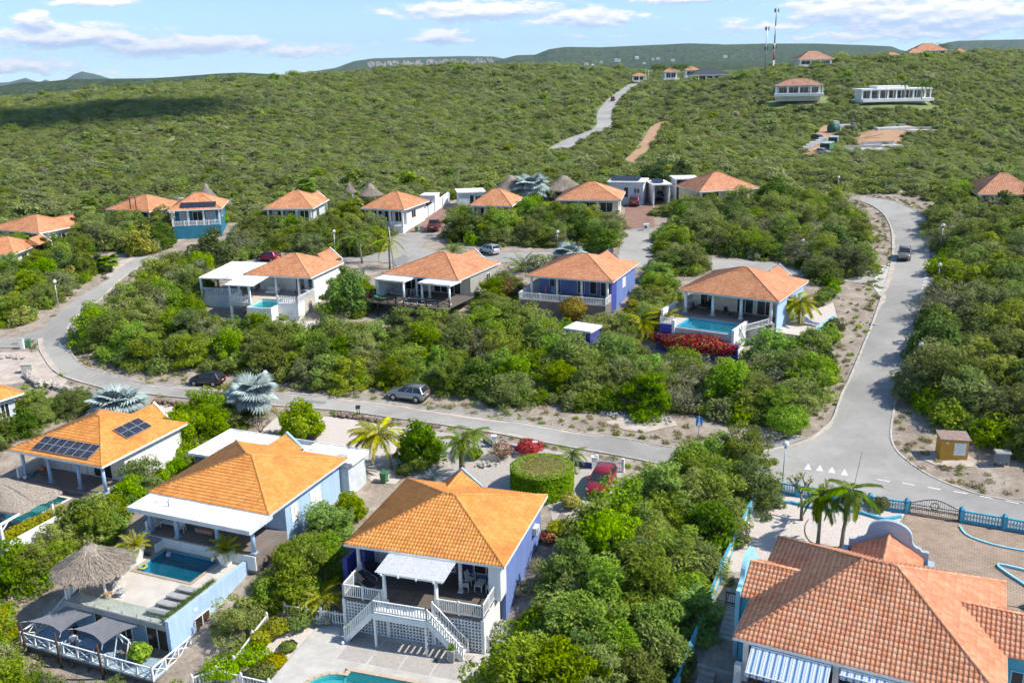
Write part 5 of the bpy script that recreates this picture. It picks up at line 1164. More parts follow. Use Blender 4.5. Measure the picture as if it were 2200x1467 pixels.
# the turquoise house, bottom right
def coral_house():
    H = House('turquoise_villa', 'turquoise villa with large coral tiled roof and curved gable parapets', 21.79, 49.48, 14.13, 13.06, -26.87, -2.0, margin=1.2)
    R_ = H.root; rz = R_.rotation_euler.z; W = H.W; H.exc(-8.5, 11, -12, -5)
    roof = H.hip(2.8, 3.10, TILE_C, .255, .36, .95, pick=300, fascia=WHITE, single_caps=True)
    H.gable(.35, -7.7, -2.6, 2.5, 4.02, 2.82, TILE_C, axis='x', single=True, tw=.255, tl=.36); H.gable(.55, 2.6, 9.3, 2.6, 4.15, 2.85, TILE_C, axis='x', single=True, tw=.255, tl=.36)
    H.gable(.0, 1.5, 6.9, 2.2, 4.35, 3.1, TILE_C, single=True, tw=.255, tl=.36)
    def curved(c, half, zb, zs, zt):
        P = [(c - half, zb), (c - half, zs)]
        P += [(c - half + .45, zs), (c - half + .55, zs + .18)] + [(c - half * .72 + (half * .16) * math.sin(t), zs + .2 + (zt - zs) * .34 * (1 - math.cos(t))) for t in np.linspace(0, math.pi / 2, 5)]
        P += [(c + half * .56 * math.cos(t), zs + .2 + (zt - zs) * .34 + (zt - zs - .2 - (zt - zs) * .34) * math.sin(t)) for t in np.linspace(math.pi, 0, 13)]
        P += [(2 * c - x, z) for x, z in P[:9][::-1]]; return P
    MB().extr(curved(0.0, 2.5, -2.3, 3.55, 5.35), 'y', 6.95, 7.25).build('gable_parapet', PERI, R_); MB().extr(curved(0.0, 2.44, 1.5, 3.47, 5.27), 'y', 7.252, 7.30).build('parapet_face', TEALL, R_)
    MB().extr(curved(.35, 2.55, -2.6, 3.2, 4.75), 'x', -8.0, -7.72).build('gable_parapet', TEALL, R_); MB().extr(curved(.55, 2.7, -2.6, 3.25, 4.9), 'x', 9.32, 9.6).build('gable_parapet', TEALL, R_)
    H.box('buttress', 2.502, 2.9, 6.0, 7.2, -2.3, 2.9, PERI); H.box('buttress', -2.9, -2.502, 6.0, 7.2, -2.3, 2.9, PERI)
    H.box('wall', -6.5, 6.5, -3.4, 5.9, -2.6, 2.74, TEAL); H.box('wall', -7.72, -6.502, -2.0, 2.7, -2.6, 2.8, TEAL); H.box('wall', 6.502, 9.32, -1.9, 3.0, -2.6, 2.84, TEAL); H.box('wall', -2.2, 2.2, 5.902, 6.95, -2.3, 3.05, TEAL)
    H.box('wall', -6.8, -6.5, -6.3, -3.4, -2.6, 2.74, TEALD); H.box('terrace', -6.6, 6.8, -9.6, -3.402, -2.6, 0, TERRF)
    H.opening('window', 7.4, 8.7, .5, 2.0, -1.9, frame=TEALL); H.opening('window', -1.2, .6, .5, 1.9, -7.72, 'x', -1)
    H.opening('door', -5.6, -2.4, 0, 2.2, -3.4, leaves=3); H.opening('door', -.5, 2.7, 0, 2.2, -3.4, leaves=3)
    for x in (-6.35, -1.35, 3.3): H.column(x, -6.25, 0, 2.66, .16, WHITE, True)
    H.box('lintel', -6.5, 6.6, -6.4, -6.1, 2.45, 2.74, GREYWALL)
    # awnings
    def awning(x0, x1, y1, z1, label):
        a = thing('awning', label, 'awning', W(0, 0, 0), rz); y0, z0 = -6.62, 2.5
        MB().add([(x0, y0, z0), (x1, y0, z0), (x1, y1, z1), (x0, y1, z1)], [(0, 1, 2, 3)]).build('cloth', STRIPE, a)
        V = [(x0, y1, z1), (x1, y1, z1)]; k = 40; mb = MB(); xs = np.linspace(x0, x1, k + 1)
        mb.add([(x, y1 - .01, z1) for x in xs] + [(x, y1 - .02, z1 - .24 + .03 * math.cos(i * math.pi / 2)) for i, x in enumerate(xs)], [(i, i + 1, k + 2 + i, k + 1 + i) for i in range(k)]); mb.build('valance', STRIPE, a)
        MB().beam((x0, y1, z1 + .02), (x1, y1, z1 + .02), .05, .05).build('front_bar', WHITE, a); MB().beam((x0, y0 + .06, z0 + .02), (x1, y0 + .06, z0 + .02), .12, .12).build('cassette', WHITE, a)
        for x in (x0 + .3, x1 - .3): MB().beam((x, y0 + .05, z0 - .12), (x, y1 + .03, z1 - .06), .04, .04).build('arm', WHITE, a)
    awning(-6.0, -1.6, -8.05, 1.75, 'blue and white striped awning let out over the turquoise villa terrace'); awning(-1.1, 3.1, -6.95, 2.36, 'blue and white striped awning rolled in above the terrace')
    H.rail((-6.6, -9.5), (-6.6, -6.6), 0, .9, WHITE, .2); H.box('gate_pillar', -6.85, -6.45, -6.95, -6.55, -.5, 1.3, WHITE)
    pl = thing('flower_pot', 'terracotta pot with a small palm under the striped awning', 'flower pot', W(-5.8, -6.1, 0), rz); MB().tube([(0, 0, 0), (0, 0, .4), (0, 0, .45)], [.2, .3, .33], 14).build('pot', TERRAC, pl); PENDING.append(('agave', pl, .5, LEAF_G, (0, 0, .42)))
    tb = thing('round_table', 'black round iron table on the turquoise villa terrace', 'table', W(-4.4, -6.0, 0), rz); MB().tube([(0, 0, .68), (0, 0, .71)], .42, 20).build('table_top', DARKM, tb); MB().tube([(0, 0, 0), (0, 0, .68)], .05, 8).build('pedestal', DARKM, tb); MB().tube([(0, 0, 0), (0, 0, .03)], .3, 12).build('base', DARKM, tb)
    ru = loose('rug', MB().box(-1.3, 1.3, -.9, .9, 0, .02), M('dark_red_rug', (.10, .012, .015), None, 4, .95), 'dark red rug on the terrace floor of the turquoise villa', 'rug', None, W(.7, -5.2, .005), (0, 0, rz))
    # steps down the left side
    for k in range(7): H.box('outdoor_step', -9.3, -8.3, 1.2 - k * .34, 1.54 - k * .34, -2.2, -.35 - k * .16, CONC)
    H.box('side_landing', -9.4, -8.1, 1.6, 3.0, -2.2, -.2, BEIGE); H.rail((-9.4, 1.5), (-8.1, 1.5), -.2, .9, DARKM, .13, bw=.025, post=.05)
    for k in range(4): H.box('outdoor_step', -9.4, -8.4, -5.0 - k * .36, -4.64 - k * .36, -2.9, -1.3 - k * .18, CONCD)
    H.box('retaining_wall', -9.6, -6.82, -4.6, -4.4, -3.2, -1.1, CONCD)
    return H
HC = coral_house()
# second row
def second_row():
    # right-hand house with the infinity pool
    H = House('infinity_pool_villa', 'villa with terracotta roof and infinity pool above a red bougainvillea hedge', 28.91, 112.44, 12.46, 12.11, -32.9, 3.2)
    R_, W = H.root, H.W; rz = R_.rotation_euler.z; H.exc(-7, 7, -13, -5); H.exc(6, 10, -7, 6)
    H.hip(2.8, 2.25, TILE_R, .255, .36, .35, lod='low', fascia=GREYWALL); H.gable(2.2, 3.0, 6.8, 1.5, 4.2, 3.2, TILE_R, lod='low')
    MB().extr([(.5, -1), (.5, 3.1), (2.2, 4.5), (3.9, 3.1), (3.9, -1)], 'y', 6.81, 7.0).build('gable_parapet', SKYB, R_)
    H.box('wall', -5.6, 5.7, -2.6, 5.5, -2.5, 2.74, CREAM); H.box('wall', 5.702, 5.86, -5.2, 5.5, -2.5, 2.74, SKYB); H.box('wall', -5.75, -5.602, -5.0, 5.5, -1.5, 1.0, WHITE)
    H.box('porch_floor', -5.9, 5.7, -6.3, -2.6, -3.0, 0, TERRF)
    for x in (-5.4, -1.9, 1.6, 5.2): H.column(x, -5.4, 0, 2.66, .2, WHITE)
    H.opening('door', -4.6, -2.6, 0, 2.2, -2.6); H.opening('door', .1, 2.2, 0, 2.2, -2.6); H.opening('door', 2.6, 4.7, 0, 2.2, -2.6, pane=BRWIN); H.opening('window', -1.5, -.2, .8, 2.0, 5.86, 'x', 1, frame=BLUED); H.opening('shutter', 1.2, 2.0, .7, 1.9, 5.86, 'x', 1, frame=BLUED, louver=True, leaves=1)
    H.pool(-4.2, 2.5, -10.6, -6.9, -.3, 1.4, POOLT_B, WATER_T, None, 'bright blue infinity pool in front of the shaded porch columns', steps=True)
    H.box('pool_deck', -6.3, -4.35, -10.7, -6.302, -3.0, -.25, BEIGE); H.box('pool_deck', -4.35, 5.0, -6.75, -6.302, -3.0, -.25, BEIGE); H.box('pool_wall', -4.4, 2.7, -11.0, -10.75, -3.4, -.42, CONC); H.box('pool_wall', -6.3, 3.6, -12.0, -11.5, -3.6, -1.25, BLUED)
    H.box('spill_basin', -4.35, 2.7, -11.5, -11.0, -3.4, -1.5, POOLT_G); H.box('pool_wall', 2.65, 2.95, -11.4, -6.8, -3.4, .25, WHITE); H.box('pool_wall', -4.7, -4.36, -11.2, -10.7, -3.2, .4, WHITE)
    H.rail((-6.3, -10.9), (-4.7, -10.9), -.25, .8, WHITE, .2, bw=.08); H.box('pool_wall', -6.4, -4.7, -11.1, -10.72, -3.4, -.25, BLUED); H.rail((3.2, -9.6), (5.2, -6.3), (-.4, -.1), .8, WHITE, .2)
    H.box('side_step', -7.0, -5.95, -8.0, -5.4, -2.0, -.1, BEIGE); H.box('side_ramp_wall', -7.3, -7.02, -8.5, -4.5, -2, .8, WHITE)
    for x, y, a, l in ((-.6, -4.4, .5, 'dark reclining garden chair behind the second porch column, its back to the wall'), (1.1, -4.2, -.6, 'dark reclining garden chair between the middle porch columns, turned towards its twin')): armchair(W(x, y, 0), rz + a, l, WOODD, BLACKP, 'dark porch chairs')
    table(W(.3, -4.9, 0), rz, 'low dark table between the two reclining porch chairs', .6, .5, .4, WOODD)
    table(W(-3.7, -4.2, 0), rz, 'dark dining table at the porch end of the infinity pool villa', 1.2, 1.0, .74, WOODD)
    for i, (x, y, a) in enumerate(((-4.6, -4.2, 1.5), (-2.8, -4.2, -1.5), (-3.7, -3.3, 0.0))): armchair(W(x, y, 0), rz + a, 'dark dining chair at the porch table, ' + ('on the garden side', 'on the pool column side', 'on the door side')[i], WOODD, BLACKP, 'dark porch dining chairs')
    lounger(W(8.6, -.5, -1.0), rz + 1.3, 'blue padded lounger on the pale side yard by the blue wall', GREYF, M('blue_pad', (.12, .25, .5), None, 2, .8))
    H.box('side_yard', 5.9, 10.2, -5.5, 3.5, -2.4, -1.02, GRAVEL); H.box('side_kerb_wall', 10.202, 10.4, -7.5, 3.0, -2.6, -.3, TEALL)
    # blue one
    H = House('deep_blue_villa', 'deep blue villa with terracotta roof and white balcony railing behind red flowering shrubs', 9.94, 123.76, 11.99, 12.47, -23.27, 3.2)
    R_, W = H.root, H.W; rz = R_.rotation_euler.z; H.exc(-7, 6.5, -10, -5)
    H.hip(2.8, 2.13, TILE_R, .255, .36, .5, lod='low', fascia=GREYWALL); H.gable(1.2, 3.0, 7.0, 1.5, 4.1, 3.1, TILE_R, lod='low')
    MB().extr([(-.5, -1), (-.5, 3.0), (1.2, 4.4), (2.9, 3.0), (2.9, -1)], 'y', 7.01, 7.2).build('gable_parapet', BLUED, R_)
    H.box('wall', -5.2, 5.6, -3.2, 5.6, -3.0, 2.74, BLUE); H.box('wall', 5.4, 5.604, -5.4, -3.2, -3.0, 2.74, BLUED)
    H.box('balcony_floor', -6.4, 5.6, -8.0, -3.2, -3.2, 0, TERRF)
    for x in (-5.4, -1.8, 1.6, 5.1): H.column(x, -5.6, 0, 2.66, .18, WHITE)
    H.opening('door', -3.8, -2.2, 0, 2.1, -3.2); H.opening('window', .2, 1.2, .2, 2.1, -3.2, leaves=1); H.opening('window', 1.9, 2.9, .2, 2.1, -3.2, leaves=1); H.opening('door', 3.4, 4.9, 0, 2.1, -3.2); H.opening('window', -.6, .9, .7, 2.0, 5.6, 'x', 1, louver=True)
    for p, q in (((-6.3, -7.9), (-6.3, -3.4)), ((-6.3, -7.9), (-.5, -7.9)), ((-.5, -7.9), (5.5, -7.9)), ((5.5, -7.9), (5.5, -5.6))): H.rail(p, q, 0, .95, WHITE, .22, bw=.08, posts=[0, .5, 1], post=.16)
    t = thing('clothes_rack', 'drying rack with coloured towels on the deep blue villa balcony', 'drying rack', W(-3.2, -4.6, 0), rz); MB().beam((-.6, 0, 1.2), (.6, 0, 1.2), .04, .04).beam((-.6, 0, 0), (-.6, 0, 1.2), .04, .04).beam((.6, 0, 0), (.6, 0, 1.2), .04, .04).build('frame', WHITE, t)
    for i, m in enumerate((REDP, M('blue_towel', (.05, .12, .4), None, 3, .9), TEAL)): MB().box(-.5 + i * .36, -.2 + i * .36, -.05, .05, .35, 1.22).build('towel', m, t)
    # grey one with the dark deck
    H = House('grey_villa', 'grey villa with terracotta roof, two flat white porch roofs and dark wooden deck', -9.35, 126.34, 11.72, 12.26, -26.19, 3.2)
    R_, W = H.root, H.W; rz = R_.rotation_euler.z; H.exc(-6.5, 7, -13, -5)
    H.hip(2.8, 2.17, TILE_R, .255, .36, .5, lod='low', fascia=GREYWALL); H.gable(1.2, 3.0, 7.0, 1.5, 4.1, 3.1, TILE_R, lod='low')
    MB().extr([(-.5, -1), (-.5, 3.0), (1.2, 4.4), (2.9, 3.0), (2.9, -1)], 'y', 7.01, 7.2).build('gable_parapet', GREYWALL, R_)
    H.box('wall', -5.2, 5.5, -2.6, 5.6, -2.5, 2.74, CREAM); H.box('wall', 5.502, 5.65, -2.6, 5.6, -2.5, 2.74, M('khaki_grey_plaster', (.40, .39, .34), None, 1.4, .8)); H.opening('window', 2.0, 3.2, .8, 2.0, 5.65, 'x', 1)
    H.box('porch_roof', -5.7, -1.0, -8.6, -5.4, 2.45, 2.66, WHITE_DIRTY); H.box('porch_roof', 1.0, 5.9, -8.4, -5.4, 2.45, 2.66, WHITE_DIRTY)
    for x, y in ((-5.4, -8.2), (-1.3, -8.2), (1.4, -8.0), (5.5, -8.0), (-.9, -5.6), (1.1, -5.6)): H.column(x, y, 0, 2.45, .16, WHITE)
    H.box('deck', -6.2, 6.2, -6.6, -2.6, -.2, 0, DECKW); H.box('deck', -6.2, -1.4, -10.4, -6.602, -.2, 0, DECKW); H.box('deck', 3.4, 6.2, -10.4, -6.602, -.2, 0, DECKW); H.box('deck', -1.398, 3.398, -10.4, -9.4, -.2, 0, DECKW)
    H.pool(-1.1, 3.1, -9.15, -6.9, 0, 1.0, POOLT_G, WATER_T, CREAM, 'small teal pool set into the dark wooden deck', cw=.25)
    for p, q in (((-6.2, -7.5), (-6.2, -10.3)), ((-6.2, -10.3), (-1.2, -10.35)), ((-1.2, -10.35), (3.4, -10.35)), ((3.4, -10.35), (6.2, -9.3))): H.rail(p, q, 0, .95, WOODD, style='cross', post=.14)
    for i in range(8): H.box('deck_post', -6.0 + i * 1.7, -5.85 + i * 1.7, -10.2, -10.05, -3.4, -.2, WOODD)
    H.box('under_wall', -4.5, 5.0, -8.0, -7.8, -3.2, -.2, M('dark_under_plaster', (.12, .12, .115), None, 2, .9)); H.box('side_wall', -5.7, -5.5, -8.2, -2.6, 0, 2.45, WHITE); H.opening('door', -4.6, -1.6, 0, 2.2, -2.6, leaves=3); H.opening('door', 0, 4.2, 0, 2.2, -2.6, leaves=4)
    so_ = thing('sofa', 'pale corner sofa under the flat porch roof of the grey villa', 'sofa', W(-3.6, -5.9, 0), rz); MB().box(-1.1, 1.1, -.45, .45, .1, .42).build('seat', GREYF, so_); MB().box(-1.1, 1.1, .3, .5, .42, .85).build('backrest', GREYF, so_); MB().box(-1.12, -.85, -.45, .3, .42, .65).build('armrest', GREYF, so_)
    armchair(W(-1.9, -5.2, 0), rz - .8, 'patterned armchair beside the pale sofa on the dark deck', WHITE, GREYF); lounger(W(-4.4, -9.3, .01), rz + 1.4, 'green sun lounger on the dark wooden deck', GREENB, M('green_mesh', (.03, .28, .12), None, 3, .8), tilt=.3)
    # white one
    H = House('white_villa', 'white villa with terracotta roof, raised plunge pool and white balustrades', -30.24, 127.98, 10.18, 10.08, -15.78, 3.2)
    R_, W = H.root, H.W; rz = R_.rotation_euler.z; H.exc(-12, 6.5, -13, -5); H.exc(-12, -4, -6, 4)
    H.hip(2.8, 2.12, TILE_R, .255, .36, .4, lod='low', fascia=WHITE); H.gable(2.3, 2.6, 6.6, 1.6, 4.3, 3.2, TILE_R, lod='low')
    MB().extr([(.5, -1), (.5, 3.1), (2.3, 4.65), (4.1, 3.1), (4.1, -1)], 'y', 6.61, 6.8).build('gable_parapet', WHITE, R_)
    H.box('wall', -4.6, 4.7, -1.8, 4.6, -2.6, 2.74, WHITE); H.box('wall', 4.5, 4.704, -3.6, -1.8, -2.6, 2.74, WHITE); H.box('balcony_floor', -4.9, 4.7, -6.6, -1.802, -3.2, 0, BEIGE); H.box('balcony_floor', -4.9, -1.6, -9.5, -6.602, -.35, 0, BEIGE)
    for x in (-.4, 3.0): H.column(x, -4.7, 0, 2.66, .17, WHITE)
    H.opening('door', 1.0, 2.4, 0, 2.2, -1.8, pane=BRWIN); H.opening('window', 2.9, 4.0, .6, 2.0, -1.8, frame=SKYB); H.opening('window', -2.6, -1.0, .1, 2.1, -1.8, louver=True)
    for p, q in (((-4.8, -9.4), (-1.7, -9.4)), ((-4.8, -9.4), (-4.8, -6.6)), ((1.7, -8.3), (4.6, -8.3)), ((4.6, -8.3), (4.6, -3.8))): H.rail(p, q, 0, .95, WHITE, .26, bw=.1, posts=[0, 1], post=.2)
    H.box('lower_wall', 1.7, 4.7, -8.4, -6.602, -3.0, 0, WHITE); H.opening('lower_door', 3.0, 3.9, -2.9, -1.1, -8.4, leaves=1, pane=GREYWALL); H.box('support', -4.8, -4.5, -9.4, -9.1, -3.0, -.35, WHITE); H.box('support', -1.9, -1.65, -9.4, -9.15, -.35, 2.45, WHITE); H.box('support', -4.8, -4.6, -9.4, -9.2, 0, 2.3, WHITE)
    H.box('pool_wall', -1.6, 1.6, -10.3, -10.1, -3.1, -.25, WHITE); H.box('pool_wall', 1.602, 1.8, -10.3, -6.602, -3.1, -.25, WHITE); H.box('pool_wall', -1.8, -1.602, -10.3, -6.602, -3.1, -.25, WHITE)
    H.pool(-1.45, 1.45, -9.95, -6.75, -.28, 1.2, POOLT_T, WATER_T, None, 'small turquoise plunge pool in a raised white tank')
    y_ = MB().box(-9.5, 5.5, -13.5, -6.8, -3.9, -3.0).mesh('yard', CONC); o = link('yard', y_); o.matrix_world = H.mw; tag(o, kind='structure')
    co = thing('corrugated_canopy', 'white corrugated canopy over the balcony of the white villa', 'canopy', W(-3.1, -7.2, 0), rz); n = 26; V = []
    for i in range(n + 1): x = -2.3 + 4.4 * i / n; V += [(x, -2.3, 2.4 + .05 * (i % 2)), (x, 1.9, 2.75 + .05 * (i % 2))]
    MB().add(V, [(2 * i, 2 * i + 2, 2 * i + 3, 2 * i + 1) for i in range(n)]).build('sheet', WHITE, co); MB().beam((-2.3, -2.2, 2.33), (2.1, -2.2, 2.33), .08, .1).build('beam', WHITE, co)
    sf = thing('sofa', 'white sofa at the back wall of the white villa balcony', 'sofa', W(-1.6, -3.6, 0), rz); MB().box(-.9, .9, -.4, .4, .1, .42).build('seat', WHITE, sf); MB().box(-.9, .9, .25, .42, .42, .85).build('backrest', WHITE, sf)
    table(W(3.4, -3.6, 0), rz, 'white table with a dark seat at the balcony corner of the white villa', 1.2, .8, .74, WHITE); armchair(W(2.6, -4.4, 0), rz + 2, 'dark basket chair at the white balcony table', DARKM, BLACKP)
    cp = thing('carport', 'white flat roofed annex with balustrade beside the white villa', 'annex', W(-8.2, -2.0, 0), rz); MB().hexa([(-3.3, -4.0, 2.2), (2.9, -4.0, 2.2), (2.9, 4.6, 2.7), (-3.3, 4.6, 2.7)], [(-3.3, -4.0, 2.36), (2.9, -4.0, 2.36), (2.9, 4.6, 2.86), (-3.3, 4.6, 2.86)]).build('roof', WHITE_DIRTY, cp)
    for x in (-3.1, 2.7):
        for y in (-3.8, .2, 4.3): MB().box(x - .12, x + .12, y - .12, y + .12, -2.5, 2.3 + .06 * y / 4).build('post', WHITE, cp)
    MB().box(-3.2, 2.8, -3.9, -3.7, -2.6, 0, ).build('plinth', GREYWALL, cp); MB().box(-3.2, 2.8, -3.6, 4.4, -1.2, -.02).build('floor', BEIGE, cp); MB().box(-3.2, 2.8, 4.1, 4.3, 0, 2.3).build('back_wall', TEALD, cp)
    rl_ = MB(); rl_.beam((-3.1, -3.8, .9), (2.7, -3.8, .9), .1, .08)
    for i in range(22): x = -3.0 + i * .26; rl_.box(x - .05, x + .05, -3.85, -3.75, 0, .88)
    rl_.build('railing', WHITE, cp)
second_row()

# third row and the rest of the neighbourhood
def villa(name, label, FL, FR, ze, depth, h, mat, wallm, gr=3.0, porch=True, rl_=.4, cols=None, rail=None, lod='low', tw=.27, tl=.38, wins=3, gable=None, margin=.6):
    a, b = at_z(*FL, ze), at_z(*FR, ze); d = Vector((b.x - a.x, b.y - a.y, 0)); w = d.length; r = math.degrees(math.atan2(d.y, d.x)); d.normalize(); n = Vector((-d.y, d.x, 0)); c = (a + b) / 2 + n * depth / 2
    H = House(name, label, c.x, c.y, w, depth, r, ze - gr, group=None, margin=margin); R_ = H.root
    H.hip(gr, h, mat, tw, tl, rl_, lod=lod, fascia=WHITE); pd = 2.4 if porch else .7
    H.box('wall', -w / 2 + .7, w / 2 - .7, -depth / 2 + pd, depth / 2 - .7, -2.5, gr - .06, wallm); H.box('plinth', -w / 2 + .5, w / 2 - .5, -depth / 2 + .3, -depth / 2 + pd - .002, -2.5, 0, wallm if wallm in (TEALD, BLUED) else WHITE)
    if porch:
        k = cols or 4
        for i in range(k): H.column(-w / 2 + .6 + (w - 1.2) * i / (k - 1), -depth / 2 + .5, 0, gr - .14, .14, WHITE, True)
    for i in range(wins):
        x = -w / 2 + 1.2 + (w - 2.4) * (i + .5) / wins; ww = (w - 2.4) / wins * .38; H.opening('window', x - ww, x + ww, .3, gr - .7, -depth / 2 + pd, louver=(i % 2 == 0 and wallm is TEALD))
    H.opening('window', -1.0, .8, .8, gr - .8, w / 2 - .7, 'x', 1)
    if rail: H.rail((-w / 2 + .5, -depth / 2 + .35), (w / 2 - .5, -depth / 2 + .35), 0, .9, WHITE, .26, bw=.09, posts=[0, .25, .5, .75, 1], post=.16)
    if gable:
        H.gable(gable, depth / 2 - 3, depth / 2 + .9, 1.5, gr + 1.3, gr + .3, mat, lod='low'); MB().extr([(gable - 1.7, gr - 2), (gable - 1.7, gr + .2), (gable, gr + 1.6), (gable + 1.7, gr + .2), (gable + 1.7, gr - 2)], 'y', depth / 2 + .91, depth / 2 + 1.1).build('gable_parapet', WHITE, R_)
    return H
HT = villa('teal_villa', 'teal walled villa with solar panels and white balcony, left of the lone tall palm', (360, 453), (476, 448), 9.2, 10.5, 2.3, TILE_R, TEALD, 2.9, rail=True, wins=3)
A_, e_, s_, n_ = face_frame([(-HT.w / 2, -5.25, 2.9), (HT.w / 2, -5.25, 2.9), (.4, 0, 5.2), (-.4, 0, 5.2)])
for i in range(6):
    for j in range(1):
        o = link('solar_panel', shared('sp_t', lambda: MB().box(0, .98, 0, 1.7, -.02, .02).mesh('solar_panel', SOLAR)), HT.root); o.matrix_local = Matrix.LocRotScale(A_ + e_ * (2.0 + i * 1.03) + s_ * .5 + n_ * .17, Matrix((e_, s_, n_)).transposed().to_quaternion(), None)
HV = []
def _v(*a, **k): h = villa(*a, **k); HV.append(h); return h
_v('villa', 'villa roof of orange tiles half hidden by trees, with a red railing stair on top', (226, 450), (320, 455), 8.2, 10, 2.2, TILE_R, CREAM, 2.6)
_v('villa', 'villa with plain orange hip roof behind the lone tall palm', (566, 449), (672, 448), 9.4, 11, 2.4, TILE_R, GREYWALL, 3.0, gable=2.0)
HWW = villa('villa', 'white walled villa with orange roof beside the white driveway wall', (775, 448), (868, 451), 9.0, 11, 2.3, TILE_R, WHITE, 3.0, rail=True)
_v('villa', 'villa with pale orange roof in front of the pointed thatched hut', (1008, 442), (1100, 443), 9.6, 10, 2.3, TILE_R, CREAM, 2.8)
_v('villa', 'villa with salmon orange roof in front of the broad thatched hut', (1193, 430), (1334, 431), 9.8, 11, 2.5, TILE_R, CREAM, 2.8)
HE = villa('open_porch_villa', 'villa with orange roof and open glazed porch above the dark round trees', (1503, 412), (1632, 404), 9.9, 11, 2.6, TILE_C, CREAM, 2.9, cols=4, wins=2)
villa('right_edge_villa', 'villa with coral hip roof and blue walls cut by the right picture edge', (2100, 418), (2240, 420), 11.0, 12, 2.8, TILE_C, BLUED, 2.9, rail=True, wins=4)
_v('villa', 'villa with pale salmon roof among trees at the left picture edge', (-30, 492), (84, 501), 6.6, 10, 2.0, TILE_R, WHITE, 2.8, gable=2.5)
_v('villa', 'small roof with white gable end at the left picture edge below the salmon roof', (-60, 548), (30, 546), 5.6, 9, 2.0, TILE_R, WHITE, 2.6, gable=3.0)
villa('villa', 'orange tiled roof corner low at the left picture edge near the rubble walls', (-75, 884), (50, 844), 1.0, 9, 2.0, TILE_O, GREYWALL, 2.6, porch=False)
def flat_block(name, label, cat, fl, fr, zt, depth, hgt, wallm, over=.3, solar=0, openf=False, group=None):
    a, b = at_z(*fl, zt), at_z(*fr, zt); d = Vector((b.x - a.x, b.y - a.y, 0)); w = d.length; r = math.degrees(math.atan2(d.y, d.x)); d.normalize(); n = Vector((-d.y, d.x, 0)); c = (a + b) / 2 + n * depth / 2
    H = House(name, label, c.x, c.y, w, depth, r, zt - hgt, cat, group, margin=.4)
    H.box('roof', -w / 2 - over, w / 2 + over, -depth / 2 - over, depth / 2 + over, hgt - .22, hgt, WHITE)
    if openf:
        H.box('wall', -w / 2, w / 2, depth / 2 - .2, depth / 2, -1.5, hgt - .222, wallm)
        for x in (-w / 2 + .12, w / 2 - .12): H.box('pier', x - .12, x + .12, -depth / 2, depth / 2 - .202, -1.5, hgt - .222, wallm)
    else:
        H.box('wall', -w / 2, w / 2, -depth / 2, depth / 2, -2, hgt - .222, wallm); H.opening('door', -.4, .5, 0, 2.0, -depth / 2, leaves=1); H.opening('window', w / 2 - 1.8, w / 2 - .6, .8, 1.8, -depth / 2)
    k = max(1, int((w - .6) / 1.1))
    for i in range(solar):
        for j in range(2):
            o = link('solar_panel', shared('sp_f', lambda: MB().box(-.48, .48, -.8, .8, -.02, .02).mesh('solar_panel', SOLAR)), H.root, (-w / 2 + .7 + i * (w - 1.2) / max(solar, 1), -depth / 4 + j * 1.9, hgt + .35)); o.rotation_euler = (rad(14), 0, 0)
    return H
flat_block('carport', 'pale flat roofed building with a row of solar panels behind the red car', 'outbuilding', (1308, 390), (1382, 391), 11.0, 6, 3.0, GREYWALL, solar=6)
flat_block('carport', 'white open carport with two solar panels and a dark vehicle inside', 'carport', (1404, 396), (1440, 395), 10.6, 6, 3.0, WHITE, solar=2, openf=True)
flat_block('pergola', 'white flat pergola frame behind the open porch villa', 'pergola', (1452, 384), (1500, 383), 11.2, 5, 2.8, WHITE, openf=True)
flat_block('garden_store', 'white box store behind the white walled villa', 'store', (902, 420), (934, 420), 9.3, 4, 2.8, WHITE, over=.1)
flat_block('carport', 'long white flat roof behind the pale orange roofed villa', 'outbuilding', (985, 413), (1040, 411), 9.6, 5, 2.6, GREYWALL)
flat_block('pump_shed', 'small deep blue shed with white roof in the thicket below the deep blue villa', 'shed', (1213, 704), (1268, 712), 2.9, 3.0, 2.1, BLUED, over=.12)
flat_block('carport', 'pale flat carport roof beside the left edge roofs', 'carport', (32, 522), (84, 524), 5.2, 5, 2.3, GREYWALL, openf=True)
def hut(px, py, zb, R, h, label, posts=4, fin=True, seed=2): p = at_z(px, py, zb); palapa('thatched_hut', label, p, R, h, h * .45, seed=seed, finial=fin); EXC.append([(p.x - R, p.y - R), (p.x + R, p.y - R), (p.x + R, p.y + R), (p.x - R, p.y + R)])
hut(1098, 428, 7.6, 3.2, 4.6, 'pointed thatched hut behind the pale orange roofed villa'); hut(1212, 424, 7.8, 3.8, 4.2, 'broad round topped thatched hut behind the salmon roofed villa', fin=False, seed=5)
hut(797, 436, 7.4, 2.3, 3.8, 'thatched hut peeking over the white walled villa', seed=6); hut(752, 425, 7.8, 1.2, 3.0, 'tiny straw peak in the scrub left of the white walled villa', seed=7); hut(447, 446, 7.4, 1.8, 4.6, 'thatched peak behind the teal villa', seed=8)
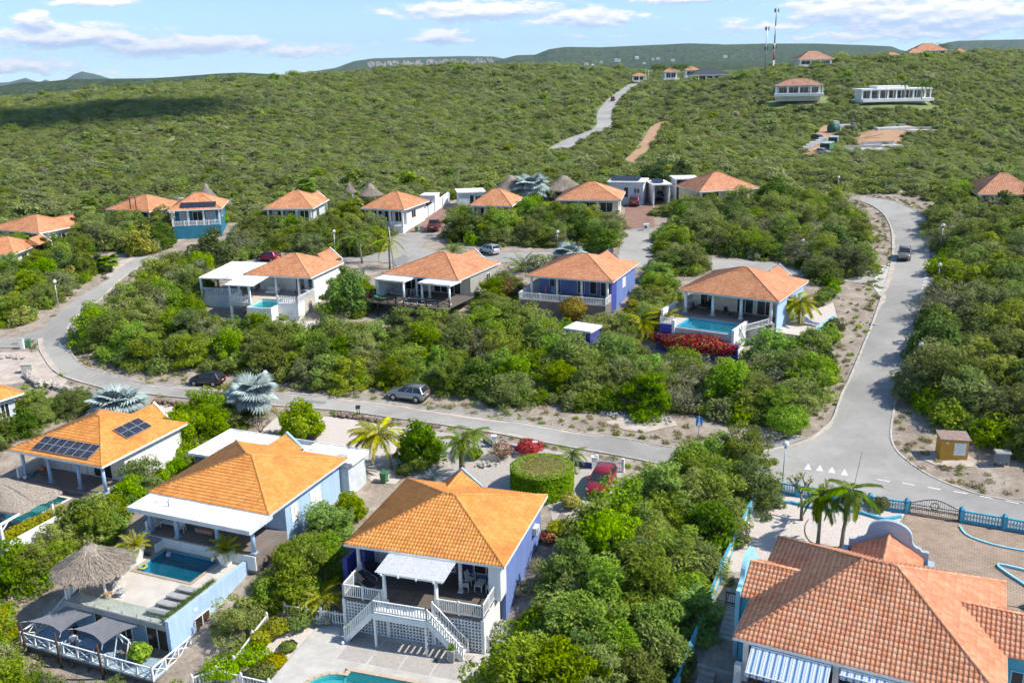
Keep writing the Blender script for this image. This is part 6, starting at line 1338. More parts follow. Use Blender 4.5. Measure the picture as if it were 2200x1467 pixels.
# white driveway wall with pillars, bins at its foot
dw = thing('driveway_wall', 'long white stepped wall beside the brick driveway of the white walled villa', 'wall', T(905, 480)); a, b = T(884, 488), T(962, 437); o = dw.location
MB().hexa([(a.x - o.x, a.y - o.y, -.5), (a.x - o.x + .25, a.y - o.y, -.5), (b.x - o.x + .25, b.y - o.y, b.z - o.z - .5), (b.x - o.x, b.y - o.y, b.z - o.z - .5)], [(a.x - o.x, a.y - o.y, 1.3), (a.x - o.x + .25, a.y - o.y, 1.3), (b.x - o.x + .25, b.y - o.y, b.z - o.z + 2.2), (b.x - o.x, b.y - o.y, b.z - o.z + 2.2)]).build('wall', WHITE, dw)
for i in range(6): t = i / 5; MB().box(-.22, .45, -.22, .22, -.4, 1.7 + .3 * t).build('pillar', WHITE, dw, ((a.x - o.x) * (1 - t) + (b.x - o.x) * t, (a.y - o.y) * (1 - t) + (b.y - o.y) * t, (b.z - o.z) * t))
rs = thing('rooftop_stair', 'red railing and dark stair above the half hidden orange roof', 'stair', at_z(275, 438, 9.6)); MB().beam((-2.6, 0, .1), (.3, 0, 1.3), .4, .1).build('flight', WOODD, rs); MB().box(.2, 1.5, -.5, .5, 1.15, 1.22).box(.2, 1.5, -.5, -.46, 1.5, 1.6).box(.2, .25, -.5, -.45, 1.2, 1.5).box(1.45, 1.5, -.5, -.45, 1.2, 1.5).build('railing', REDP, rs); MB().box(.3, .4, -.1, .1, -1, 1.15).box(1.35, 1.45, -.1, .1, -1, 1.15).build('post', WOODD, rs)

# houses on the far hill
def far_house(name, label, px, py, d, w, dp, wall_h, roof_h, mat, wallm, rot=0.0, flat=False, wins=4, porch=True):
    p = at_d(px, py, d); H = House(name, label, p.x, p.y, w, dp, rot, p.z, margin=3.0); H.exc(-w / 2 - 2, w / 2 + 2, -dp / 2 - 9, dp / 2)
    if flat: H.box('roof', -w / 2, w / 2, -dp / 2, dp / 2, wall_h - .45, wall_h, WHITE); H.box('upper_roof', -w / 4, w / 5, -dp / 4, dp / 2, wall_h + .001, wall_h + .9, WHITE)
    else: H.hip(wall_h, roof_h, mat, .9, 1.0, max(.5, (w - dp) / 2), lod='low', fascia=WHITE)
    H.box('wall', -w / 2 + 1, w / 2 - 1, -dp / 2 + (3 if porch else 1), dp / 2 - 1, -3, wall_h - .46, wallm); H.box('terrace', -w / 2, w / 2, -dp / 2 - 2, -dp / 2 + (3 if porch else 1) - .01, -1.0, 0, WHITE)
    for i in range(wins): x = -w / 2 + 1.6 + (w - 3.2) * (i + .5) / wins; q = (w - 3.2) / wins * .46; H.opening('window', x - q, x + q, .15, wall_h - .7, -dp / 2 + (3 if porch else 1), leaves=2)
    if porch:
        for i in range(wins + 1): H.column(-w / 2 + .5 + (w - 1) * i / wins, -dp / 2 + .5, 0, wall_h - .46, .22, WHITE, True)
    return H
far_house('hill_villa', 'white two sided villa with brown hip roof below the two masts', 1714, 200, 380, 18.5, 12, 3.0, 2.4, TILE_B, WHITE, -12, wins=4)
far_house('hill_villa', 'long white flat roofed villa with dark glazing on the far slope', 1914, 211, 365, 27, 10, 3.6, 0, None, WHITE, 2, True, 8)
far_house('hill_villa', 'brown tiled villa on the ridge above the white brown roofed one', 1744, 139, 490, 18, 14, 2.6, 3.8, TILE_B, CREAM, 0, wins=3, porch=False)
far_house('hill_villa', 'small white villa with orange roof alone on the ridge slope', 1914, 132, 560, 11, 9, 2.6, 2.3, TILE_R, WHITE, 0, wins=3, porch=False)
far_house('hill_villa', 'large orange roofed villa on the skyline beside two palms', 1990, 121, 600, 20, 14, 3.2, 4.2, TILE_R, WOODD, -5, wins=4)
far_house('hill_villa', 'low orange roof left of the skyline villa, touching it', 1962, 122, 592, 9, 8, 2.2, 2.4, TILE_R, WHITE, 0, wins=2, porch=False)
far_house('hill_hut', 'tiny orange roofed hut right of the skyline palms', 2060, 119, 610, 8, 7, 1.6, 2.2, TILE_R, CREAM, 0, wins=1, porch=False)
far_house('gate_house', 'little orange roofed gatehouse where the far road tops the hill', 1372, 173, 590, 9, 7, 2.8, 1.4, TILE_R, GREYWALL, 0, wins=2)
far_house('hill_villa', 'white villa with orange roof among palms near the far gatehouse', 1439, 168, 560, 9, 9, 3.6, 2.2, TILE_R, WHITE, 0, wins=2, porch=False)
far_house('hill_villa', 'salmon roofed white villa standing between the palms and the dark roofed house', 1484, 163, 560, 9, 8, 3.2, 2.0, TILE_R, WHITE, 0, wins=2, porch=False)
far_house('hill_villa', 'house with dark slate roof and white porch on the far saddle', 1521, 173, 530, 22, 12, 3.0, 2.8, M('dark_slate_tile', (.07, .08, .10), None, 2, .7), WHITE, 0, wins=5)
far_house('hill_hut', 'small brick red hut on the right hand slope', 2101, 151, 490, 5, 5, 2.6, .6, TILE_C, M('red_brick_plaster', (.35, .12, .08), None, 2, .9), 0, wins=1, porch=False)
far_house('hill_hut', 'low brick red hut half sunk in scrub near the right picture edge', 2150, 143, 520, 5, 4, 1.8, .5, TILE_C, M('red_brick_plaster', (.35, .12, .08), None, 2, .9), 0, wins=1, porch=False)
def mast(px, py, d, h, label, banded, arms):
    p = at_d(px, py, d); t = thing('radio_mast', label, 'mast', p)
    if banded:
        k = 7
        for i in range(k): MB().tube([(0, 0, h * i / k - (2 if i == 0 else 0)), (0, 0, h * (i + 1) / k)], [.42 - .03 * i, .39 - .03 * i], 8).build('section', (WHITE, REDP, WHITE, DARKM, WHITE, DARKM, WHITE)[i], t)
    else: MB().tube([(0, 0, -2), (0, 0, h)], [.34, .2], 8).build('pole', STEELG, t)
    for z, w in arms:
        mb = MB()
        for a in range(3): c, s = math.cos(a * 2.1), math.sin(a * 2.1); mb.beam((0, 0, z), (w * c, w * s, z), .12, .12); mb.box(w * c - .2, w * c + .2, w * s - .2, w * s + .2, z - .9, z + .9)
        mb.build('antenna_ring', DARKM, t)
mast(1661, 148, 500, 29, 'tall red white and black banded radio mast on the hill', True, [(28.3, 1.1), (10.5, .8)]); mast(1643, 152, 495, 21, 'slimmer plain grey mast beside the banded one', False, [(20.3, .9), (10.8, .7)])
for i, (px, py, d, h) in enumerate(((1387, 168, 600, 7), (1393, 168, 605, 7))): loose('flag_pole', MB().tube([(0, 0, -1), (0, 0, h)], .1, 6), WHITE, 'thin white pole right beside the far gatehouse' if i == 0 else 'thin white pole, second from the far gatehouse', 'pole', None, at_d(px, py + 8, d))
# building site on the slope
def container(px, py, w, l, h, rz, mat, label):
    p = T(px, py); t = thing('shipping_container', label, 'container', p, rz); MB().box(-w / 2, w / 2, -l / 2, l / 2, -.5, h).build('shell', mat, t); MB().box(-w / 2 + .15, w / 2 - .15, -l / 2 - .05, -l / 2 - .002, .2, h - .2).build('door', DARKM, t); MB().box(-w / 2 - .05, w / 2 + .05, -l / 2 - .05, l / 2 + .05, h + .001, h + .12).build('roof', M('pale_container_roof', (.35, .45, .45), None, 2, .6), t)
container(1776, 327, 2.6, 7, 2.6, -.5, GREENB, 'bright green shipping container at the mouth of the building site'); container(1790, 312, 2.6, 6, 2.5, -.4, M('grey_green_paint', (.16, .22, .20), None, 2, .6), 'grey green shipping container behind the bright green one')
tk = thing('water_tank', 'dark green cylindrical tank on the building site', 'tank', T(1790, 287)); MB().tube([(-1.2, 0, 1.5), (1.6, 1, 1.5)], 1.5, 16).build('drum', M('dark_green_paint', (.02, .10, .06), None, 2, .5), tk); MB().box(-1, 1.4, -.8, 1.2, -.4, .4).build('cradle', CONCD, tk)
for i, (px, py, w, d, h, l) in enumerate(((1860, 326, 12, 6, .8, 'grey concrete foundation slab, nearest one of the building site'), (1895, 318, 10, 6, .9, 'grey concrete foundation slab above the nearest one'), (1915, 278, 13, 7, .7, 'pale foundation slab at the top of the building site'), (1975, 283, 10, 4, .6, 'thin pale slab strip at the right end of the building site'))):
    t = thing('foundation_slab', l, 'slab', T(px, py), .1); MB().box(-w / 2, w / 2, -d / 2, d / 2, -1, h).build('slab', CONC, t); MB().box(-w / 2, w / 2, d / 2 - .3, d / 2, h + .002, h + .8).build('block_wall', CONCD, t)
bpile = thing('block_stack', 'white block stacks along the site track', 'block stack', T(1752, 318))
for i in range(7): MB().box(-.6, .6, -.6, .6, 0, 1.1 + .2 * (i % 3)).build('block', WHITE, bpile, (-6 + i * 1.9, -9 + i * 3.1, .2 + .15 * i))
bp2 = thing('machinery', 'white and blue mixer and pallets behind the green tank', 'machinery', T(1810, 277)); MB().box(-3, -1.5, -1, 1, 0, 2.6).build('cabin', GREYWALL, bp2); MB().box(-1, 2.5, -1, 1, 0, 1.4).build('pallets', WHITE, bp2); MB().tube([(3, 0, .8), (4.2, 0, 1.6)], [.9, .5], 10).build('mixer_drum', BLUED, bp2)
for i, (x, y, l) in enumerate(((1852, 305, 'by the nearest slab'), (1880, 300, 'in the middle of the pit'), (1862, 292, 'at the pit rim'))): loose('timber_beam', MB().beam((-3, 0, .6), (3, 1.5, 1.6), .4, .4), M('raw_timber', (.48, .33, .19), None, 2, .8), 'raw timber beam on the building site, ' + l, 'timber', None, T(x, y))
# far town and scattered roofs on the table hills
def far_town():
    g = random.Random(4); mw, mr = MB(), MB()
    for i in range(170):
        t = g.random(); px = 790 + 270 * t; py = 140 - 8 * t + g.uniform(-5, 4.0); p = at_d(px, py, 4300 + g.uniform(-60, 60)); w = g.uniform(4, 9)
        mw.box(p.x - w / 2, p.x + w / 2, p.y - 5, p.y + 5, p.z - 5, p.z + 2.5); mr.hexa([(p.x - w * .55, p.y - 5.5, p.z + 3.02), (p.x + w * .55, p.y - 5.5, p.z + 3.02), (p.x + w * .55, p.y + 5.5, p.z + 3.02), (p.x - w * .55, p.y + 5.5, p.z + 3.02)], [(p.x - .5, p.y - .5, p.z + 6.5), (p.x + .5, p.y - .5, p.z + 6.5), (p.x + .5, p.y + .5, p.z + 6.5), (p.x - .5, p.y + .5, p.z + 6.5)])
    o = mw.build('far_town', M('far_white_walls', (.72, .70, .68), (.6, .5, .45), .05, .9)); tag(o, 'dense far off town of white walls and orange roofs on the hillside', 'town', kind='stuff'); mr.build('far_roofs', M('far_orange_roofs', (.5, .25, .16), (.42, .36, .33), .05, .9), o)
    for i in range(26):
        px = g.uniform(1220, 1560); py = g.uniform(122, 148); p = at_d(px, py, 2900 + g.uniform(0, 100)); w = g.uniform(6, 13)
        if i < 14: t = thing('far_house', 'tiny pale house scattered on the plain below the table hill', 'house', p, 0, 'far houses on the plain'); MB().box(-w / 2, w / 2, -4, 4, -3, 3.0).build('wall', WHITE, t); MB().hexa([(-w * .55, -4.4, 3.01), (w * .55, -4.4, 3.01), (w * .55, 4.4, 3.01), (-w * .55, 4.4, 3.01)], [(-w * .3, -.5, 5), (w * .3, -.5, 5), (w * .3, .5, 5), (-w * .3, .5, 5)]).build('roof', TILE_B if i % 3 else GREYWALL, t)
far_town()
# vehicles (length along +x = front)
def wheel(parent, x, y, r, w):
    t = MB().tube([(0, -w / 2, 0), (0, w / 2, 0)], r, 18).build('wheel', TYRE, parent, (x, y, r)); s = 1 if y > 0 else -1
    m = MB(); m.tube([(0, s * (w / 2 - .02), 0), (0, s * (w / 2 + .008), 0)], r * .66, 14)
    m.build('rim', RIM, t)
def loft(mb, secs):                               # secs: list of (x, [(y, z), ...]) cross-sections, same count
    n = len(secs[0][1]); V = [(x, y, z) for x, s in secs for y, z in s]
    F = [(i * n + k, i * n + (k + 1) % n, (i + 1) * n + (k + 1) % n, (i + 1) * n + k) for i in range(len(secs) - 1) for k in range(n)]
    F += [tuple(range(n)), tuple(range((len(secs) - 1) * n + n - 1, (len(secs) - 1) * n - 1, -1))]; mb.add(V, F, True); return mb
def car(px, py, rz, kind, paint, label, loc=None, dz=.08):
    L_, Wd, Ht, bonnet, belt, clr = dict(hatch=(3.85, 1.70, 1.50, .92, .98, .2), suv=(4.5, 1.86, 1.68, 1.05, 1.10, .24), mpv=(4.1, 1.75, 1.62, 1.0, 1.02, .2), pickup=(5.2, 1.9, 1.80, 1.12, 1.15, .3))[kind]
    t = thing('parked_car' if 'driv' not in label else 'car', label, 'car', loc if loc is not None else T(px, py) + Vector((0, 0, dz)), rz)
    w = Wd / 2; h = L_ / 2; r = .34 if kind in ('suv', 'pickup') else .30
    def sec(x, ww, z0, z1, crown=0.03): return (x, [(-ww * .92, z0), (ww * .92, z0), (ww, z0 + (z1 - z0) * .45), (ww * .95, z1 - .05), (ww * .80, z1 + crown * .4), (0, z1 + crown), (-ww * .80, z1 + crown * .4), (-ww * .95, z1 - .05), (-ww, z0 + (z1 - z0) * .45)])
    rear = belt if kind != 'pickup' else belt
    S = [sec(-h, w * .86, clr + .16, rear * .80), sec(-h + .10, w * .96, clr + .03, rear - .02), sec(-h + .5, w, clr, rear), sec(0.0, w, clr, belt - .01), sec(h * .38, w, clr, belt - .02), sec(h * .52, w * .99, clr, bonnet), sec(h - .35, w * .96, clr, bonnet - .10), sec(h - .1, w * .88, clr + .03, bonnet - .22), sec(h, w * .74, clr + .14, bonnet - .38)]
    loft(MB(), S).build('body', paint, t)
    # cabin: glass band and roof panel
    if kind == 'pickup': xb0, xb1, xr0, xr1 = -.75, h * .50, -.55, h * .16
    else: xb0, xb1, xr0, xr1 = -h + .12, h * .50, -h + .45, h * .10
    zb, zr = belt - .03, Ht - .06; wb, wr = w * .93, w * .74
    MB().hexa([(xb0, -wb, zb), (xb1, -wb, zb), (xb1, wb, zb), (xb0, wb, zb)], [(xr0, -wr, zr), (xr1, -wr, zr), (xr1, wr, zr), (xr0, wr, zr)]).build('windows', GLASSD, t)
    loft(MB(), [(xr0 - .06, [(-wr * .98, zr - .03), (wr * .98, zr - .03), (wr * .9, zr + .02), (-wr * .9, zr + .02)]), (xr0 + .25, [(-wr - .03, zr - .02), (wr + .03, zr - .02), (wr * .86, zr + .06), (-wr * .86, zr + .06)]), ((xr0 + xr1) / 2, [(-wr - .03, zr - .02), (wr + .03, zr - .02), (wr * .86, zr + .075), (-wr * .86, zr + .075)]), (xr1 + .04, [(-wr - .02, zr - .03), (wr + .02, zr - .03), (wr * .86, zr + .02), (-wr * .86, zr + .02)])]).build('roof_panel', paint, t)
    for s in (-1, 1):
        mb = MB(); mb.beam((xb0 + .03, s * wb, zb), (xr0 + .02, s * wr, zr), .09, .09); mb.beam((xb1 - .02, s * wb, zb), (xr1 + .02, s * wr, zr), .06, .06)
        for f in ((.36, .40), (.66, .64)): mb.beam((xb0 + (xb1 - xb0) * f[0], s * (wb + .004), zb), (xr0 + (xr1 - xr0) * f[1], s * (wr + .004), zr), .06, .05)
        mb.build('pillar', paint, t)
        MB().box(-.08, .1, -.09, .09, -.06, .07).build('mirror', paint, t, (h * .36, s * (w + .06), belt + .05))
        MB().box(-h - .01, -h + .14, s * w * .80 - .13, s * w * .80 + .1, rear - .30, rear - .08).build('tail_light', REDL, t); MB().box(h - .30, h - .06, s * w * .74 - .12, s * w * .74 + .12, bonnet - .36, bonnet - .22).build('headlight', CLEARL, t)
        for x in (-h * .60, h * .62):
            MB().tube([(x, s * (w - .16), r), (x, s * (w + .004), r)], r * 1.16, 18).build('wheel_arch', DARKM, t); wheel(t, x, s * (w - .07), r, .2)
    MB().box(-h - .03, -h + .06, -w * .7, w * .7, clr + .1, clr + .3).build('rear_bumper', DARKM if kind != 'hatch' else paint, t); MB().box(h - .10, h + .02, -w * .6, w * .6, clr + .08, clr + .26).build('front_bumper', DARKM, t); MB().box(-h - .04, -h - .005, -.25, .25, rear - .40, rear - .28).build('number_plate', M('number_plate_yellow', (.6, .55, .35), None, 2, .5), t)
    if kind == 'pickup': MB().box(-h + .12, -.85, -w + .12, w - .12, belt + .022, belt + .05).build('bed_cover', DARKM, t)
    if kind == 'suv':
        for s in (-1, 1): MB().tube([(xr0 + .2, s * wr * .92, zr + .08), (xr1 - .15, s * wr * .92, zr + .08)], .02, 6).build('roof_rail', DARKM, t)
    return t
def head(p, q): a, b = T(*p), T(*q); return math.atan2(b.y - a.y, b.x - a.x)
PBLACK = car_paint('black_car_paint', (.012, .012, .014), .1); PSILV = car_paint('silver_grey_car_paint', (.36, .38, .41), .7); PRED = car_paint('metallic_red_car_paint', (.36, .018, .035), .4); PBRN = car_paint('champagne_car_paint', (.27, .245, .21), .6); PDRED = car_paint('wine_red_car_paint', (.20, .012, .02), .3); PWHITE = car_paint('pale_grey_car_paint', (.45, .48, .5), .3)
rd = head((740, 870), (440, 846))
car(446, 826, rd, 'hatch', PBLACK, 'black hatchback parked in the bay beside the silver blue palm'); car(878, 858, head((940, 890), (800, 871)), 'suv', PSILV, 'silver grey parked car with roof rails on the block paved bay')
car(1292, 1050, head((1312, 1010), (1272, 1085)), 'suv', PRED, 'metallic red car on the gravel drive beside the big thicket'); car(1942, 556, head((1948, 520), (1936, 600)), 'mpv', PBRN, 'champagne brown car driving down the sloping road')
car(933, 494, head((925, 508), (945, 470)), 'pickup', PDRED, 'wine red pickup at the foot of the white driveway wall'); car(1363, 441, head((1362, 450), (1366, 420)), 'suv', PDRED, 'wine red parked car on the brick driveway between hedges')
car(1421, 428, head((1421, 420), (1420, 435)), 'suv', PBLACK, 'dark car parked under the white carport with solar panels'); car(1052, 545, head((1085, 556), (1030, 540)), 'hatch', PWHITE, 'pale car half hidden by shrubs behind the grey villa'); car(578, 560, head((600, 562), (560, 560)), 'hatch', PRED, 'bright red car roof showing behind the white villa annex')
car(984, 498, head((960, 500), (1010, 500)), 'hatch', PWHITE, 'pale grey car beside the turning head under trees')
car(1317, 218, head((1310, 226), (1330, 206)), 'pickup', PRED, 'small red truck climbing the far hill road', dz=.35); car(1758, 304, -.9, 'suv', PBLACK, 'black car on the orange earth of the building site', dz=.4); car(1768, 334, -.9, 'hatch', PWHITE, 'white car behind the scrub at the site mouth', dz=.4); car(1363, 180, 1.3, 'pickup', PBLACK, 'dark truck waiting at the far gatehouse', dz=.35)

# street furniture
def px_of(p):
    q = Vector(p) - CAM; z = q.dot(FW); return 1100 + FPX * q.dot(RT) / z, 733.5 + FPX * q.dot(DN) / z
for base, gl, lab in (((126, 662), 605, 'globe street lamp on the verge of the curved road at far left'), ((575, 856), 800, 'globe street lamp behind the silver palm by the black hatchback'), ((720, 549), 497, 'globe street lamp beside the lane behind the white villa'), ((1198, 533), 498, 'globe street lamp behind the deep blue villa'),
        ((1800, 408), 381, 'globe street lamp at the top bend of the right road'), ((1722, 562), 517, 'globe street lamp with only its globe above the thicket'), ((2019, 542), 484, 'globe street lamp right of the champagne car'), ((2012, 624), 569, 'globe street lamp by the dashed bay below the champagne car'),
        ((1972, 822), 740, 'globe street lamp at the dark verge of the sloping road'), ((1680, 1046), 953, 'globe street lamp behind the bare frangipani at the junction'), ((446, 498), 469, 'globe street lamp in front of the teal villa')):
    b = T(*base); lo_, hi_ = 1.0, 9.0
    for _ in range(20):
        mid = (lo_ + hi_) / 2
        if px_of(b + Vector((0, 0, mid + .3)))[1] > gl: lo_ = mid
        else: hi_ = mid
    lamp(*base, mid, lab, rng.uniform(-.03, .03))
t = thing('pedestrian_sign', 'blue square pedestrian sign on a thin pole at the verge', 'sign', T(1500, 951)); h = 2.7
MB().tube([(0, 0, -.2), (0, 0, h)], .035, 8).build('pole', STEELG, t); MB().box(-.30, .30, -.06, -.04, h - .95, h - .1).build('sign_plate', BLUSIGN, t)
mb = MB()
mb.box(-.19, .19, -.068, -.061, h - .90, h - .84); mb.hexa([(-.15, -.068, h - .84), (.15, -.068, h - .84), (.15, -.061, h - .84), (-.15, -.061, h - .84)], [(-.03, -.068, h - .40), (.03, -.068, h - .40), (.03, -.061, h - .40), (-.03, -.061, h - .40)]); mb.box(-.05, .05, -.068, -.061, h - .36, h - .26); mb.build('pedestrian_symbol', PUREW, t)
k = thing('transformer_kiosk', 'ochre transformer kiosk with pale door panel at the edge of the thicket', 'kiosk', T(2043, 980), rad(-10)); MB().box(-1.15, 1.15, -.75, .75, -.2, 1.85).build('wall', YELLOWB, k); MB().hexa([(-1.28, -.9, 1.852), (1.28, -.9, 1.852), (1.28, .9, 2.05), (-1.28, .9, 2.05)], [(-1.28, -.9, 1.93), (1.28, -.9, 1.93), (1.28, .9, 2.13), (-1.28, .9, 2.13)]).build('roof', M('rusty_sheet', (.24, .15, .12), (.34, .26, .22), 4, .8), k); MB().box(-.05, .95, -.79, -.752, .45, 1.6).build('door_panel', WHITE, k); MB().box(-.75, -.5, -.77, -.752, 1.5, 1.62).build('sign_plate', WHITE, k); MB().box(.86, .92, -.82, -.79, .95, 1.1).build('handle', STEELG, k)
k = thing('grey_cabinet', 'grey metal utility cabinet on legs at the thicket edge right of the kiosk', 'cabinet', T(2150, 1000), rad(-8)); MB().box(-.55, .55, -.3, .3, .35, 1.25).build('casing', GREYB, k); MB().hexa([(-.65, -.4, 1.252), (.65, -.4, 1.252), (.65, .4, 1.252), (-.65, .4, 1.252)], [(-.6, -.35, 1.36), (.6, -.35, 1.36), (.6, .35, 1.4), (-.6, .35, 1.4)]).build('lid', CONCD, k)
for x in (-.48, .48): MB().box(x - .04, x + .04, -.04, .04, -.1, .35).build('leg', DARKM, k)
wheelie_bin(T(62, 746), .3, 'green wheeled bin standing alone by the side road at far left', GREENB); wheelie_bin(T(906, 498) , .2, 'grey wheeled bin at the foot of the white driveway wall', GREYB); wheelie_bin(T(895, 499), .2, 'green wheeled bin beside the grey one at the driveway wall', GREENB); wheelie_bin(T(966, 478), .2, 'green wheeled bin deep in the driveway beyond the pickup', GREENB)
wheelie_bin(HC.W(9.6, 9.4, -.05), .4, 'dull olive green wheeled bin on the tan brick drive', GREENBD); wheelie_bin(T(826, 1036), -.3, 'green wheeled bin between the pool villa trees and the blue wall', GREENB)
t = thing('letter_box', 'dark letter box on a post above the rock wall', 'letter box', T(768, 896)); MB().box(-.03, .03, -.03, .03, -.1, 1.0).box(.2, .26, -.03, .03, -.1, 1.0).build('post', DARKM, t); MB().box(-.1, .34, -.25, .25, 1.0, 1.25).build('box', DARKM, t)
t = thing('marker_post', 'white concrete post next to the lone green bin', 'post', T(49, 750)); MB().box(-.22, .22, -.16, .16, -.2, 1.35).build('pillar', WHITE, t); MB().box(-.25, .25, -.19, .19, 1.352, 1.42).build('cap', CONC, t)
t = thing('meter_cabinet', 'pale metal meter cabinet beside the rubble walls at far left', 'cabinet', T(60, 800), .2); MB().box(-.6, .6, -.35, .35, -.2, 1.0).build('casing', M('pale_cabinet', (.55, .54, .46), None, 2, .7), t); MB().box(-.65, .65, -.4, .4, 1.002, 1.08).build('lid', CONC, t)
t = thing('letter_pillar', 'white pillar mailbox where the brick driveway meets the lane', 'pillar', T(1388, 496)); MB().box(-.5, .5, -.3, .3, -.2, 1.2).build('pillar', WHITE, t); MB().box(-.3, .1, -.33, -.302, .5, .9).build('hatch', DARKM, t)
t = thing('utility_pole', 'thin leaning steel pole in front of the turning head', 'pole', T(846, 580)); t.rotation_euler = (0, -.06, 0); MB().tube([(0, 0, -.3), (0, 0, 6.5)], [.06, .05], 7).build('pole', STEELG, t)
t = thing('utility_pole', 'grey pole by the shaded gate at far left', 'pole', T(190, 532)); MB().tube([(0, 0, -.3), (0, 0, 3.2)], [.07, .06], 7).build('pole', STEELG, t)
t = thing('guy_wire', 'dark guy wire rising from the junction above the royal palms', 'wire', T(1828, 1072)); p = at_d(1852, 972, T(1828, 1072).y + 1.0) - t.location; MB().tube([(0, 0, 0), p], .02, 5).build('wire', DARKM, t)

# gardens: gravel, walls, fences
def garden(name, pts, mat, dz=.03): EXC.append([tuple(p[:2]) for p in TP(*pts)]); return patch(name, TP(*pts), mat, dz=dz)
garden('gravel_garden', [(560, 925), (600, 892), (740, 896), (850, 916), (884, 1003), (850, 1040), (800, 1035), (750, 990), (660, 935)], GRAVEL)
garden('gravel_garden', [(850, 916), (960, 930), (1060, 945), (1200, 970), (1345, 996), (1320, 1060), (1285, 1110), (1240, 1170), (1200, 1180), (1180, 1090), (1080, 1060), (900, 1045), (884, 1003)], GRAVELG)
garden('gravel_path', [(1205, 1100), (1235, 1120), (1215, 1180), (1160, 1280), (1120, 1350), (1070, 1350), (1090, 1300), (1150, 1200)], DIRT, .04)
garden('gravel_garden', [(325, 868), (430, 880), (425, 905), (400, 912), (355, 885)], GRAVEL)
garden('gravel_garden', [(1632, 1052), (1790, 1076), (1948, 1100), (1925, 1130), (1880, 1190), (1760, 1215), (1640, 1230), (1560, 1230), (1580, 1170), (1610, 1100)], GRAVEL)
garden('brick_drive', [(1948, 1100), (2066, 1120), (2230, 1150), (2320, 1330), (2160, 1300), (2000, 1220), (1930, 1150)], PAVER, .05)
garden('gravel_garden', [(540, 1370), (600, 1330), (650, 1330), (745, 1345), (640, 1480), (520, 1500)], GRAVEL)
garden('sandy_yard', [(-60, 762), (40, 755), (85, 756), (115, 800), (145, 818), (130, 835), (60, 820), (-60, 840)], SAND)
garden('sandy_yard', [(225, 585), (260, 560), (310, 545), (300, 575), (270, 590), (235, 612)], SAND)
garden('sandy_yard', [(355, 505), (380, 492), (440, 492), (455, 500), (400, 515), (362, 525)], SAND)
garden('sandy_yard', [(112, 525), (120, 500), (150, 498), (152, 525)], SAND)
garden('sandy_yard', [(880, 545), (842, 520), (838, 560), (860, 578), (905, 570)], SAND)
garden('sandy_yard', [(480, 700), (600, 690), (720, 690), (720, 705), (600, 712), (500, 715)], CONC)
garden('gravel_garden', [(1700, 690), (1790, 650), (1800, 690), (1740, 740), (1690, 720)], GRAVEL)
def balustrade(pts, h, rail_m, bal_m, label, name='balustrade_fence', gap=.2, postw=.3, plinth=.25, world=False):
    P = [Vector(p) for p in pts] if world else TP(*pts); o = P[0]; t = thing(name, label, 'fence', o)
    for i, p in enumerate(P):
        q = p - o; MB().box(-postw / 2, postw / 2, -postw / 2, postw / 2, -.5, h + .12).build('post', rail_m, t, q); MB().hexa([(-postw * .62, -postw * .62, h + .121), (postw * .62, -postw * .62, h + .121), (postw * .62, postw * .62, h + .121), (-postw * .62, postw * .62, h + .121)], [(-.04, -.04, h + .34), (.04, -.04, h + .34), (.04, .04, h + .34), (-.04, .04, h + .34)]).build('post_cap', rail_m, t, q)
    for a, b in zip(P, P[1:]):
        a2, b2 = a - o, b - o; u = Vector((0, 0, 1)); MB().beam(a2 + u * (h - .05), b2 + u * (h - .05), .17, .12).build('top_rail', rail_m, t); MB().beam(a2 + u * (plinth / 2 - .1), b2 + u * (plinth / 2 - .1), .14, plinth + .2).build('plinth', rail_m, t)
        n = max(2, int((b2 - a2).length / gap)); mb = MB()
        for i in range(1, n): c = a2.lerp(b2, i / n); mb.tube([c + u * plinth, c + u * (plinth + (h - plinth) * .35), c + u * (h - .1)], [.045, .075, .04], 6, False)
        tag(mb.build('balusters', bal_m, t), kind='stuff')
    return t
balustrade([(1637, 1052), (1712, 1066), (1790, 1078), (1868, 1090), (1947, 1102)], 1.0, TEAL, TEALL, 'turquoise balustrade between the bare frangipani garden and the road')
balustrade([(2064, 1121), (2156, 1137), (2250, 1154)], 1.0, TEAL, TEALL, 'turquoise balustrade right of the iron gate')
balustrade([(1637, 1053), (1606, 1118), (1577, 1178), (1548, 1240)], 1.15, TEAL, WHITE, 'turquoise and white balustrade climbing along the big thicket'); balustrade([(1545, 1250), (1515, 1330), (1480, 1420), (1450, 1500)], 1.15, TEAL, WHITE, 'turquoise fence in the shade below the side steps')
gp, gq = T(1950, 1102), T(2062, 1121); gt = thing('iron_gate', 'dark arched iron driveway gate with a round medallion', 'gate', gp, math.atan2(gq.y - gp.y, gq.x - gp.x)); gw = math.hypot(gq.x - gp.x, gq.y - gp.y); arch = lambda x: .95 + .55 * math.sin(math.pi * x / gw) ** 1.5
MB().tube([(x, 0, arch(x)) for x in np.linspace(.15, gw - .15, 24)], .035, 6).build('top_bar', DARKM, gt)
for z in (.12, .5, .85): MB().tube([(.15, 0, z), (gw - .15, 0, z)], .03, 6).build('cross_bar', DARKM, gt)
for i in range(int(gw / .16)):
    x = .2 + i * .16
    if x < gw - .15: MB().tube([(x, 0, .05), (x + .03, 0, arch(x) * .4), (x - .03, 0, arch(x) * .7), (x, 0, arch(x))], .016, 5).build('bar', DARKM, gt)
MB().tube([(gw / 2 + .3 * math.cos(a), -.03, .95 + .3 * math.sin(a)) for a in np.linspace(0, 2 * math.pi, 17)], .035, 6, False).build('medallion', DARKM, gt)
for x in (.1, gw - .1): MB().box(x - .05, x + .05, -.05, .05, -.2, 1.1).build('stile', DARKM, gt)
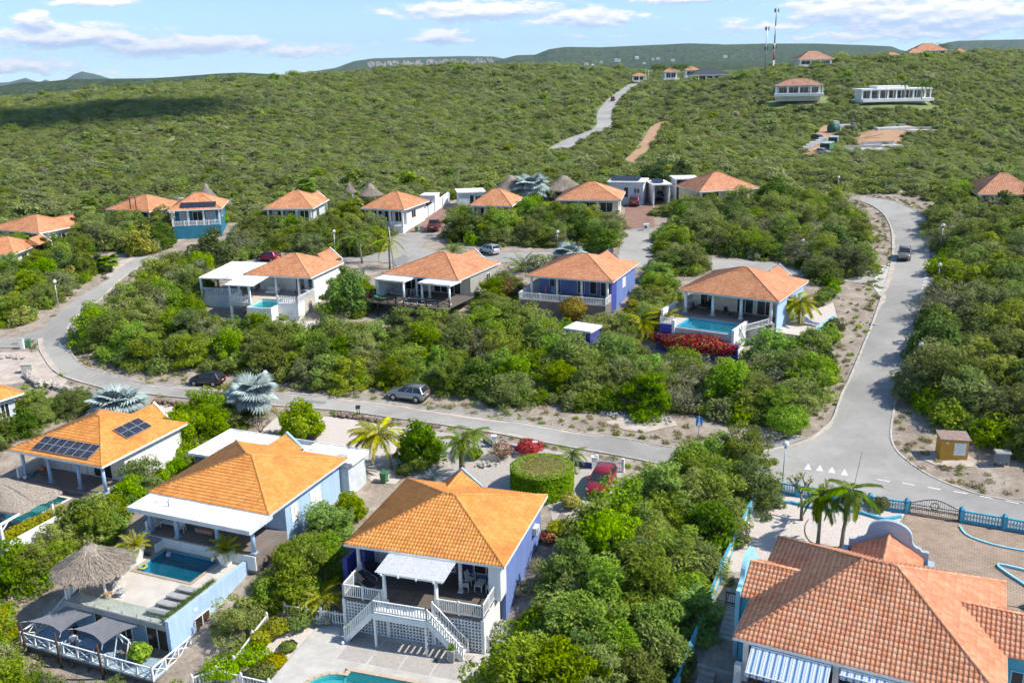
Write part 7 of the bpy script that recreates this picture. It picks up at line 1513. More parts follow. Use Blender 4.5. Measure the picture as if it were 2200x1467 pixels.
def curb_line(pts, w, h, mat, label, name='garden_kerb', cat='kerb', world=False):
    a = smooth_line([Vector(p) for p in pts] if world else TP(*pts), step=.6); n = len(a); V = []
    for i, p in enumerate(a):
        d = (a[min(i + 1, n - 1)] - a[max(i - 1, 0)]).normalized(); nn = Vector((-d.y, d.x, 0)) * (w / 2); z = tz(p.x, p.y)
        for q, zz in ((p - nn, z - .2), (p - nn, z + h), (p + nn, z + h), (p + nn, z - .2)): V.append((q.x, q.y, zz))
    F = [(i * 4 + k, i * 4 + k + 1, i * 4 + 5 + k, i * 4 + 4 + k) for i in range(n - 1) for k in range(3)] + [(0, 1, 2, 3), (4 * n - 1, 4 * n - 2, 4 * n - 3, 4 * n - 4)]
    return loose(name, MB().add(V, F), mat, label, cat)
curb_line([(1640, 1075), (1670, 1082), (1700, 1082), (1740, 1092), (1780, 1098), (1830, 1100), (1870, 1110), (1900, 1118), (1935, 1112)], .22, .25, TEAL, 'wavy turquoise planter edge across the gravel garden', cat='planter edge')
curb_line([(2062, 1132), (2075, 1150), (2110, 1165), (2160, 1178), (2230, 1190)], .16, .16, TEALL, 'curved pale turquoise kerb around the planting bed by the gate'); curb_line([(2230, 1235), (2145, 1215), (2160, 1232), (2215, 1268)], .18, .22, TEALL, 'triangular pale turquoise kerb in the shade at the right edge')
bl = [HB.W(-6.6, y, 0) for y in (7.5, 4, 0, -4.5)]
w = thing('boundary_wall', 'deep blue garden wall between the blue villa and the pool villa', 'wall', bl[0]); zz = -2.3
for a, b in zip(bl, bl[1:]):
    MB().beam(a - bl[0] + Vector((0, 0, .0)), b - bl[0] + Vector((0, 0, -.0)), .18, 1.7).build('panel', BLUED, w)
for a in bl: MB().box(-.16, .16, -.16, .16, -1, 1.0).build('pier', BLUED, w, a - bl[0])
for pts, lab in ((((1040, 948), (1062, 960)), 'short dark blue planter wall by the small palm'), (((1096, 966), (1150, 974)), 'dark blue planter wall under the red flowering bush'), (((1236, 1000), (1276, 1006)), 'dark blue planter wall ending at the white picket gate')):
    a, b = T(*pts[0]), T(*pts[1]); t = thing('planter_wall', lab, 'planter', a); MB().beam(Vector((0, 0, .2)), b - a + Vector((0, 0, .2)), .2, .55).build('wall', BLUED, t); MB().box(-.2, .2, -.2, .2, -.2, 1.1).build('pillar', WHITE, t, b - a); MB().box(-.26, .26, -.26, .26, 1.101, 1.2).build('pillar_cap', WHITE, t, b - a)
a, b = T(1282, 1006), T(1338, 1014); t = thing('picket_gate', 'white picket driveway gate between the red car and the road', 'gate', a, math.atan2(b.y - a.y, b.x - a.x)); w_ = (Vector((b.x, b.y, 0)) - Vector((a.x, a.y, 0))).length
MB().box(0, w_, -.03, .03, .3, .38).box(0, w_, -.03, .03, .8, .88).build('rail', WHITE, t); pk = MB().box(-.04, .04, -.055, -.03, .1, 1.05).mesh('picket', WHITE)
for i in range(14): link('picket', pk, t, (.1 + i * (w_ - .2) / 13, 0, .12 * math.sin(math.pi * i / 13)))
for x in (0, w_): MB().box(x - .12, x + .12, -.12, .12, -.2, 1.35).build('post', WHITE, t)
def picket_run(pts, label, zoff=0.0):
    P = TP(*pts); o = P[0]; t = thing('picket_fence', label, 'fence', o); pk = shared('pk_run', lambda: MB().box(-.035, .035, -.02, .02, .05, .85).mesh('picket', WHITE))
    for a, b in zip(P, P[1:]):
        a2, b2 = a - o, b - o; u = Vector((0, 0, 1)); MB().beam(a2 + u * .85, b2 + u * .85, .1, .07).build('top_rail', WHITE, t); MB().beam(a2 + u * .15, b2 + u * .15, .07, .06).build('bottom_rail', WHITE, t); n = int((b2 - a2).length / .22)
        for i in range(1, n): link('picket', pk, t, a2.lerp(b2, i / n))
    for a in P: MB().box(-.09, .09, -.09, .09, -.2, 1.05).build('post', WHITE, t, a - o); MB().lathe([(.02, 1.05), (.09, 1.1), (.06, 1.18), (.01, 1.2)], 8).build('finial', WHITE, t, a - o)
    return t
picket_run([(612, 1322), (660, 1330), (722, 1342)], 'white picket fence between the yellow palm and the lattice deck'); picket_run([(575, 1345), (545, 1385), (505, 1440)], 'white picket fence descending past the pool villa shrubs'); picket_run([(415, 1480), (468, 1462), (520, 1476), (580, 1490)], 'white picket fence at the bottom edge below the shrubs')
def rubble(pts, w, h, mat, label, n_per=5.0, name='stone_wall', size=.24):
    P = smooth_line(TP(*pts), step=.25); o = Vector((P[0].x, P[0].y, tz(P[0].x, P[0].y))); t = thing(name, label, 'stone wall', o); g = random.Random(len(label)); ms = []
    for k in range(4):
        bm = bmesh.new(); bmesh.ops.create_icosphere(bm, subdivisions=1, radius=1.0)
        for v in bm.verts: v.co *= g.uniform(.72, 1.12)
        me = bpy.data.meshes.new('stone'); bm.to_mesh(me); bm.free(); me.materials.append(mat); ms.append(me)
    cnt = 0
    for p in P:
        z = tz(p.x, p.y)
        for q in range(int(n_per)):
            if cnt > 290: return t
            s = size * g.uniform(.6, 1.25); ob = link('stone', ms[g.randrange(4)], t, (p.x - o.x + g.uniform(-w, w) / 2, p.y - o.y + g.uniform(-w, w) / 2, z - o.z + g.uniform(0, h))); ob.scale = (s, s * g.uniform(.7, 1.1), s * g.uniform(.5, .8)); ob.rotation_euler = (g.uniform(-.3, .3), g.uniform(-.3, .3), g.uniform(0, 6)); cnt += 1
    return t
rubble([(722, 893), (770, 900), (830, 910), (842, 914)], .6, .35, DSTONE, 'low dark rock wall along the road beside the letter box', 6); rubble([(332, 866), (380, 871), (430, 878)], .4, .4, DSTONE, 'low brown stone wall behind the solar villa gravel', 8)
rubble([(58, 808), (75, 822), (88, 832)], .6, .6, RUBBLE, 'pale rubble wall beside the meter cabinet', 12, size=.3); rubble([(102, 828), (125, 835), (150, 845)], .6, .5, RUBBLE, 'pale rubble wall at the bend, right of the meter cabinet', 12, size=.3); rubble([(2, 770), (30, 768), (45, 772)], .8, .25, RUBBLE, 'scattered pale rocks near the marker post', 5); rubble([(1068, 1000), (1085, 985), (1100, 972)], .5, .12, RUBBLE, 'line of pale stones edging the grey gravel bed', 4, size=.16, name='stone_edging'); rubble([(1030, 1000), (1048, 1002)], .8, .3, RUBBLE, 'small heap of pale coral stones on the grey gravel', 12, size=.16, name='stone_heap')
rubble([(1305, 888), (1360, 893), (1430, 903)], 1.5, .22, M('grey_gravel_heap', (.42, .41, .40), (.3, .295, .29), 8, .95), 'grey gravel heap along the thicket edge behind the sandy verge', 12, size=.15, name='gravel_heap')
hose = thing('garden_hose', 'thin dark garden hose curling over the pale gravel', 'hose', T(1740, 1118)); mb = MB(); P = smooth_line(TP((1738, 1116), (1730, 1130), (1731, 1150), (1742, 1165), (1758, 1172)), step=.3); mb.tube([(p.x - hose.location.x, p.y - hose.location.y, tz(p.x, p.y) - hose.location.z + .07) for p in P], .025, 5); mb.build('tube', DARKM, hose)
# vegetation
def leaves(P, A, B, val, name, mat):
    # rhombic leaf sprays: centres P, long axes A, side axes B
    V = np.stack([P - A, P + B, P + A, P - B], 1).reshape(-1, 3); Q = np.arange(len(P) * 4).reshape(-1, 4)
    me = np_mesh(name, V, Q, mat); at = me.attributes.new('lv', 'FLOAT', 'POINT'); at.data.foreach_set('value', np.repeat(val, 4).astype(np.float32)); return me
def rdir(g, n): v = g.normal(0, 1, (n, 3)); return v / np.linalg.norm(v, axis=1)[:, None]
def spray_axes(g, N, ln, wd):
    t = rdir(g, len(N)); A = np.cross(N, t); A /= np.linalg.norm(A, axis=1)[:, None] + 1e-9; B = np.cross(N, A)
    s = g.uniform(.6, 1.3, (len(N), 1)); return A * ln * s, B * wd * s
def crown_mesh(seed, R, H, z0, nc, per, ln, wd, mat, clump=.36, flat=.62, wind=(-.35, .05), fill=.35, upw=.7):
    g = np.random.default_rng(seed); d = rdir(g, nc); d[:, 2] = np.abs(d[:, 2]) * 1.0 - .15
    rr = g.uniform(fill, 1.12, (nc, 1)) ** .7; Cn = d * rr * np.array([R, R, (H - z0) * .86]) * np.array([.78, .78, 1]); Cn[:, 2] = np.clip(Cn[:, 2], 0, None) + z0
    cs = g.uniform(.6, 1.35, nc) * clump * R; cv = g.uniform(-.22, .22, nc); P, N, val = [], [], []
    for i in range(nc):
        v = rdir(g, per); r = g.uniform(.35, 1.0, (per, 1)) ** .5; p = Cn[i] + v * r * cs[i] * np.array([1, 1, flat]); n = v * .55 + np.array([0, 0, upw]) + rdir(g, per) * .75
        P.append(p); N.append(n / np.linalg.norm(n, axis=1)[:, None]); val.append(np.clip(g.uniform(.12, .88, per) + cv[i], 0, 1))
    P, N, val = np.concatenate(P), np.concatenate(N), np.concatenate(val)
    P[:, 0] += wind[0] * (P[:, 2] / H) ** 1.5; P[:, 1] += wind[1] * (P[:, 2] / H); P[:, 2] = np.maximum(P[:, 2], .06)
    A, B = spray_axes(g, N, ln, wd); return leaves(P, A, B, val, 'crown', mat), Cn
def limb_mesh(seed, Cn, H, r=.11, wind=(-.35, .05), twigs=0, mat=None):
    g = random.Random(seed); mb = MB(); fork = Vector((g.uniform(-.2, .2), g.uniform(-.2, .2), H * .22)); mb.tube([(0, 0, -.4), (0, 0, .1), fork], [r * 1.5, r * 1.15, r], 6)
    for c in Cn[::1][:26]:
        c = Vector(c); c.x += wind[0] * (c.z / H) ** 1.5; m = fork.lerp(c, .5) + Vector((g.uniform(-.2, .2), g.uniform(-.2, .2), g.uniform(.0, .25))); mb.tube([fork, m, c], [r * .62, r * .4, r * .14], 5)
        for _ in range(twigs):
            e = c + Vector((g.uniform(-.7, .7), g.uniform(-.7, .7), g.uniform(-.1, .55))); mb.tube([c, c.lerp(e, .6) + Vector((0, 0, .05)), e], [r * .14, r * .1, r * .05], 3, False)
    return mb.mesh('trunk', mat or BARK)
def proto(seed, kind):
    K = dict(thorn=(2.9, 4.3, .3, 62, 135, .135, .042, LEAF_G, .215, .6), thornb=(2.9, 4.4, .25, 62, 135, .135, .048, LEAF_B, .215, .65), olive=(2.9, 3.9, .25, 60, 130, .13, .04, LEAF_O, .22, .6), dark=(2.3, 4.0, .4, 46, 165, .115, .062, LEAF_D, .27, .8), grey=(2.5, 3.6, .4, 34, 70, .12, .03, LEAF_S, .28, .6), yellow=(1.8, 2.6, .3, 20, 150, .14, .065, LEAF_Y, .38, .7), round=(1.9, 3.6, .7, 52, 140, .12, .055, LEAF_B, .27, .8))[kind]
    R, H, z0, nc, per, ln, wd, mat, cl, fl = K; me, Cn = crown_mesh(seed, R, H, z0, nc, per, ln, wd, mat, cl, fl); tr = limb_mesh(seed, Cn, H, twigs=6 if kind == 'grey' else 1, mat=BARK); return me, tr
PROTO = {k: [proto(100 + 7 * i + hash(k[0]) % 5 * 0 + len(k) * 13, k) for i in range(n)] for k, n in (('thorn', 4), ('thornb', 3), ('olive', 3), ('dark', 2), ('grey', 2), ('yellow', 1), ('round', 2))}
def plant(name, label, cat, loc, kind, s=1.0, rz=None, group=None, idx=None, sz=None):
    t = thing(name, label, cat, loc, rng.uniform(0, 6.28) if rz is None else rz, group); L_ = PROTO[kind]; me, tr = L_[rng.randrange(len(L_)) if idx is None else idx]
    t.scale = (s, s, s * (sz or rng.uniform(.85, 1.15)))
    link('crown', me, t); link('trunk', tr, t); return t
# scattered trees in the plots (base polygons in the photo)
PLOTS = [
 ('the thicket below the second villa row', [(185, 745), (200, 708), (240, 668), (288, 625), (335, 588), (395, 568), (450, 575), (470, 640), (480, 705), (560, 716), (740, 712), (790, 716), (960, 716), (1090, 700), (1210, 715), (1290, 690), (1400, 745), (1560, 790), (1620, 735), (1700, 735), (1775, 715), (1805, 690), (1800, 730), (1795, 790), (1770, 850), (1740, 895), (1700, 915), (1600, 916), (1500, 902), (1420, 894), (1300, 882), (1200, 876), (1050, 872), (965, 856), (900, 838), (830, 838), (760, 846), (700, 838), (600, 818), (450, 804), (320, 800), (230, 782), (175, 765)], 3.35, ('thorn', 'thorn', 'thornb', 'olive', 'thorn', 'thornb', 'thorn', 'thornb', 'grey', 'dark'), 1.1),
 ('the thicket right of the sloping road', [(2006, 450), (2100, 455), (2260, 470), (2330, 700), (2330, 1010), (2240, 1010), (2190, 985), (2130, 965), (2085, 940), (2030, 920), (1972, 890), (1970, 830), (1977, 760), (1994, 680), (2010, 610), (2018, 540)], 3.4, ('olive', 'thorn', 'olive', 'thorn', 'thorn', 'dark', 'grey', 'olive'), 1.25),
 ('the big thicket beside the blue villa', [(1385, 1042), (1440, 1022), (1560, 1030), (1612, 1060), (1585, 1120), (1552, 1190), (1520, 1270), (1480, 1370), (1440, 1480), (1400, 1700), (1050, 1700), (1085, 1480), (1120, 1400), (1170, 1310), (1225, 1220), (1300, 1145), (1350, 1095)], 2.8, ('thornb', 'thornb', 'thorn', 'thornb', 'thornb', 'thorn', 'round'), 1.08),
 ('the strip between pool and blue villas', [(640, 1110), (720, 1075), (775, 1060), (800, 1045), (760, 1110), (725, 1170), (720, 1250), (700, 1310), (620, 1330), (560, 1340), (520, 1370), (470, 1400), (505, 1330), (545, 1270), (590, 1200)], 2.5, ('thornb', 'round', 'thorn', 'thornb'), .88),
 ('the strip beside the solar villa', [(395, 925), (430, 895), (500, 885), (545, 900), (490, 930), (420, 985), (380, 1020), (320, 1065), (270, 1110), (250, 1160), (210, 1180), (140, 1230), (90, 1290), (30, 1270), (30, 1220), (120, 1170), (170, 1110), (230, 1050), (260, 1025), (320, 965)], 2.15, ('thornb', 'thorn', 'round', 'thornb'), .95),
 ('the slope left of the solar villa', [(-60, 880), (60, 870), (150, 850), (215, 865), (160, 890), (100, 910), (40, 940), (0, 985), (-80, 1000)], 2.6, ('dark', 'olive', 'thorn'), .8),
 ('the corner below the cross braced deck', [(-80, 1270), (30, 1300), (25, 1390), (45, 1440), (150, 1480), (300, 1530), (430, 1545), (300, 1680), (-80, 1680)], 2.2, ('thornb', 'olive', 'thorn', 'yellow'), .8),
 ('the thicket above the infinity pool villa', [(1420, 492), (1500, 470), (1640, 452), (1760, 450), (1815, 452), (1850, 482), (1866, 522), (1862, 575), (1842, 600), (1800, 600), (1795, 655), (1760, 640), (1745, 595), (1690, 572), (1620, 556), (1540, 548), (1470, 545), (1425, 560), (1405, 540)], 3.5, ('thorn', 'olive', 'olive', 'thorn', 'thorn', 'grey', 'dark'), 1.2),
 ('the thicket between turning head and brick driveway', [(965, 505), (990, 478), (1080, 468), (1200, 465), (1330, 460), (1335, 500), (1320, 535), (1240, 538), (1120, 530), (1040, 530), (985, 525)], 3.4, ('thorn', 'thornb', 'olive', 'dark'), 1.0),
 ('the trees left of the turning head', [(520, 510), (560, 490), (640, 480), (760, 480), (850, 485), (842, 515), (825, 545), (770, 556), (680, 548), (600, 545), (540, 560), (480, 575), (440, 560), (470, 530)], 3.4, ('thorn', 'olive', 'thorn', 'dark', 'grey'), 1.0),
 ('the gardens inside the left road bend', [(-60, 590), (40, 575), (110, 560), (195, 555), (214, 577), (196, 601), (146, 638), (98, 668), (72, 692), (25, 706), (-60, 712)], 3.3, ('thorn', 'olive', 'yellow', 'dark', 'thornb'), .95),
 ('the garden between the white and grey villas', [(760, 700), (725, 670), (742, 625), (790, 612), (806, 655), (800, 690)], 2.8, ('thornb', 'dark', 'thorn'), .9),
 ('the garden between the grey and deep blue villas', [(1000, 690), (1035, 655), (1070, 620), (1098, 600), (1120, 640), (1115, 700), (1020, 712)], 2.8, ('thorn', 'thornb', 'olive'), .85),
 ('the garden between the deep blue and infinity pool villas', [(1345, 700), (1350, 640), (1385, 605), (1440, 592), (1445, 640), (1432, 680), (1398, 725)], 2.8, ('thornb', 'yellow', 'thorn', 'yellow'), .8),
 ('the lane verge behind the infinity pool villa', [(1392, 600), (1405, 572), (1480, 562), (1520, 572), (1515, 590), (1450, 598)], 2.9, ('thorn', 'olive', 'grey'), .95),
 ('the garden in front of the plain orange roof', [(505, 515), (540, 495), (600, 488), (690, 487), (770, 488), (800, 492), (800, 506), (700, 506), (600, 508), (540, 515)], 2.7, ('thorn', 'olive', 'thornb'), 1.2),
 ('the hedge row before the thatched hut villas', [(985, 500), (1000, 482), (1100, 478), (1200, 468), (1335, 466), (1335, 484), (1200, 490), (1080, 494)], 2.7, ('thorn', 'thornb', 'olive'), 1.15),
 ('the trees before the open porch villa', [(1440, 470), (1470, 442), (1520, 440), (1560, 452), (1500, 466)], 3.0, ('thorn', 'olive'), 1.0),
 ('the gardens around the left edge roofs', [(-40, 545), (30, 530), (100, 520), (155, 535), (200, 545), (190, 560), (100, 558), (30, 572), (-40, 585)], 3.0, ('thorn', 'thornb', 'olive', 'dark'), .95),
 ('the grove around the half hidden roof', [(150, 500), (230, 480), (330, 470), (365, 480), (370, 520), (350, 540), (280, 545), (200, 540), (160, 530)], 3.3, ('thorn', 'dark', 'olive'), 1.1),
]
EXC.append([tuple(p[:2]) for p in TP((1250, 1000), (1360, 1005), (1355, 1070), (1310, 1115), (1250, 1130))]); EXC.append([tuple(p[:2]) for p in TP((1385, 735), (1605, 765), (1610, 835), (1480, 828), (1385, 800))])
def free(pts, P2, inset=.9):
    a = np.array(pts); k = inpoly(a[:, 0], a[:, 1], P2)
    for p in EXC: k &= ~inpoly(a[:, 0], a[:, 1], p)
    for (x0, y0), (x1, y1) in zip(P2, P2[1:] + P2[:1]):
        ab = np.array([x1 - x0, y1 - y0]); t = np.clip(((a - [x0, y0]) @ ab) / (ab @ ab + 1e-9), 0, 1); d = a - ([x0, y0] + t[:, None] * ab); k &= (d ** 2).sum(1) > inset * inset
    return k
FAR_PTS = []          # overflow: too many to be single things
UNDER = []
def plots():
    cnt = 0; kinds = {'thorn': ('thorn_tree', 'green thorn tree'), 'thornb': ('leafy_tree', 'bright green leafy tree'), 'olive': ('scrub_tree', 'olive green scrub tree'), 'dark': ('dark_tree', 'dark green dense tree'), 'grey': ('dry_tree', 'half bare grey twigged tree'), 'yellow': ('yellow_shrub', 'yellow green shrub'), 'round': ('leafy_tree', 'bright green leafy tree')}
    for lab, poly, sp, mix, sc in PLOTS:
        W_ = [p for p in TP(*poly)]; xs = [p.x for p in W_]; ys = [p.y for p in W_]; P2 = [(p.x, p.y) for p in W_]; g = random.Random(len(lab)); pts = []; y = min(ys); row = 0
        while y < max(ys):
            x = min(xs) + (sp / 2 if row % 2 else 0)
            while x < max(xs): pts.append((x + g.uniform(-.36, .36) * sp, y + g.uniform(-.36, .36) * sp)); x += sp
            y += sp * .88; row += 1
        pts = [q for q, k in zip(pts, free(pts, P2, .9 if sp > 3.2 else .2)) if k]
        gname = 'trees of ' + lab
        y = min(ys); u = sp * .5; up = []
        while y < max(ys):
            x = min(xs)
            while x < max(xs): up.append((x + g.uniform(-.45, .45) * u, y + g.uniform(-.45, .45) * u)); x += u
            y += u
        for q, k in zip(up, free(up, P2, .35)):
            if k: UNDER.append((q[0], q[1], sc * g.uniform(.6, 1.15)))
        for q in pts:
            k = g.choice(mix); s = sc * g.uniform(.78, 1.25); nm, lb = kinds[k]
            if cnt < 1100: plant(nm, lb + ' in ' + lab, 'tree' if k != 'yellow' else 'shrub', Vector((q[0], q[1], tz(*q) - .05)), k, s, group=gname); cnt += 1
    return cnt

EXC.append([tuple(p[:2]) for p in TP((2075, 432), (2240, 432), (2240, 470), (2085, 468))])
plots()
def front_trees(H_, x0, x1, lab, top, dy=2.6):
    x = x0
    while x < x1:
        p = H_.W(x + rng.uniform(-.5, .5), -H_.d / 2 - dy + rng.uniform(-.6, .6), 0); z = tz(p.x, p.y); k = rng.choice(('thorn', 'olive', 'thornb')); s = max(.75, (H_.floor + top - z) / 4.2) * rng.uniform(.9, 1.12)
        plant('garden_tree', 'leafy tree screening ' + lab, 'tree', Vector((p.x, p.y, z - .05)), k, s, group='trees screening ' + lab, sz=1.0); x += 2.7
def side_trees(H_, x, y0, y1, lab, top):
    y = y0
    while y < y1:
        p = H_.W(x + rng.uniform(-.3, .3), y, 0); z = tz(p.x, p.y); plant('garden_tree', 'leafy tree along ' + lab, 'tree', Vector((p.x, p.y, z - .05)), rng.choice(('thornb', 'thorn', 'round')), max(.5, (H_.floor + top - z) / 4.2) * rng.uniform(.9, 1.15), group='trees along ' + lab, sz=1.0); y += 2.0
side_trees(HSOL, 7.3, -6.5, 5, 'the white side wall of the solar villa', 1.6); side_trees(HP, 7.9, -5.5, 3.5, 'the pale blue side wall of the pool villa', 1.3)
front_trees(HV[0], -4, 5.5, 'the half hidden roof', 4.0); front_trees(HV[1], -4.2, 5.5, 'the plain orange roofed villa', 3.5); front_trees(HV[2], -5, 5.5, 'the villa before the pointed hut', 3.8); front_trees(HV[3], -7, 5.5, 'the villa before the broad hut', 3.6); front_trees(HV[4], -4, 4, 'the pale salmon roof', 3.4); front_trees(HV[5], -3, 2.5, 'the small white gabled roof', 2.6); front_trees(HWW, -6, .5, 'the white walled villa porch', 3.5); front_trees(HE, -8, -3, 'the open porch villa end', 3.2)

# palms and garden plants
def frond_mesh(L, droop, leaf, w, n, mat, key, up=.35):
    def f():
        g = np.random.default_rng(int(L * 100) + n); P, A, B, val = [], [], [], []
        ts = np.linspace(.12, 1, n)
        for sgn in (-1, 1):
            for t in ts:
                x = L * t; z = L * (up * t - droop * t * t); dx = np.array([1, 0, up - 2 * droop * t]); dx /= np.linalg.norm(dx)
                ll = leaf * (1.05 - .75 * abs(t - .42)) * g.uniform(.85, 1.1); d = np.array([dx[0] * .62, sgn * .78, dx[2] * .6 - .32 - .25 * t]) + g.normal(0, .07, 3); d /= np.linalg.norm(d); s = np.cross(d, np.array([0, 0, 1.0])); s /= np.linalg.norm(s) + 1e-9
                P.append(np.array([x, 0, z]) + d * ll / 2); A.append(d * ll / 2); B.append(s * w); val.append(g.uniform(.15, .9))
        me = leaves(np.array(P), np.array(A), np.array(B), np.array(val), 'frond', mat)
        mb = MB(); mb.tube([(L * t, 0, L * (up * t - droop * t * t)) for t in np.linspace(0, 1, 7)], [.035, .03, .026, .02, .016, .01, .005], 4); st = mb.mesh('s', mat); bm = bmesh.new(); bm.from_mesh(me); bm.from_mesh(st); bm.to_mesh(me); bm.free()
        return me
    return shared(('frond', key, L, droop, leaf), f)
def fan_mesh(R, mat, key, n=22):
    def f():
        g = np.random.default_rng(3); V = []; F = []; val = []
        for i in range(n):
            a = -2.2 + 4.4 * i / (n - 1); L = R * (.82 + .18 * math.cos(a * .55)) * g.uniform(.93, 1.04); b = len(V); w = .5 * R * math.sin(2.2 / n) * 1.9; zt = -.10 * R - .12 * R * abs(a) / 2.2; d = np.array([math.cos(a), math.sin(a), 0]); s = np.array([-math.sin(a), math.cos(a), 0]); o = np.array([R * .7, 0, R * .28])
            V += [tuple(o), tuple(o + d * L * .55 - s * w + np.array([0, 0, -.02])), tuple(o + d * L * .62 + np.array([0, 0, .05 * R])), tuple(o + d * L * .55 + s * w + np.array([0, 0, -.02])), tuple(o + d * L + np.array([0, 0, zt]))]; F += [(b, b + 1, b + 2), (b, b + 2, b + 3), (b + 1, b + 4, b + 2), (b + 2, b + 4, b + 3)]; val += [g.uniform(.2, .9)] * 5
        me = bpy.data.meshes.new('frond'); me.from_pydata(V, [], F); me.materials.append(mat); mb = MB(); mb.tube([(0, 0, 0), (R * .35, 0, R * .2), (R * .7, 0, R * .28)], [.05, .04, .03], 4); st = mb.mesh('s', mat); bm = bmesh.new(); bm.from_mesh(me); bm.from_mesh(st); bm.to_mesh(me); bm.free()
        at = me.attributes.new('lv', 'FLOAT', 'POINT'); at.data.foreach_set('value', np.array(val + [.4] * (len(me.vertices) - len(val)), dtype=np.float32)); return me
    return shared(('fan', key, R), f)
def palm(loc, label, h, nf, kind='feather', L=2.0, mat=None, key='p', lean=(0, 0), r=.13, bark=None, leaf=.75, droop=.55, low=-.35, high=1.2, name='palm_tree', n=20, w=.035, cat='palm', wind=0.0, spear=False):
    t = thing(name, label, cat, loc, rng.uniform(0, 6)); mat = mat or LEAF_P; top = Vector((lean[0], lean[1], h)); t.rotation_euler = (0, 0, 0)
    if h > .15: MB().tube([(0, 0, -.3), (lean[0] * .15, lean[1] * .15, h * .33), (lean[0] * .5, lean[1] * .5, h * .68), top], [r * 1.35, r * 1.05, r, r * .92], 9).build('trunk', bark or BARKP, t)
    g = random.Random(int(loc.x * 10))
    for i in range(nf):
        az = i * 2.39996 + g.uniform(-.2, .2); el = high + (low - high) * ((i + .5) / nf) ** .8; s = g.uniform(.85, 1.1) * (1.0 if el < .9 else .85)
        me = fan_mesh(L, mat, key) if kind == 'fan' else frond_mesh(L, droop, leaf, w, n, mat, key)
        o = link('frond', me, t); o.location = top; e = el - (.2 if kind == 'feather' else .3); azw = az
        if wind: azw = az + wind * math.sin(math.pi - az)
        o.rotation_euler = (g.uniform(-.25, .25), -e, azw); o.scale = (s, s, s)
    if spear: MB().tube([top, top + Vector((.1, 0, L * .9))], [.05, .01], 5).build('spear_leaf', M('straw_stalk', (.42, .35, .24), None, 4, .9), t)
    return t
SIL = dict(kind='fan', mat=LEAF_SIL, key='sil', bark=BARKD, r=.2)
palm(T(256, 885), 'big round silver blue fan palm behind the solar villa roof', .5, 34, L=2.0, low=-.45, high=1.45, **SIL); palm(T(548, 905), 'silver blue fan palm with a dry stalk beside the black hatchback', 3.0, 22, L=1.75, low=-.6, high=1.3, spear=True, **SIL)
palm(T(1222, 560), 'silver blue fan palm on the lane behind the deep blue villa', .5, 20, L=1.9, low=0.0, high=1.4, **SIL); palm(T(1142, 437), 'silver fan palm between the two thatched huts', 3.0, 22, L=2.4, low=-.5, high=1.3, **SIL)
palm(T(842, 1008), 'coconut palm leaning over the pale gravel drive of the pool villa', 3.4, 26, L=2.5, mat=LEAF_YP, key='coco', n=30, w=.05, lean=(-1.1, .2), leaf=.95, droop=.75, wind=.5); palm(T(993, 1024), 'date palm with thick dark trunk in the grey gravel garden', 3.5, 24, L=1.9, key='date', bark=BARKD, r=.24, leaf=.6, droop=.6, low=-.5, mat=LEAF_P, n=22)
palm(T(1019, 978), 'slender green palm right behind the thick trunked date palm', 2.2, 12, L=1.8, key='sl', leaf=.7, droop=.8); palm(T(1229, 1006), 'small arching palm between the drum hedge and the road', 1.4, 13, L=1.7, key='sl', leaf=.7, droop=.85)
palm(T(1757, 1170), 'royal palm with yellowish crown in the pale gravel, nearer the frangipani', 4.0, 15, L=1.75, key='roy', leaf=.8, droop=.95, r=.12, low=-.75, n=44, w=.04); palm(T(1806, 1185), 'royal palm with taller crown in the pale gravel, nearer the curved gable', 4.9, 15, L=1.85, key='roy2', leaf=.8, droop=.95, r=.13, low=-.75, n=44, w=.04, lean=(.45, .1))
palm(T(1716, 694), 'yellowing coconut palm beside the light blue wall', 2.6, 25, L=2.3, mat=LEAF_YP, key='coco', n=30, w=.05, leaf=.95, droop=.8, wind=.5); palm(T(1380, 722), 'yellow green palm left of the infinity pool, lower one', 1.5, 25, L=2.4, mat=LEAF_YP, key='coco', n=30, w=.05, leaf=.95, droop=.7); palm(T(1432, 715), 'yellow green palm left of the infinity pool, nearer the pool wall', 2.2, 23, L=2.2, mat=LEAF_YP, key='coco', n=30, w=.05, leaf=.95, droop=.75)
palm(T(778, 566), 'feather palm left of the thin leaning pole', 4.0, 14, L=2.6, key='mid', leaf=.8, droop=.8, lean=(-.4, 0)); palm(T(838, 578), 'drooping feather palm at the thin leaning pole', 4.2, 14, L=2.5, key='mid', leaf=.8, droop=.95, mat=LEAF_YP)
palm(T(660, 446), 'lone tall fan palm rising in front of the plain orange roof', 4.5, 20, kind='fan', L=1.5, mat=LEAF_P, key='grn', low=-.9, high=1.2); palm(T(1122, 584), 'bushy date palm behind the grey villa gable', .6, 26, L=3.0, key='dt2', leaf=.55, droop=.45, low=.1, high=1.4, mat=LEAF_P); palm(T(975, 546), 'low bushy palm at the sandy corner of the turning head', .4, 22, L=2.4, key='dt3', leaf=.6, droop=.45, low=.2, high=1.4, mat=LEAF_P)
palm(T(238, 584), 'small palm with short thick trunk on the sandy yard at far left', 1.6, 16, kind='fan', L=1.1, mat=LEAF_P, key='grn2', bark=BARKD, low=-.5); palm(T(195, 470), 'green fan palm left of the half hidden roof', 2.6, 18, kind='fan', L=1.5, mat=LEAF_P, key='grn', low=-.6); palm(T(690, 1310), 'yellow green palm at the white picket fence', 1.0, 18, L=2.0, mat=LEAF_YP, key='y1', leaf=.7, droop=.75, low=.1, high=1.4)
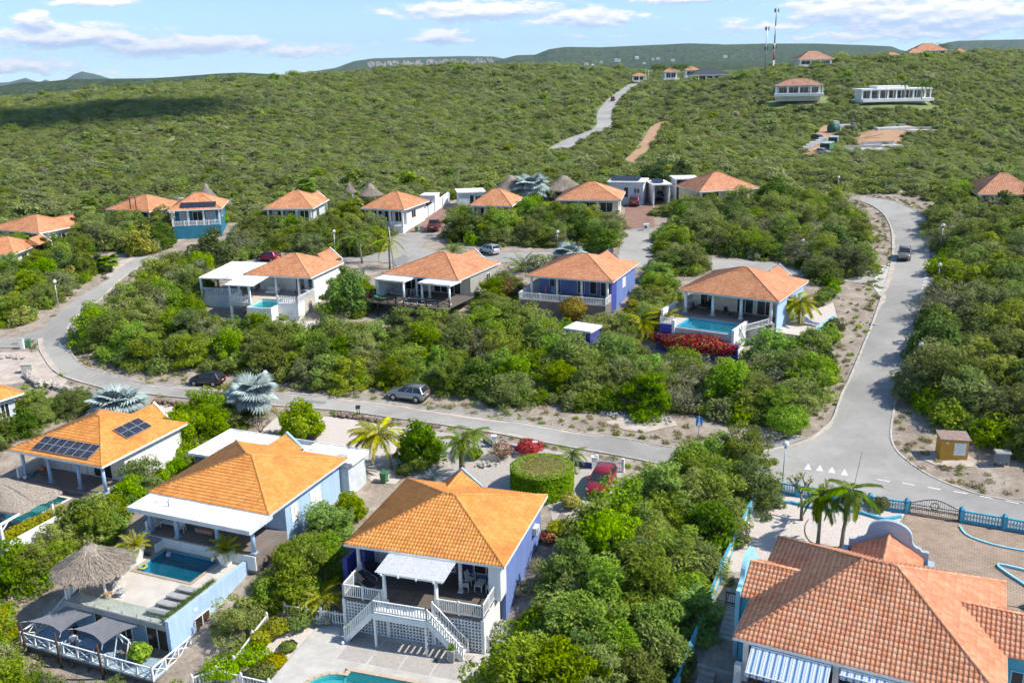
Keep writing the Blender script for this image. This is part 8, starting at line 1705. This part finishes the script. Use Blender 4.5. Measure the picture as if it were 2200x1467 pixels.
palm(T(377, 892), 'little yucca palm on the pale gravel behind the solar villa', .2, 14, L=.7, key='yu', leaf=.3, droop=.4, low=.1, high=1.4, mat=LEAF_P, name='yucca', n=8); palm(T(118, 500), 'yellowish palm at the shaded gate by the left roofs', 1.8, 12, L=1.8, key='y1', mat=LEAF_YP, leaf=.7, droop=.75)
palm(at_d(2023, 128, 615), 'dark palm on the skyline right of the big orange roof', 8.0, 16, L=5.0, key='far', leaf=1.6, droop=.7, w=.12, mat=LEAF_D, n=14); palm(at_d(1987, 130, 606), 'dark palm in front of the skyline roof', 7.0, 12, L=3.6, key='far2', leaf=1.3, droop=.7, w=.12, mat=LEAF_D, n=14)
for i, (x, l) in enumerate(((1404, 'first from the gatehouse'), (1414, 'second from the gatehouse'), (1424, 'third from the gatehouse'), (1450, 'left of the salmon roof'), (1462, 'right in front of the palms gap'), (1471, 'nearest the salmon roof'))): palm(at_d(x, 178 - i % 2, 560), 'tall dark palm on the far saddle, ' + l, 9.0, 12, L=3.2, key='far2', leaf=1.3, droop=.7, w=.12, mat=LEAF_D, n=14)
for i, (x, y, l) in enumerate(((1811, 195, 'left of the flat roofed villa'), (1944, 208, 'in front of the flat roofed villa glazing'), (1980, 212, 'at the terrace end of the flat roofed villa'), (1996, 206, 'right of the flat roofed villa'))): palm(at_d(x, y, 350), 'small dark palm ' + l, 5.0, 12, L=2.2, key='far3', leaf=.8, droop=.8, w=.08, mat=LEAF_D, n=12)
# agaves, hedges, shrubs
def agave(parent, R, mat, off=(0, 0, 0), n=22, w=.075):
    me = shared(('ag', mat.name), lambda: _agleaf(mat))
    for i in range(n):
        el = 1.35 - 1.05 * (i / n); o = link('leaf', me, parent, off); o.rotation_euler = (0, -el, i * 2.4); s = R * rng.uniform(.85, 1.1); o.scale = (s, s * (1.0 if R > .6 else 1.5), s)
def _agleaf(mat):
    V = []; F = []
    for i, (x, wd) in enumerate(((0, .06), (.35, .10), (.7, .075), (1.0, .006))): z = -.12 * x * x; V += [(x, -wd, z + .03), (x, 0, z), (x, wd, z + .03)]
    for i in range(3): F += [(3 * i, 3 * i + 1, 3 * i + 4, 3 * i + 3), (3 * i + 1, 3 * i + 2, 3 * i + 5, 3 * i + 4)]
    me = bpy.data.meshes.new('leaf'); me.from_pydata(V, [], F); me.materials.append(mat); at = me.attributes.new('lv', 'FLOAT', 'POINT'); at.data.foreach_set('value', np.full(len(V), .55, dtype=np.float32)); return me
for px, py, R, lab in ((930, 1034, 1.25, 'large blue grey agave behind the blue villa roof'), (966, 1040, .7, 'smaller blue grey agave right of the large one'), (577, 938, .7, 'blue grey agave at the edge of the white garage roof')): a = thing('agave', lab, 'agave', T(px, py)); agave(a, R, LEAF_SIL)
def shell_leaves(seed, pts_fn, n, ln, wd, mat, name='foliage'):
    g = np.random.default_rng(seed); P, N = pts_fn(g, n); N = N + rdir(g, n) * .6; N /= np.linalg.norm(N, axis=1)[:, None]; A, B = spray_axes(g, N, ln, wd); return leaves(P, A, B, g.uniform(.1, .95, n), name, mat)
def blob(name, label, cat, loc, R, hz, n, mat, ln=.09, wd=.05, seed=1, core=True, extra=None, dense=.55, group=None, trunk=True):
    t = thing(name, label, cat, loc, rng.uniform(0, 6), group); rx, ry = (R if isinstance(R, tuple) else (R, R))
    def f(g, k):
        v = rdir(g, k); v[:, 2] = v[:, 2] * .75 + .22; bumpy = 1 + .14 * np.sin(v[:, 0:1] * 5 + seed) * np.cos(v[:, 1:2] * 4 - seed) + .08 * np.sin(v[:, 2:3] * 9 + seed); r = g.uniform(dense, 1.0, (k, 1)) ** .6; p = v * r * bumpy * np.array([rx, ry, hz * .55]); p[:, 2] += hz * .45; p[:, 2] = np.maximum(p[:, 2], .04); return p, v
    link('crown', shell_leaves(seed, f, n, ln, wd, mat, 'crown'), t)
    if extra: link('blossom', shell_leaves(seed + 5, f, extra[1], ln * .9, wd * 1.1, extra[0], 'blossom'), t)
    mb = MB(); g = random.Random(seed)
    for i in range(7): a = i * .9; mb.tube([(0, 0, -.15), (rx * .3 * math.cos(a), ry * .3 * math.sin(a), hz * .4), (rx * .65 * math.cos(a), ry * .65 * math.sin(a), hz * .75)], [.05, .035, .012], 4, False)
    mb.build('trunk', BARK, t); return t
def drum_hedge():
    t = thing('drum_hedge', 'large round clipped hedge with flat brownish top beside the date palm', 'hedge', T(1165, 1052)); R, h = 2.72, 2.3
    def side(g, k): a = g.uniform(0, 6.283, k); r = R * g.uniform(.90, 1.02, k) * (1 + .025 * np.sin(a * 7)); z = h * g.uniform(.02, 1, k); return np.stack([r * np.cos(a), r * np.sin(a), z], -1), np.stack([np.cos(a), np.sin(a), np.full(k, .35)], -1)
    def rim(g, k): a = g.uniform(0, 6.283, k); r = R * np.sqrt(g.uniform(.50, 1.04, k)); z = h + g.normal(0, .05, k) - .10 * (r / R) ** 6; return np.stack([r * np.cos(a), r * np.sin(a), z], -1), np.tile([0, 0, 1.0], (k, 1))
    def top(g, k): a = g.uniform(0, 6.283, k); r = R * .80 * np.sqrt(g.uniform(0, 1, k)); z = h - .06 + g.normal(0, .045, k); return np.stack([r * np.cos(a), r * np.sin(a), z], -1), np.tile([0, 0, 1.0], (k, 1))
    link('foliage', shell_leaves(1, side, 17000, .085, .05, LEAF_B), t); link('rim_foliage', shell_leaves(2, rim, 4200, .08, .05, LEAF_B), t); link('dry_top', shell_leaves(3, top, 6000, .08, .04, LEAF_BR), t); link('top_sprouts', shell_leaves(4, top, 4200, .08, .045, LEAF_Y), t)
    mb = MB(); g = random.Random(2)
    for i in range(16): a = i * .4; mb.tube([(.2 * math.cos(a), .2 * math.sin(a), -.2), (R * .5 * math.cos(a), R * .5 * math.sin(a), h * .5), (R * .7 * math.cos(a), R * .7 * math.sin(a), h * .9)], [.06, .04, .015], 5)
    mb.build('trunk', BARK, t); MB().lathe([(R * .84, .05), (R * .86, h - .3), (R * .7, h - .18), (.05, h - .16)], 28).build('twig_core', M('dark_twig_mass', (.10, .13, .03), (.14, .15, .05), 9, .95), t)
drum_hedge()
blob('shrub', 'round bright yellow green shrub right of the drum hedge', 'shrub', T(1226, 1092), .85, 1.3, 1900, LEAF_Y, seed=2); blob('shrub', 'pale yellow shrub beside the air conditioner', 'shrub', T(1200, 1148), 1.0, 1.2, 1500, LEAF_Y, seed=3); blob('flower_bush', 'small bright red flowering bush at the blue villa side wall', 'flower bush', T(1180, 1165), .75, .8, 900, LEAF_BR, seed=4, extra=(LEAF_RED, 900)); blob('dry_bush', 'grey brown dry bush along the blue villa side wall, upper one', 'shrub', T(1160, 1225), 1.0, 1.0, 1000, LEAF_BR, ln=.08, wd=.02, seed=5); blob('dry_bush', 'grey brown dry bush along the blue villa side wall, lower one', 'shrub', T(1130, 1275), 1.0, 1.0, 1000, LEAF_BR, ln=.08, wd=.02, seed=6)
blob('flower_bush', 'dull red leafed bush behind the grey gravel, left of the white pillar', 'flower bush', T(1078, 985), 1.2, 1.7, 1500, LEAF_BR, seed=7, extra=(LEAF_DR, 500), ln=.08, wd=.03); blob('flower_bush', 'dark red flowering bush right of the white pillar by the road', 'flower bush', T(1138, 976), 1.3, 1.4, 1300, LEAF_DR, seed=8, extra=(LEAF_RED, 900)); blob('shrub', 'round dark green shrub at the foot of the leafy garden tree', 'shrub', T(905, 1008), 1.4, 1.6, 2200, LEAF_D, seed=9, extra=(LEAF_Y, 500)); blob('shrub', 'dark green bush in the gravel by the blue wall', 'shrub', T(870, 1020), .9, 1.1, 1400, LEAF_D, seed=10); blob('shrub', 'green shrub at the foot of the slender palm', 'shrub', T(1020, 985), .8, 1.0, 1200, LEAF_B, seed=11)
plant('garden_tree', 'round leafy tree at the road beside the pale gravel drive', 'tree', T(652, 945), 'round', 1.35, idx=0, sz=1.0); plant('garden_tree', 'leafy green tree between the coconut palm and the date palm', 'tree', T(905, 998), 'round', 1.32, idx=1, sz=1.15); plant('garden_tree', 'tall bright leafed tree between the white villa and the grey villa', 'tree', T(752, 672), 'round', 1.55, idx=0, sz=1.25); plant('garden_tree', 'leafy tree above the garage roof of the pool villa', 'tree', T(480, 915), 'thornb', .95)
plant('dark_tree', 'very large dark crowned tree behind the carports', 'tree', T(1412, 408), 'dark', 2.0, idx=0, sz=1.0); plant('dark_tree', 'dark round tree right of the very large one', 'tree', T(1462, 385), 'dark', 1.4, idx=1, sz=.9); plant('dark_tree', 'dark green tree at the right corner of the open porch villa', 'tree', T(1662, 440), 'dark', 1.7, idx=0, sz=.95); plant('dark_tree', 'broad dome shaped green tree left of the white villa annex', 'tree', T(450, 575), 'dark', 2.0, idx=1, sz=.9); plant('garden_tree', 'yellow green broad leaved tree left of the right edge villa', 'tree', T(2062, 452), 'round', 1.6, idx=1, sz=1.1); plant('garden_tree', 'round dark leafed tree on the lane behind the deep blue villa', 'tree', T(1290, 540), 'dark', 1.25, idx=0); plant('garden_tree', 'yellow flowering tree among the trees at far left', 'tree', T(303, 545), 'yellow', 1.7, idx=0, sz=1.2); plant('garden_tree', 'small round crowned tree beside the sandy yard at far left', 'tree', T(216, 580), 'dark', .85, idx=1)
plant('garden_tree', 'leafy tree against the right side wall of the white villa', 'tree', T(728, 672), 'thornb', 1.15); plant('garden_tree', 'dark leafed tree behind the side wall of the white villa', 'tree', T(748, 634), 'dark', 1.1)
plant('leafy_tree', 'tall leafy tree at the junction end of the big thicket', 'tree', T(1600, 1010), 'thorn', 1.1, idx=1); plant('leafy_tree', 'leaning feathery tree in front of the blue pedestrian sign', 'tree', T(1530, 1000), 'thornb', 1.05, idx=0); blob('shrub', 'bright green broad leaved bush at the thicket corner near the junction', 'shrub', T(1690, 930), (2.4, 2.0), 2.6, 3200, LEAF_B, .12, .07, seed=21)
for i, (x, y, R, h, m, l) in enumerate(((640, 1350, 1.0, 1.2, LEAF_B, 'bright green shrub in the lower gravel bed, by the picket fence'), (597, 1362, 1.0, 1.2, LEAF_Y, 'yellow green shrub left of the bright green one in the lower gravel bed'), (560, 1385, .9, 1.1, LEAF_Y, 'yellow green shrub below the descending picket fence'), (700, 1335, 1.0, .9, LEAF_W, 'silvery shrub at the lattice corner'), (540, 1420, 1.4, 1.1, LEAF_B, 'spreading green shrub at the bottom of the gravel bed'), (590, 1430, .9, .7, LEAF_Y, 'low yellow shrub on the gravel near the pool'), (620, 1395, .6, .5, LEAF_B, 'low green ground shrub on the gravel'), (480, 1450, 1.5, 1.2, LEAF_B, 'leafy shrub behind the bottom picket fence'), (1080, 1375, 1.1, 1.3, LEAF_W, 'silvery green bush at the patio edge by the big thicket'), (565, 1455, 1.0, .9, LEAF_O, 'olive shrub by the bottom picket fence'))): blob('shrub', l, 'shrub', T(x, y), R, h, 1700, m, seed=30 + i)
for i, (x, y, l) in enumerate(((1665, 1062, 'round clipped topiary ball at the lamp by the balustrade'), (1893, 1098, 'round clipped topiary ball left of the iron gate'))): blob('topiary', l, 'topiary', T(x, y), .62, 1.25, 2300, LEAF_O, .06, .04, seed=50 + i, dense=.8)
blob('shrub', 'low orange green shrub in the corner bed of the turquoise fence', 'shrub', T(1640, 1082), .8, .6, 900, LEAF_Y, seed=55, extra=(LEAF_DR, 120)); blob('shrub', 'low yellow green planting at the foot of the royal palms', 'shrub', T(1780, 1190), (1.9, .5), .5, 900, LEAF_Y, seed=56)
blob('bougainvillea_hedge', 'bright crimson bougainvillea hedge below the infinity pool', 'hedge', HC.W(0, 0, 0) * 0 + T(1497, 764), (5.4, 1.9), 2.7, 3600, LEAF_G, .11, .065, seed=60, extra=(LEAF_RED, 9000)).rotation_euler = (0, 0, rad(-30))
blob('flower_bush', 'red flowering bougainvillea in front of the deep blue villa railing', 'flower bush', T(1232, 690), (2.6, 1.8), 3.2, 3600, LEAF_G, .11, .06, seed=61, extra=(LEAF_DR, 3200)); blob('flower_bush', 'dull red flowering shrub between the grey villa and the deep blue villa', 'flower bush', T(1092, 640), (2.4, 1.8), 2.6, 2200, LEAF_O, .11, .06, seed=62, extra=(LEAF_DR, 2600))
blob('flower_bush', 'white flowering shrub left of the teal villa', 'flower bush', T(392, 450), (2.6, 2), 2.6, 1500, LEAF_G, seed=63, extra=(LEAF_W, 2200), ln=.14, wd=.09); blob('flower_bush', 'white flowering shrub in the garden right of the teal villa', 'flower bush', T(556, 500), (2.2, 1.5), 2.2, 1200, LEAF_G, seed=64, extra=(LEAF_W, 1600), ln=.14, wd=.09); blob('flower_bush', 'white flowering shrub on the lane left of the silver palm', 'flower bush', T(1160, 580), (2.2, 1.6), 2.4, 1800, LEAF_G, seed=65, extra=(LEAF_W, 900), ln=.12, wd=.07)
for i, (x, y, R, h, l) in enumerate(((1420, 640, (2.4, 1.6), 1.8, 'yellow green croton bed between the two pool villas, upper part'), (1395, 680, (2.0, 1.4), 1.8, 'yellow green croton bed between the two pool villas, lower part'), (1765, 655, (1.3, 1.1), 1.9, 'bright yellow green bush beside the coconut palm at the light blue wall'), (1375, 420, (.9, 4.0), 3.0, 'clipped green hedge column between the two driveways'), (1345, 412, (.8, 2.5), 2.4, 'leafy hedge at the left side of the brick driveway'), (480, 486, (1.6, 1.3), 2.6, 'bright green shrub covering the balcony end of the teal villa'))): blob('shrub' if i < 3 or i == 5 else 'hedge', l, 'shrub' if i < 3 or i == 5 else 'hedge', T(x, y), R, h, 1900, LEAF_Y if i < 2 else LEAF_B, .11, .06, seed=70 + i)
def frangipani(px, py, s, label, lv=True, seed=3):
    t = thing('frangipani', label, 'tree', T(px, py)); g = random.Random(seed); mb = MB(); tips = []
    def br(p, d, l, r, k):
        e = p + d * l; mb.tube([p, p.lerp(e, .5) + Vector((0, 0, -.02 * k)), e], [r, r * .85, r * .7], 5)
        if k == 0: tips.append(e); return
        for _ in range(3 if k > 1 else 2): a = g.uniform(0, 6.28); q = (d + Vector((math.cos(a), math.sin(a), g.uniform(-.15, .35))) * .75).normalized(); br(e, q, l * g.uniform(.65, .85), r * .68, k - 1)
    br(Vector((0, 0, -.1)), Vector((0, .1, 1)).normalized(), .7 * s, .09 * s, 4); mb.build('trunk', BARK, t)
    if lv:
        gg = np.random.default_rng(seed); P, A, B = [], [], []
        for e in tips:
            if e.z > 1.35 * s and g.random() < .75:
                for _ in range(9): d = rdir(gg, 1)[0]; d[2] = abs(d[2]) * .5; P.append(np.array(e) + d * .14); A.append(d * .16); sd_ = np.cross(d, [0, 0, 1]); B.append(sd_ / (np.linalg.norm(sd_) + 1e-6) * .045)
        link('crown', leaves(np.array(P), np.array(A), np.array(B), gg.uniform(.2, .9, len(P)), 'crown', LEAF_G), t)
frangipani(1722, 1118, 1.9, 'half bare frangipani tree casting a long branching shadow on the gravel'); frangipani(1608, 1180, .9, 'small leafless bush in the gravel near the turquoise parapet', False, 8); frangipani(560, 945, 1.3, 'bare branched tree beside the silver palm trunk', False, 12)
for it in PENDING:
    if it[0] == 'agave': agave(it[1], it[2], it[3], it[4], 16)
    elif it[0] == 'smallpalm':
        for i in range(20): o = link('frond', frond_mesh(1.3, .55, .5, .03, 16, it[3], 'pot'), it[1], it[4]); o.rotation_euler = (rng.uniform(-.2, .2), -(1.2 - 1.3 * i / 20), i * 2.4)
    elif it[0] == 'grass':
        H, pts = it[1], it[2]; g = np.random.default_rng(9); k = len(pts) * 26; base = np.repeat(np.array(pts), 26, 0) + g.normal(0, .09, (k, 3)) * np.array([1, 1, .1]); d = g.normal(0, .35, (k, 3)); d[:, 2] = 1; d /= np.linalg.norm(d, axis=1)[:, None]; L_ = g.uniform(.2, .5, (k, 1)); s = np.cross(d, [0, 1, 0]); s /= np.linalg.norm(s, axis=1)[:, None]
        t = thing('grass_planter', 'strip of tall ornamental grass along the terrace parapet of the pool villa', 'grass', H.W(0, 0, 0), H.root.rotation_euler.z); tag(link('grass_blades', leaves(base + d * L_ / 2, d * L_ / 2, s * .016, g.uniform(.1, .9, k), 'grass_blades', LEAF_B), t), kind='stuff')
    elif it[0] == 'bush': blob('potted_bush', it[4], 'bush', it[1], .75, 1.5, 1600, it[3], .12, .07, seed=81)
    elif it[0] == 'hedgebox':
        W, rz, (x0, x1, y0, y1, z0, z1), m, lab = it[1:]
        t = thing('planter_hedge', lab, 'hedge', W((x0 + x1) / 2, (y0 + y1) / 2, z0), rz); hx, hy, hz = (x1 - x0) / 2, (y1 - y0) / 2, z1 - z0
        def f(g, k): p = np.stack([g.uniform(-hx, hx, k), g.uniform(-hy, hy, k), g.uniform(0, hz + .45, k)], -1); return p, p * [.3, .1, 1] + [0, 0, .5]
        link('foliage', shell_leaves(5, f, 3200, .09, .05, m), t); MB().box(-hx, hx, -hy, hy, -.3, .02).build('soil', DIRT, t)
# the scrub of the hills: too much to count
def scatter(name, label, V, sc, rz, idx, col, tint=None):
    n = len(V); me = bpy.data.meshes.new(name); me.vertices.add(n); me.vertices.foreach_set('co', V.astype(np.float32).ravel())
    for nm, ar in (('sc', sc), ('rz', rz)): at = me.attributes.new(nm, 'FLOAT', 'POINT'); at.data.foreach_set('value', ar.astype(np.float32))
    at = me.attributes.new('pk', 'INT', 'POINT'); at.data.foreach_set('value', idx.astype(np.int32)); me.update()
    o = link(name, me); tag(o, label, 'scrub', kind='stuff')
    ng = bpy.data.node_groups.new('scatter_' + name, 'GeometryNodeTree'); ng.interface.new_socket('Geometry', in_out='INPUT', socket_type='NodeSocketGeometry'); ng.interface.new_socket('Geometry', in_out='OUTPUT', socket_type='NodeSocketGeometry')
    N, L = ng.nodes, ng.links; gi, go = N.new('NodeGroupInput'), N.new('NodeGroupOutput'); ip = N.new('GeometryNodeInstanceOnPoints'); ci = N.new('GeometryNodeCollectionInfo'); ci.inputs['Collection'].default_value = col; ci.inputs['Separate Children'].default_value = True; ci.inputs['Reset Children'].default_value = True
    def na(nm, ty): a = N.new('GeometryNodeInputNamedAttribute'); a.data_type = ty; a.inputs['Name'].default_value = nm; return a.outputs['Attribute']
    L.new(gi.outputs[0], ip.inputs['Points']); L.new(ci.outputs[0], ip.inputs['Instance']); ip.inputs['Pick Instance'].default_value = True; L.new(na('pk', 'INT'), ip.inputs['Instance Index'])
    cx = N.new('ShaderNodeCombineXYZ'); L.new(na('rz', 'FLOAT'), cx.inputs[2]); L.new(cx.outputs[0], ip.inputs['Rotation']); L.new(na('sc', 'FLOAT'), ip.inputs['Scale']); L.new(ip.outputs[0], go.inputs[0])
    md = o.modifiers.new('scatter', 'NODES'); md.node_group = ng
    return o
def undergrowth():
    col = bpy.data.collections.new('undergrowth_prototypes')
    for i, (m, R, H) in enumerate(((LEAF_G, 1.5, 2.1), (LEAF_B, 1.5, 2.2), (LEAF_O, 1.4, 1.8), (LEAF_D, 1.3, 2.0), (LEAF_S, 1.2, 1.5))):
        me, Cn = crown_mesh(600 + i, R, H, .1, 16, 110, .15, .055, m, .42, .8, (-.1, 0)); o = bpy.data.objects.new('undergrowth_bush', me); col.objects.link(o)
    g = np.random.default_rng(31); U = np.array(UNDER); n = len(U)
    scatter('thicket_undergrowth', 'tangled green undergrowth filling the plots between the single trees', np.stack([U[:, 0], U[:, 1], TZ(U[:, 0], U[:, 1]) - .1], -1), U[:, 2], g.uniform(0, 6.28, n), g.choice(5, n, p=[.34, .3, .2, .11, .05]), col)
undergrowth()
def far_scrub():
    col = bpy.data.collections.new('scrub_prototypes'); names = []
    for i, (m, R, H) in enumerate(((LEAF_FG, 2.2, 2.2), (LEAF_FO, 2.1, 1.9), (LEAF_FG, 2.4, 2.4), (LEAF_FO, 1.9, 1.5), (LEAF_G, 2.0, 2.6), (LEAF_FG, 2.0, 1.8), (LEAF_S, 1.6, 1.5))):
        me, Cn = crown_mesh(400 + i, R, H, .25, 26, 40, .24, .10, m, .34, .7, (-.2, 0), .35, 1.4); o = bpy.data.objects.new('scrub_bush', me); col.objects.link(o)
    g = np.random.default_rng(77); P = []
    d = 168.0
    while d < 780:
        sp = 2.2 + max(0, d - 260) * .0042; hw = .60 * d + 25; x = -hw + g.uniform(0, sp)
        n = int(2 * hw / sp); xs = -hw + (np.arange(n) + g.uniform(-.45, .45, n)) * sp; ys = d + g.uniform(-.5, .5, n) * sp
        P.append(np.stack([xs, ys, np.full(n, sp)], -1)); d += sp * .86
    P = np.concatenate(P)
    keep = np.ones(len(P), bool)
    for poly in EXC + [[tuple(p[:2]) for p in TP(*SITE)]] + [[tuple(p[:2]) for p in TP(*SITE2)]]: keep &= ~inpoly(P[:, 0], P[:, 1], poly)
    def off_line(pts, r):
        nonlocal keep
        Q = [T(*p) for p in pts]
        for a, b in zip(Q, Q[1:]):
            ab = np.array([b.x - a.x, b.y - a.y]); t = np.clip(((P[:, :2] - [a.x, a.y]) @ ab) / (ab @ ab), 0, 1); dd = P[:, :2] - ([a.x, a.y] + t[:, None] * ab); keep &= (dd ** 2).sum(1) > r * r
    off_line(FARROAD, 4.6); off_line(TRACK, 3.0); off_line([(1338, 500), (1375, 405)], 4.5); off_line([(1420, 440), (1420, 405)], 3.5); off_line([(870, 500), (955, 440)], 4.5); off_line([(1838, 431), (1900, 432), (1960, 450), (1990, 480)], 6.5)
    P = P[keep]; n = len(P); dens = np.sin(P[:, 0] * .021 + 1) + np.sin(P[:, 1] * .017 + P[:, 0] * .009) + g.normal(0, .8, n)
    sc = P[:, 2] / 2.7 * g.uniform(.5, 1.25, n) * np.where(g.uniform(0, 1, n) < .035, 1.8, 1.0); sc *= np.where(dens < -1.5, .5, 1.0); sc *= np.where(dens < -2.3, .3, 1.0)
    V = np.stack([P[:, 0], P[:, 1], TZ(P[:, 0], P[:, 1]) - .15], -1)
    return scatter('hill_scrub', 'low green scrub covering the far hillsides', V, sc, g.uniform(0, 6.28, n), g.choice(7, n, p=[.24, .19, .2, .13, .07, .12, .05]), col)
far_scrub()

# sand blown over the road edges, weeds and pebbles on the verges
def edge_sand(line, side, seed):
    a = smooth_line(line, step=.5); g = random.Random(seed); V, F = [], []; run = []; w = 0.0
    for i, p in enumerate(a):
        d = (a[min(i + 1, len(a) - 1)] - a[max(i - 1, 0)]).normalized(); n = Vector((-d.y, d.x, 0)) * side
        w = max(0.0, min(1.0, w + g.uniform(-.16, .16))); ww = .06 + max(0.0, w - .4) * .8
        q0, q1 = p + n * .09, p + n * (.1 + ww); V += [(q0.x, q0.y, tz(q0.x, q0.y) + .074), (q1.x, q1.y, tz(q1.x, q1.y) + .0745)]
        if i: F.append((2 * i - 2, 2 * i - 1, 2 * i + 1, 2 * i))
    o = MB().add(V, F).build('road_sand', SAND); tag(o, kind='structure')
edge_sand(rl, 1, 1); edge_sand(rr, -1, 2); edge_sand(ru[:15], 1, 3); edge_sand(rlo[1:21], -1, 4); edge_sand(ru[14:], 1, 5)
def verge_weeds():
    col = bpy.data.collections.new('weed_prototypes'); g = np.random.default_rng(12)
    for i, (m, R, H) in enumerate(((LEAF_O, .5, .35), (LEAF_BR, .5, .25), (LEAF_B, .4, .35))): me, Cn = crown_mesh(700 + i, R, H, .02, 7, 22, .10, .03, m, .5, .7, (0, 0)); col.objects.link(bpy.data.objects.new('weed', me))
    st = MB().lathe([(.01, -.03), (.08, 0), (.06, .06), (.01, .08)], 6).mesh('pebble', RUBBLE); col.objects.link(bpy.data.objects.new('zz_pebble', st))
    P = []
    for ln in (rl, rr, ru, rlo[1:21]):
        a = smooth_line(ln, step=.5)
        for i, p in enumerate(a):
            d = (a[min(i + 1, len(a) - 1)] - a[max(i - 1, 0)]).normalized()
            for s in (-1, 1):
                for _ in range(2): q = p + Vector((-d.y, d.x, 0)) * s * (.25 + abs(g.normal(0, 2.2))); P.append((q.x, q.y))
    P = np.array(P); k = np.ones(len(P), bool)
    for poly in EXC + [[(p.x, p.y) for p in rl + rr[:15][::-1]], [(p.x, p.y) for p in ru + rlo[::-1]], [(p.x, p.y) for p in [rl[-1], rl[-4]] + rr[11:] + bot[::-1]]]: k &= ~inpoly(P[:, 0], P[:, 1], [tuple(q[:2]) for q in poly])
    P = P[k]; n = len(P); scatter('verge_weeds', 'dry weeds and pebbles dotting the sandy road verges', np.stack([P[:, 0], P[:, 1], TZ(P[:, 0], P[:, 1]) + .01], -1), g.uniform(.3, 1.1, n), g.uniform(0, 6.28, n), g.choice(4, n, p=[.22, .3, .13, .35]), col)
verge_weeds()
# a cloud overhead, out of the picture, that shades the left hillside
def cloud():
    c = T(60, 255); k = 2600.0 / SUN.z; ctr = Vector(c) + SUN * k; g = random.Random(3); bm = bmesh.new()
    for i in range(26):
        m = Matrix.Translation((g.uniform(-62, 62), g.uniform(-38, 38), g.uniform(0, 22))) @ Matrix.Diagonal((*(g.uniform(26, 44),) * 2, g.uniform(14, 24), 1)); bmesh.ops.create_icosphere(bm, subdivisions=2, radius=1.0, matrix=m)
    me = bpy.data.meshes.new('cloud'); bm.to_mesh(me); bm.free(); cm, nt, b, out = new_mat('thin_cloud'); nt.nodes.remove(b); d = nd(nt, 'ShaderNodeBsdfDiffuse'); d.inputs[0].default_value = (.85, .85, .86, 1); tr = nd(nt, 'ShaderNodeBsdfTransparent'); mx = nd(nt, 'ShaderNodeMixShader'); mx.inputs[0].default_value = .22; nt.links.new(tr.outputs[0], mx.inputs[1]); nt.links.new(d.outputs[0], mx.inputs[2]); nt.links.new(mx.outputs[0], out.inputs['Surface']); me.materials.append(cm)
    for p in me.polygons: p.use_smooth = True
    o = link('cloud', me, None, ctr); tag(o, kind='structure')
cloud()
# sea air
def haze():
    m = bpy.data.materials.new('sea_air'); m.use_nodes = True; nt = m.node_tree; nt.nodes.clear(); out = nt.nodes.new('ShaderNodeOutputMaterial'); v = nt.nodes.new('ShaderNodeVolumePrincipled'); v.inputs['Color'].default_value = (.62, .80, 1.0, 1); v.inputs['Density'].default_value = .00005; v.inputs['Anisotropy'].default_value = .2; nt.links.new(v.outputs[0], out.inputs['Volume'])
    o = MB().box(-9000, 9000, -70, 12500, -130, 330).build('haze', None); o.data.materials.clear(); o.data.materials.append(m); tag(o, kind='stuff'); o.visible_shadow = True
haze()
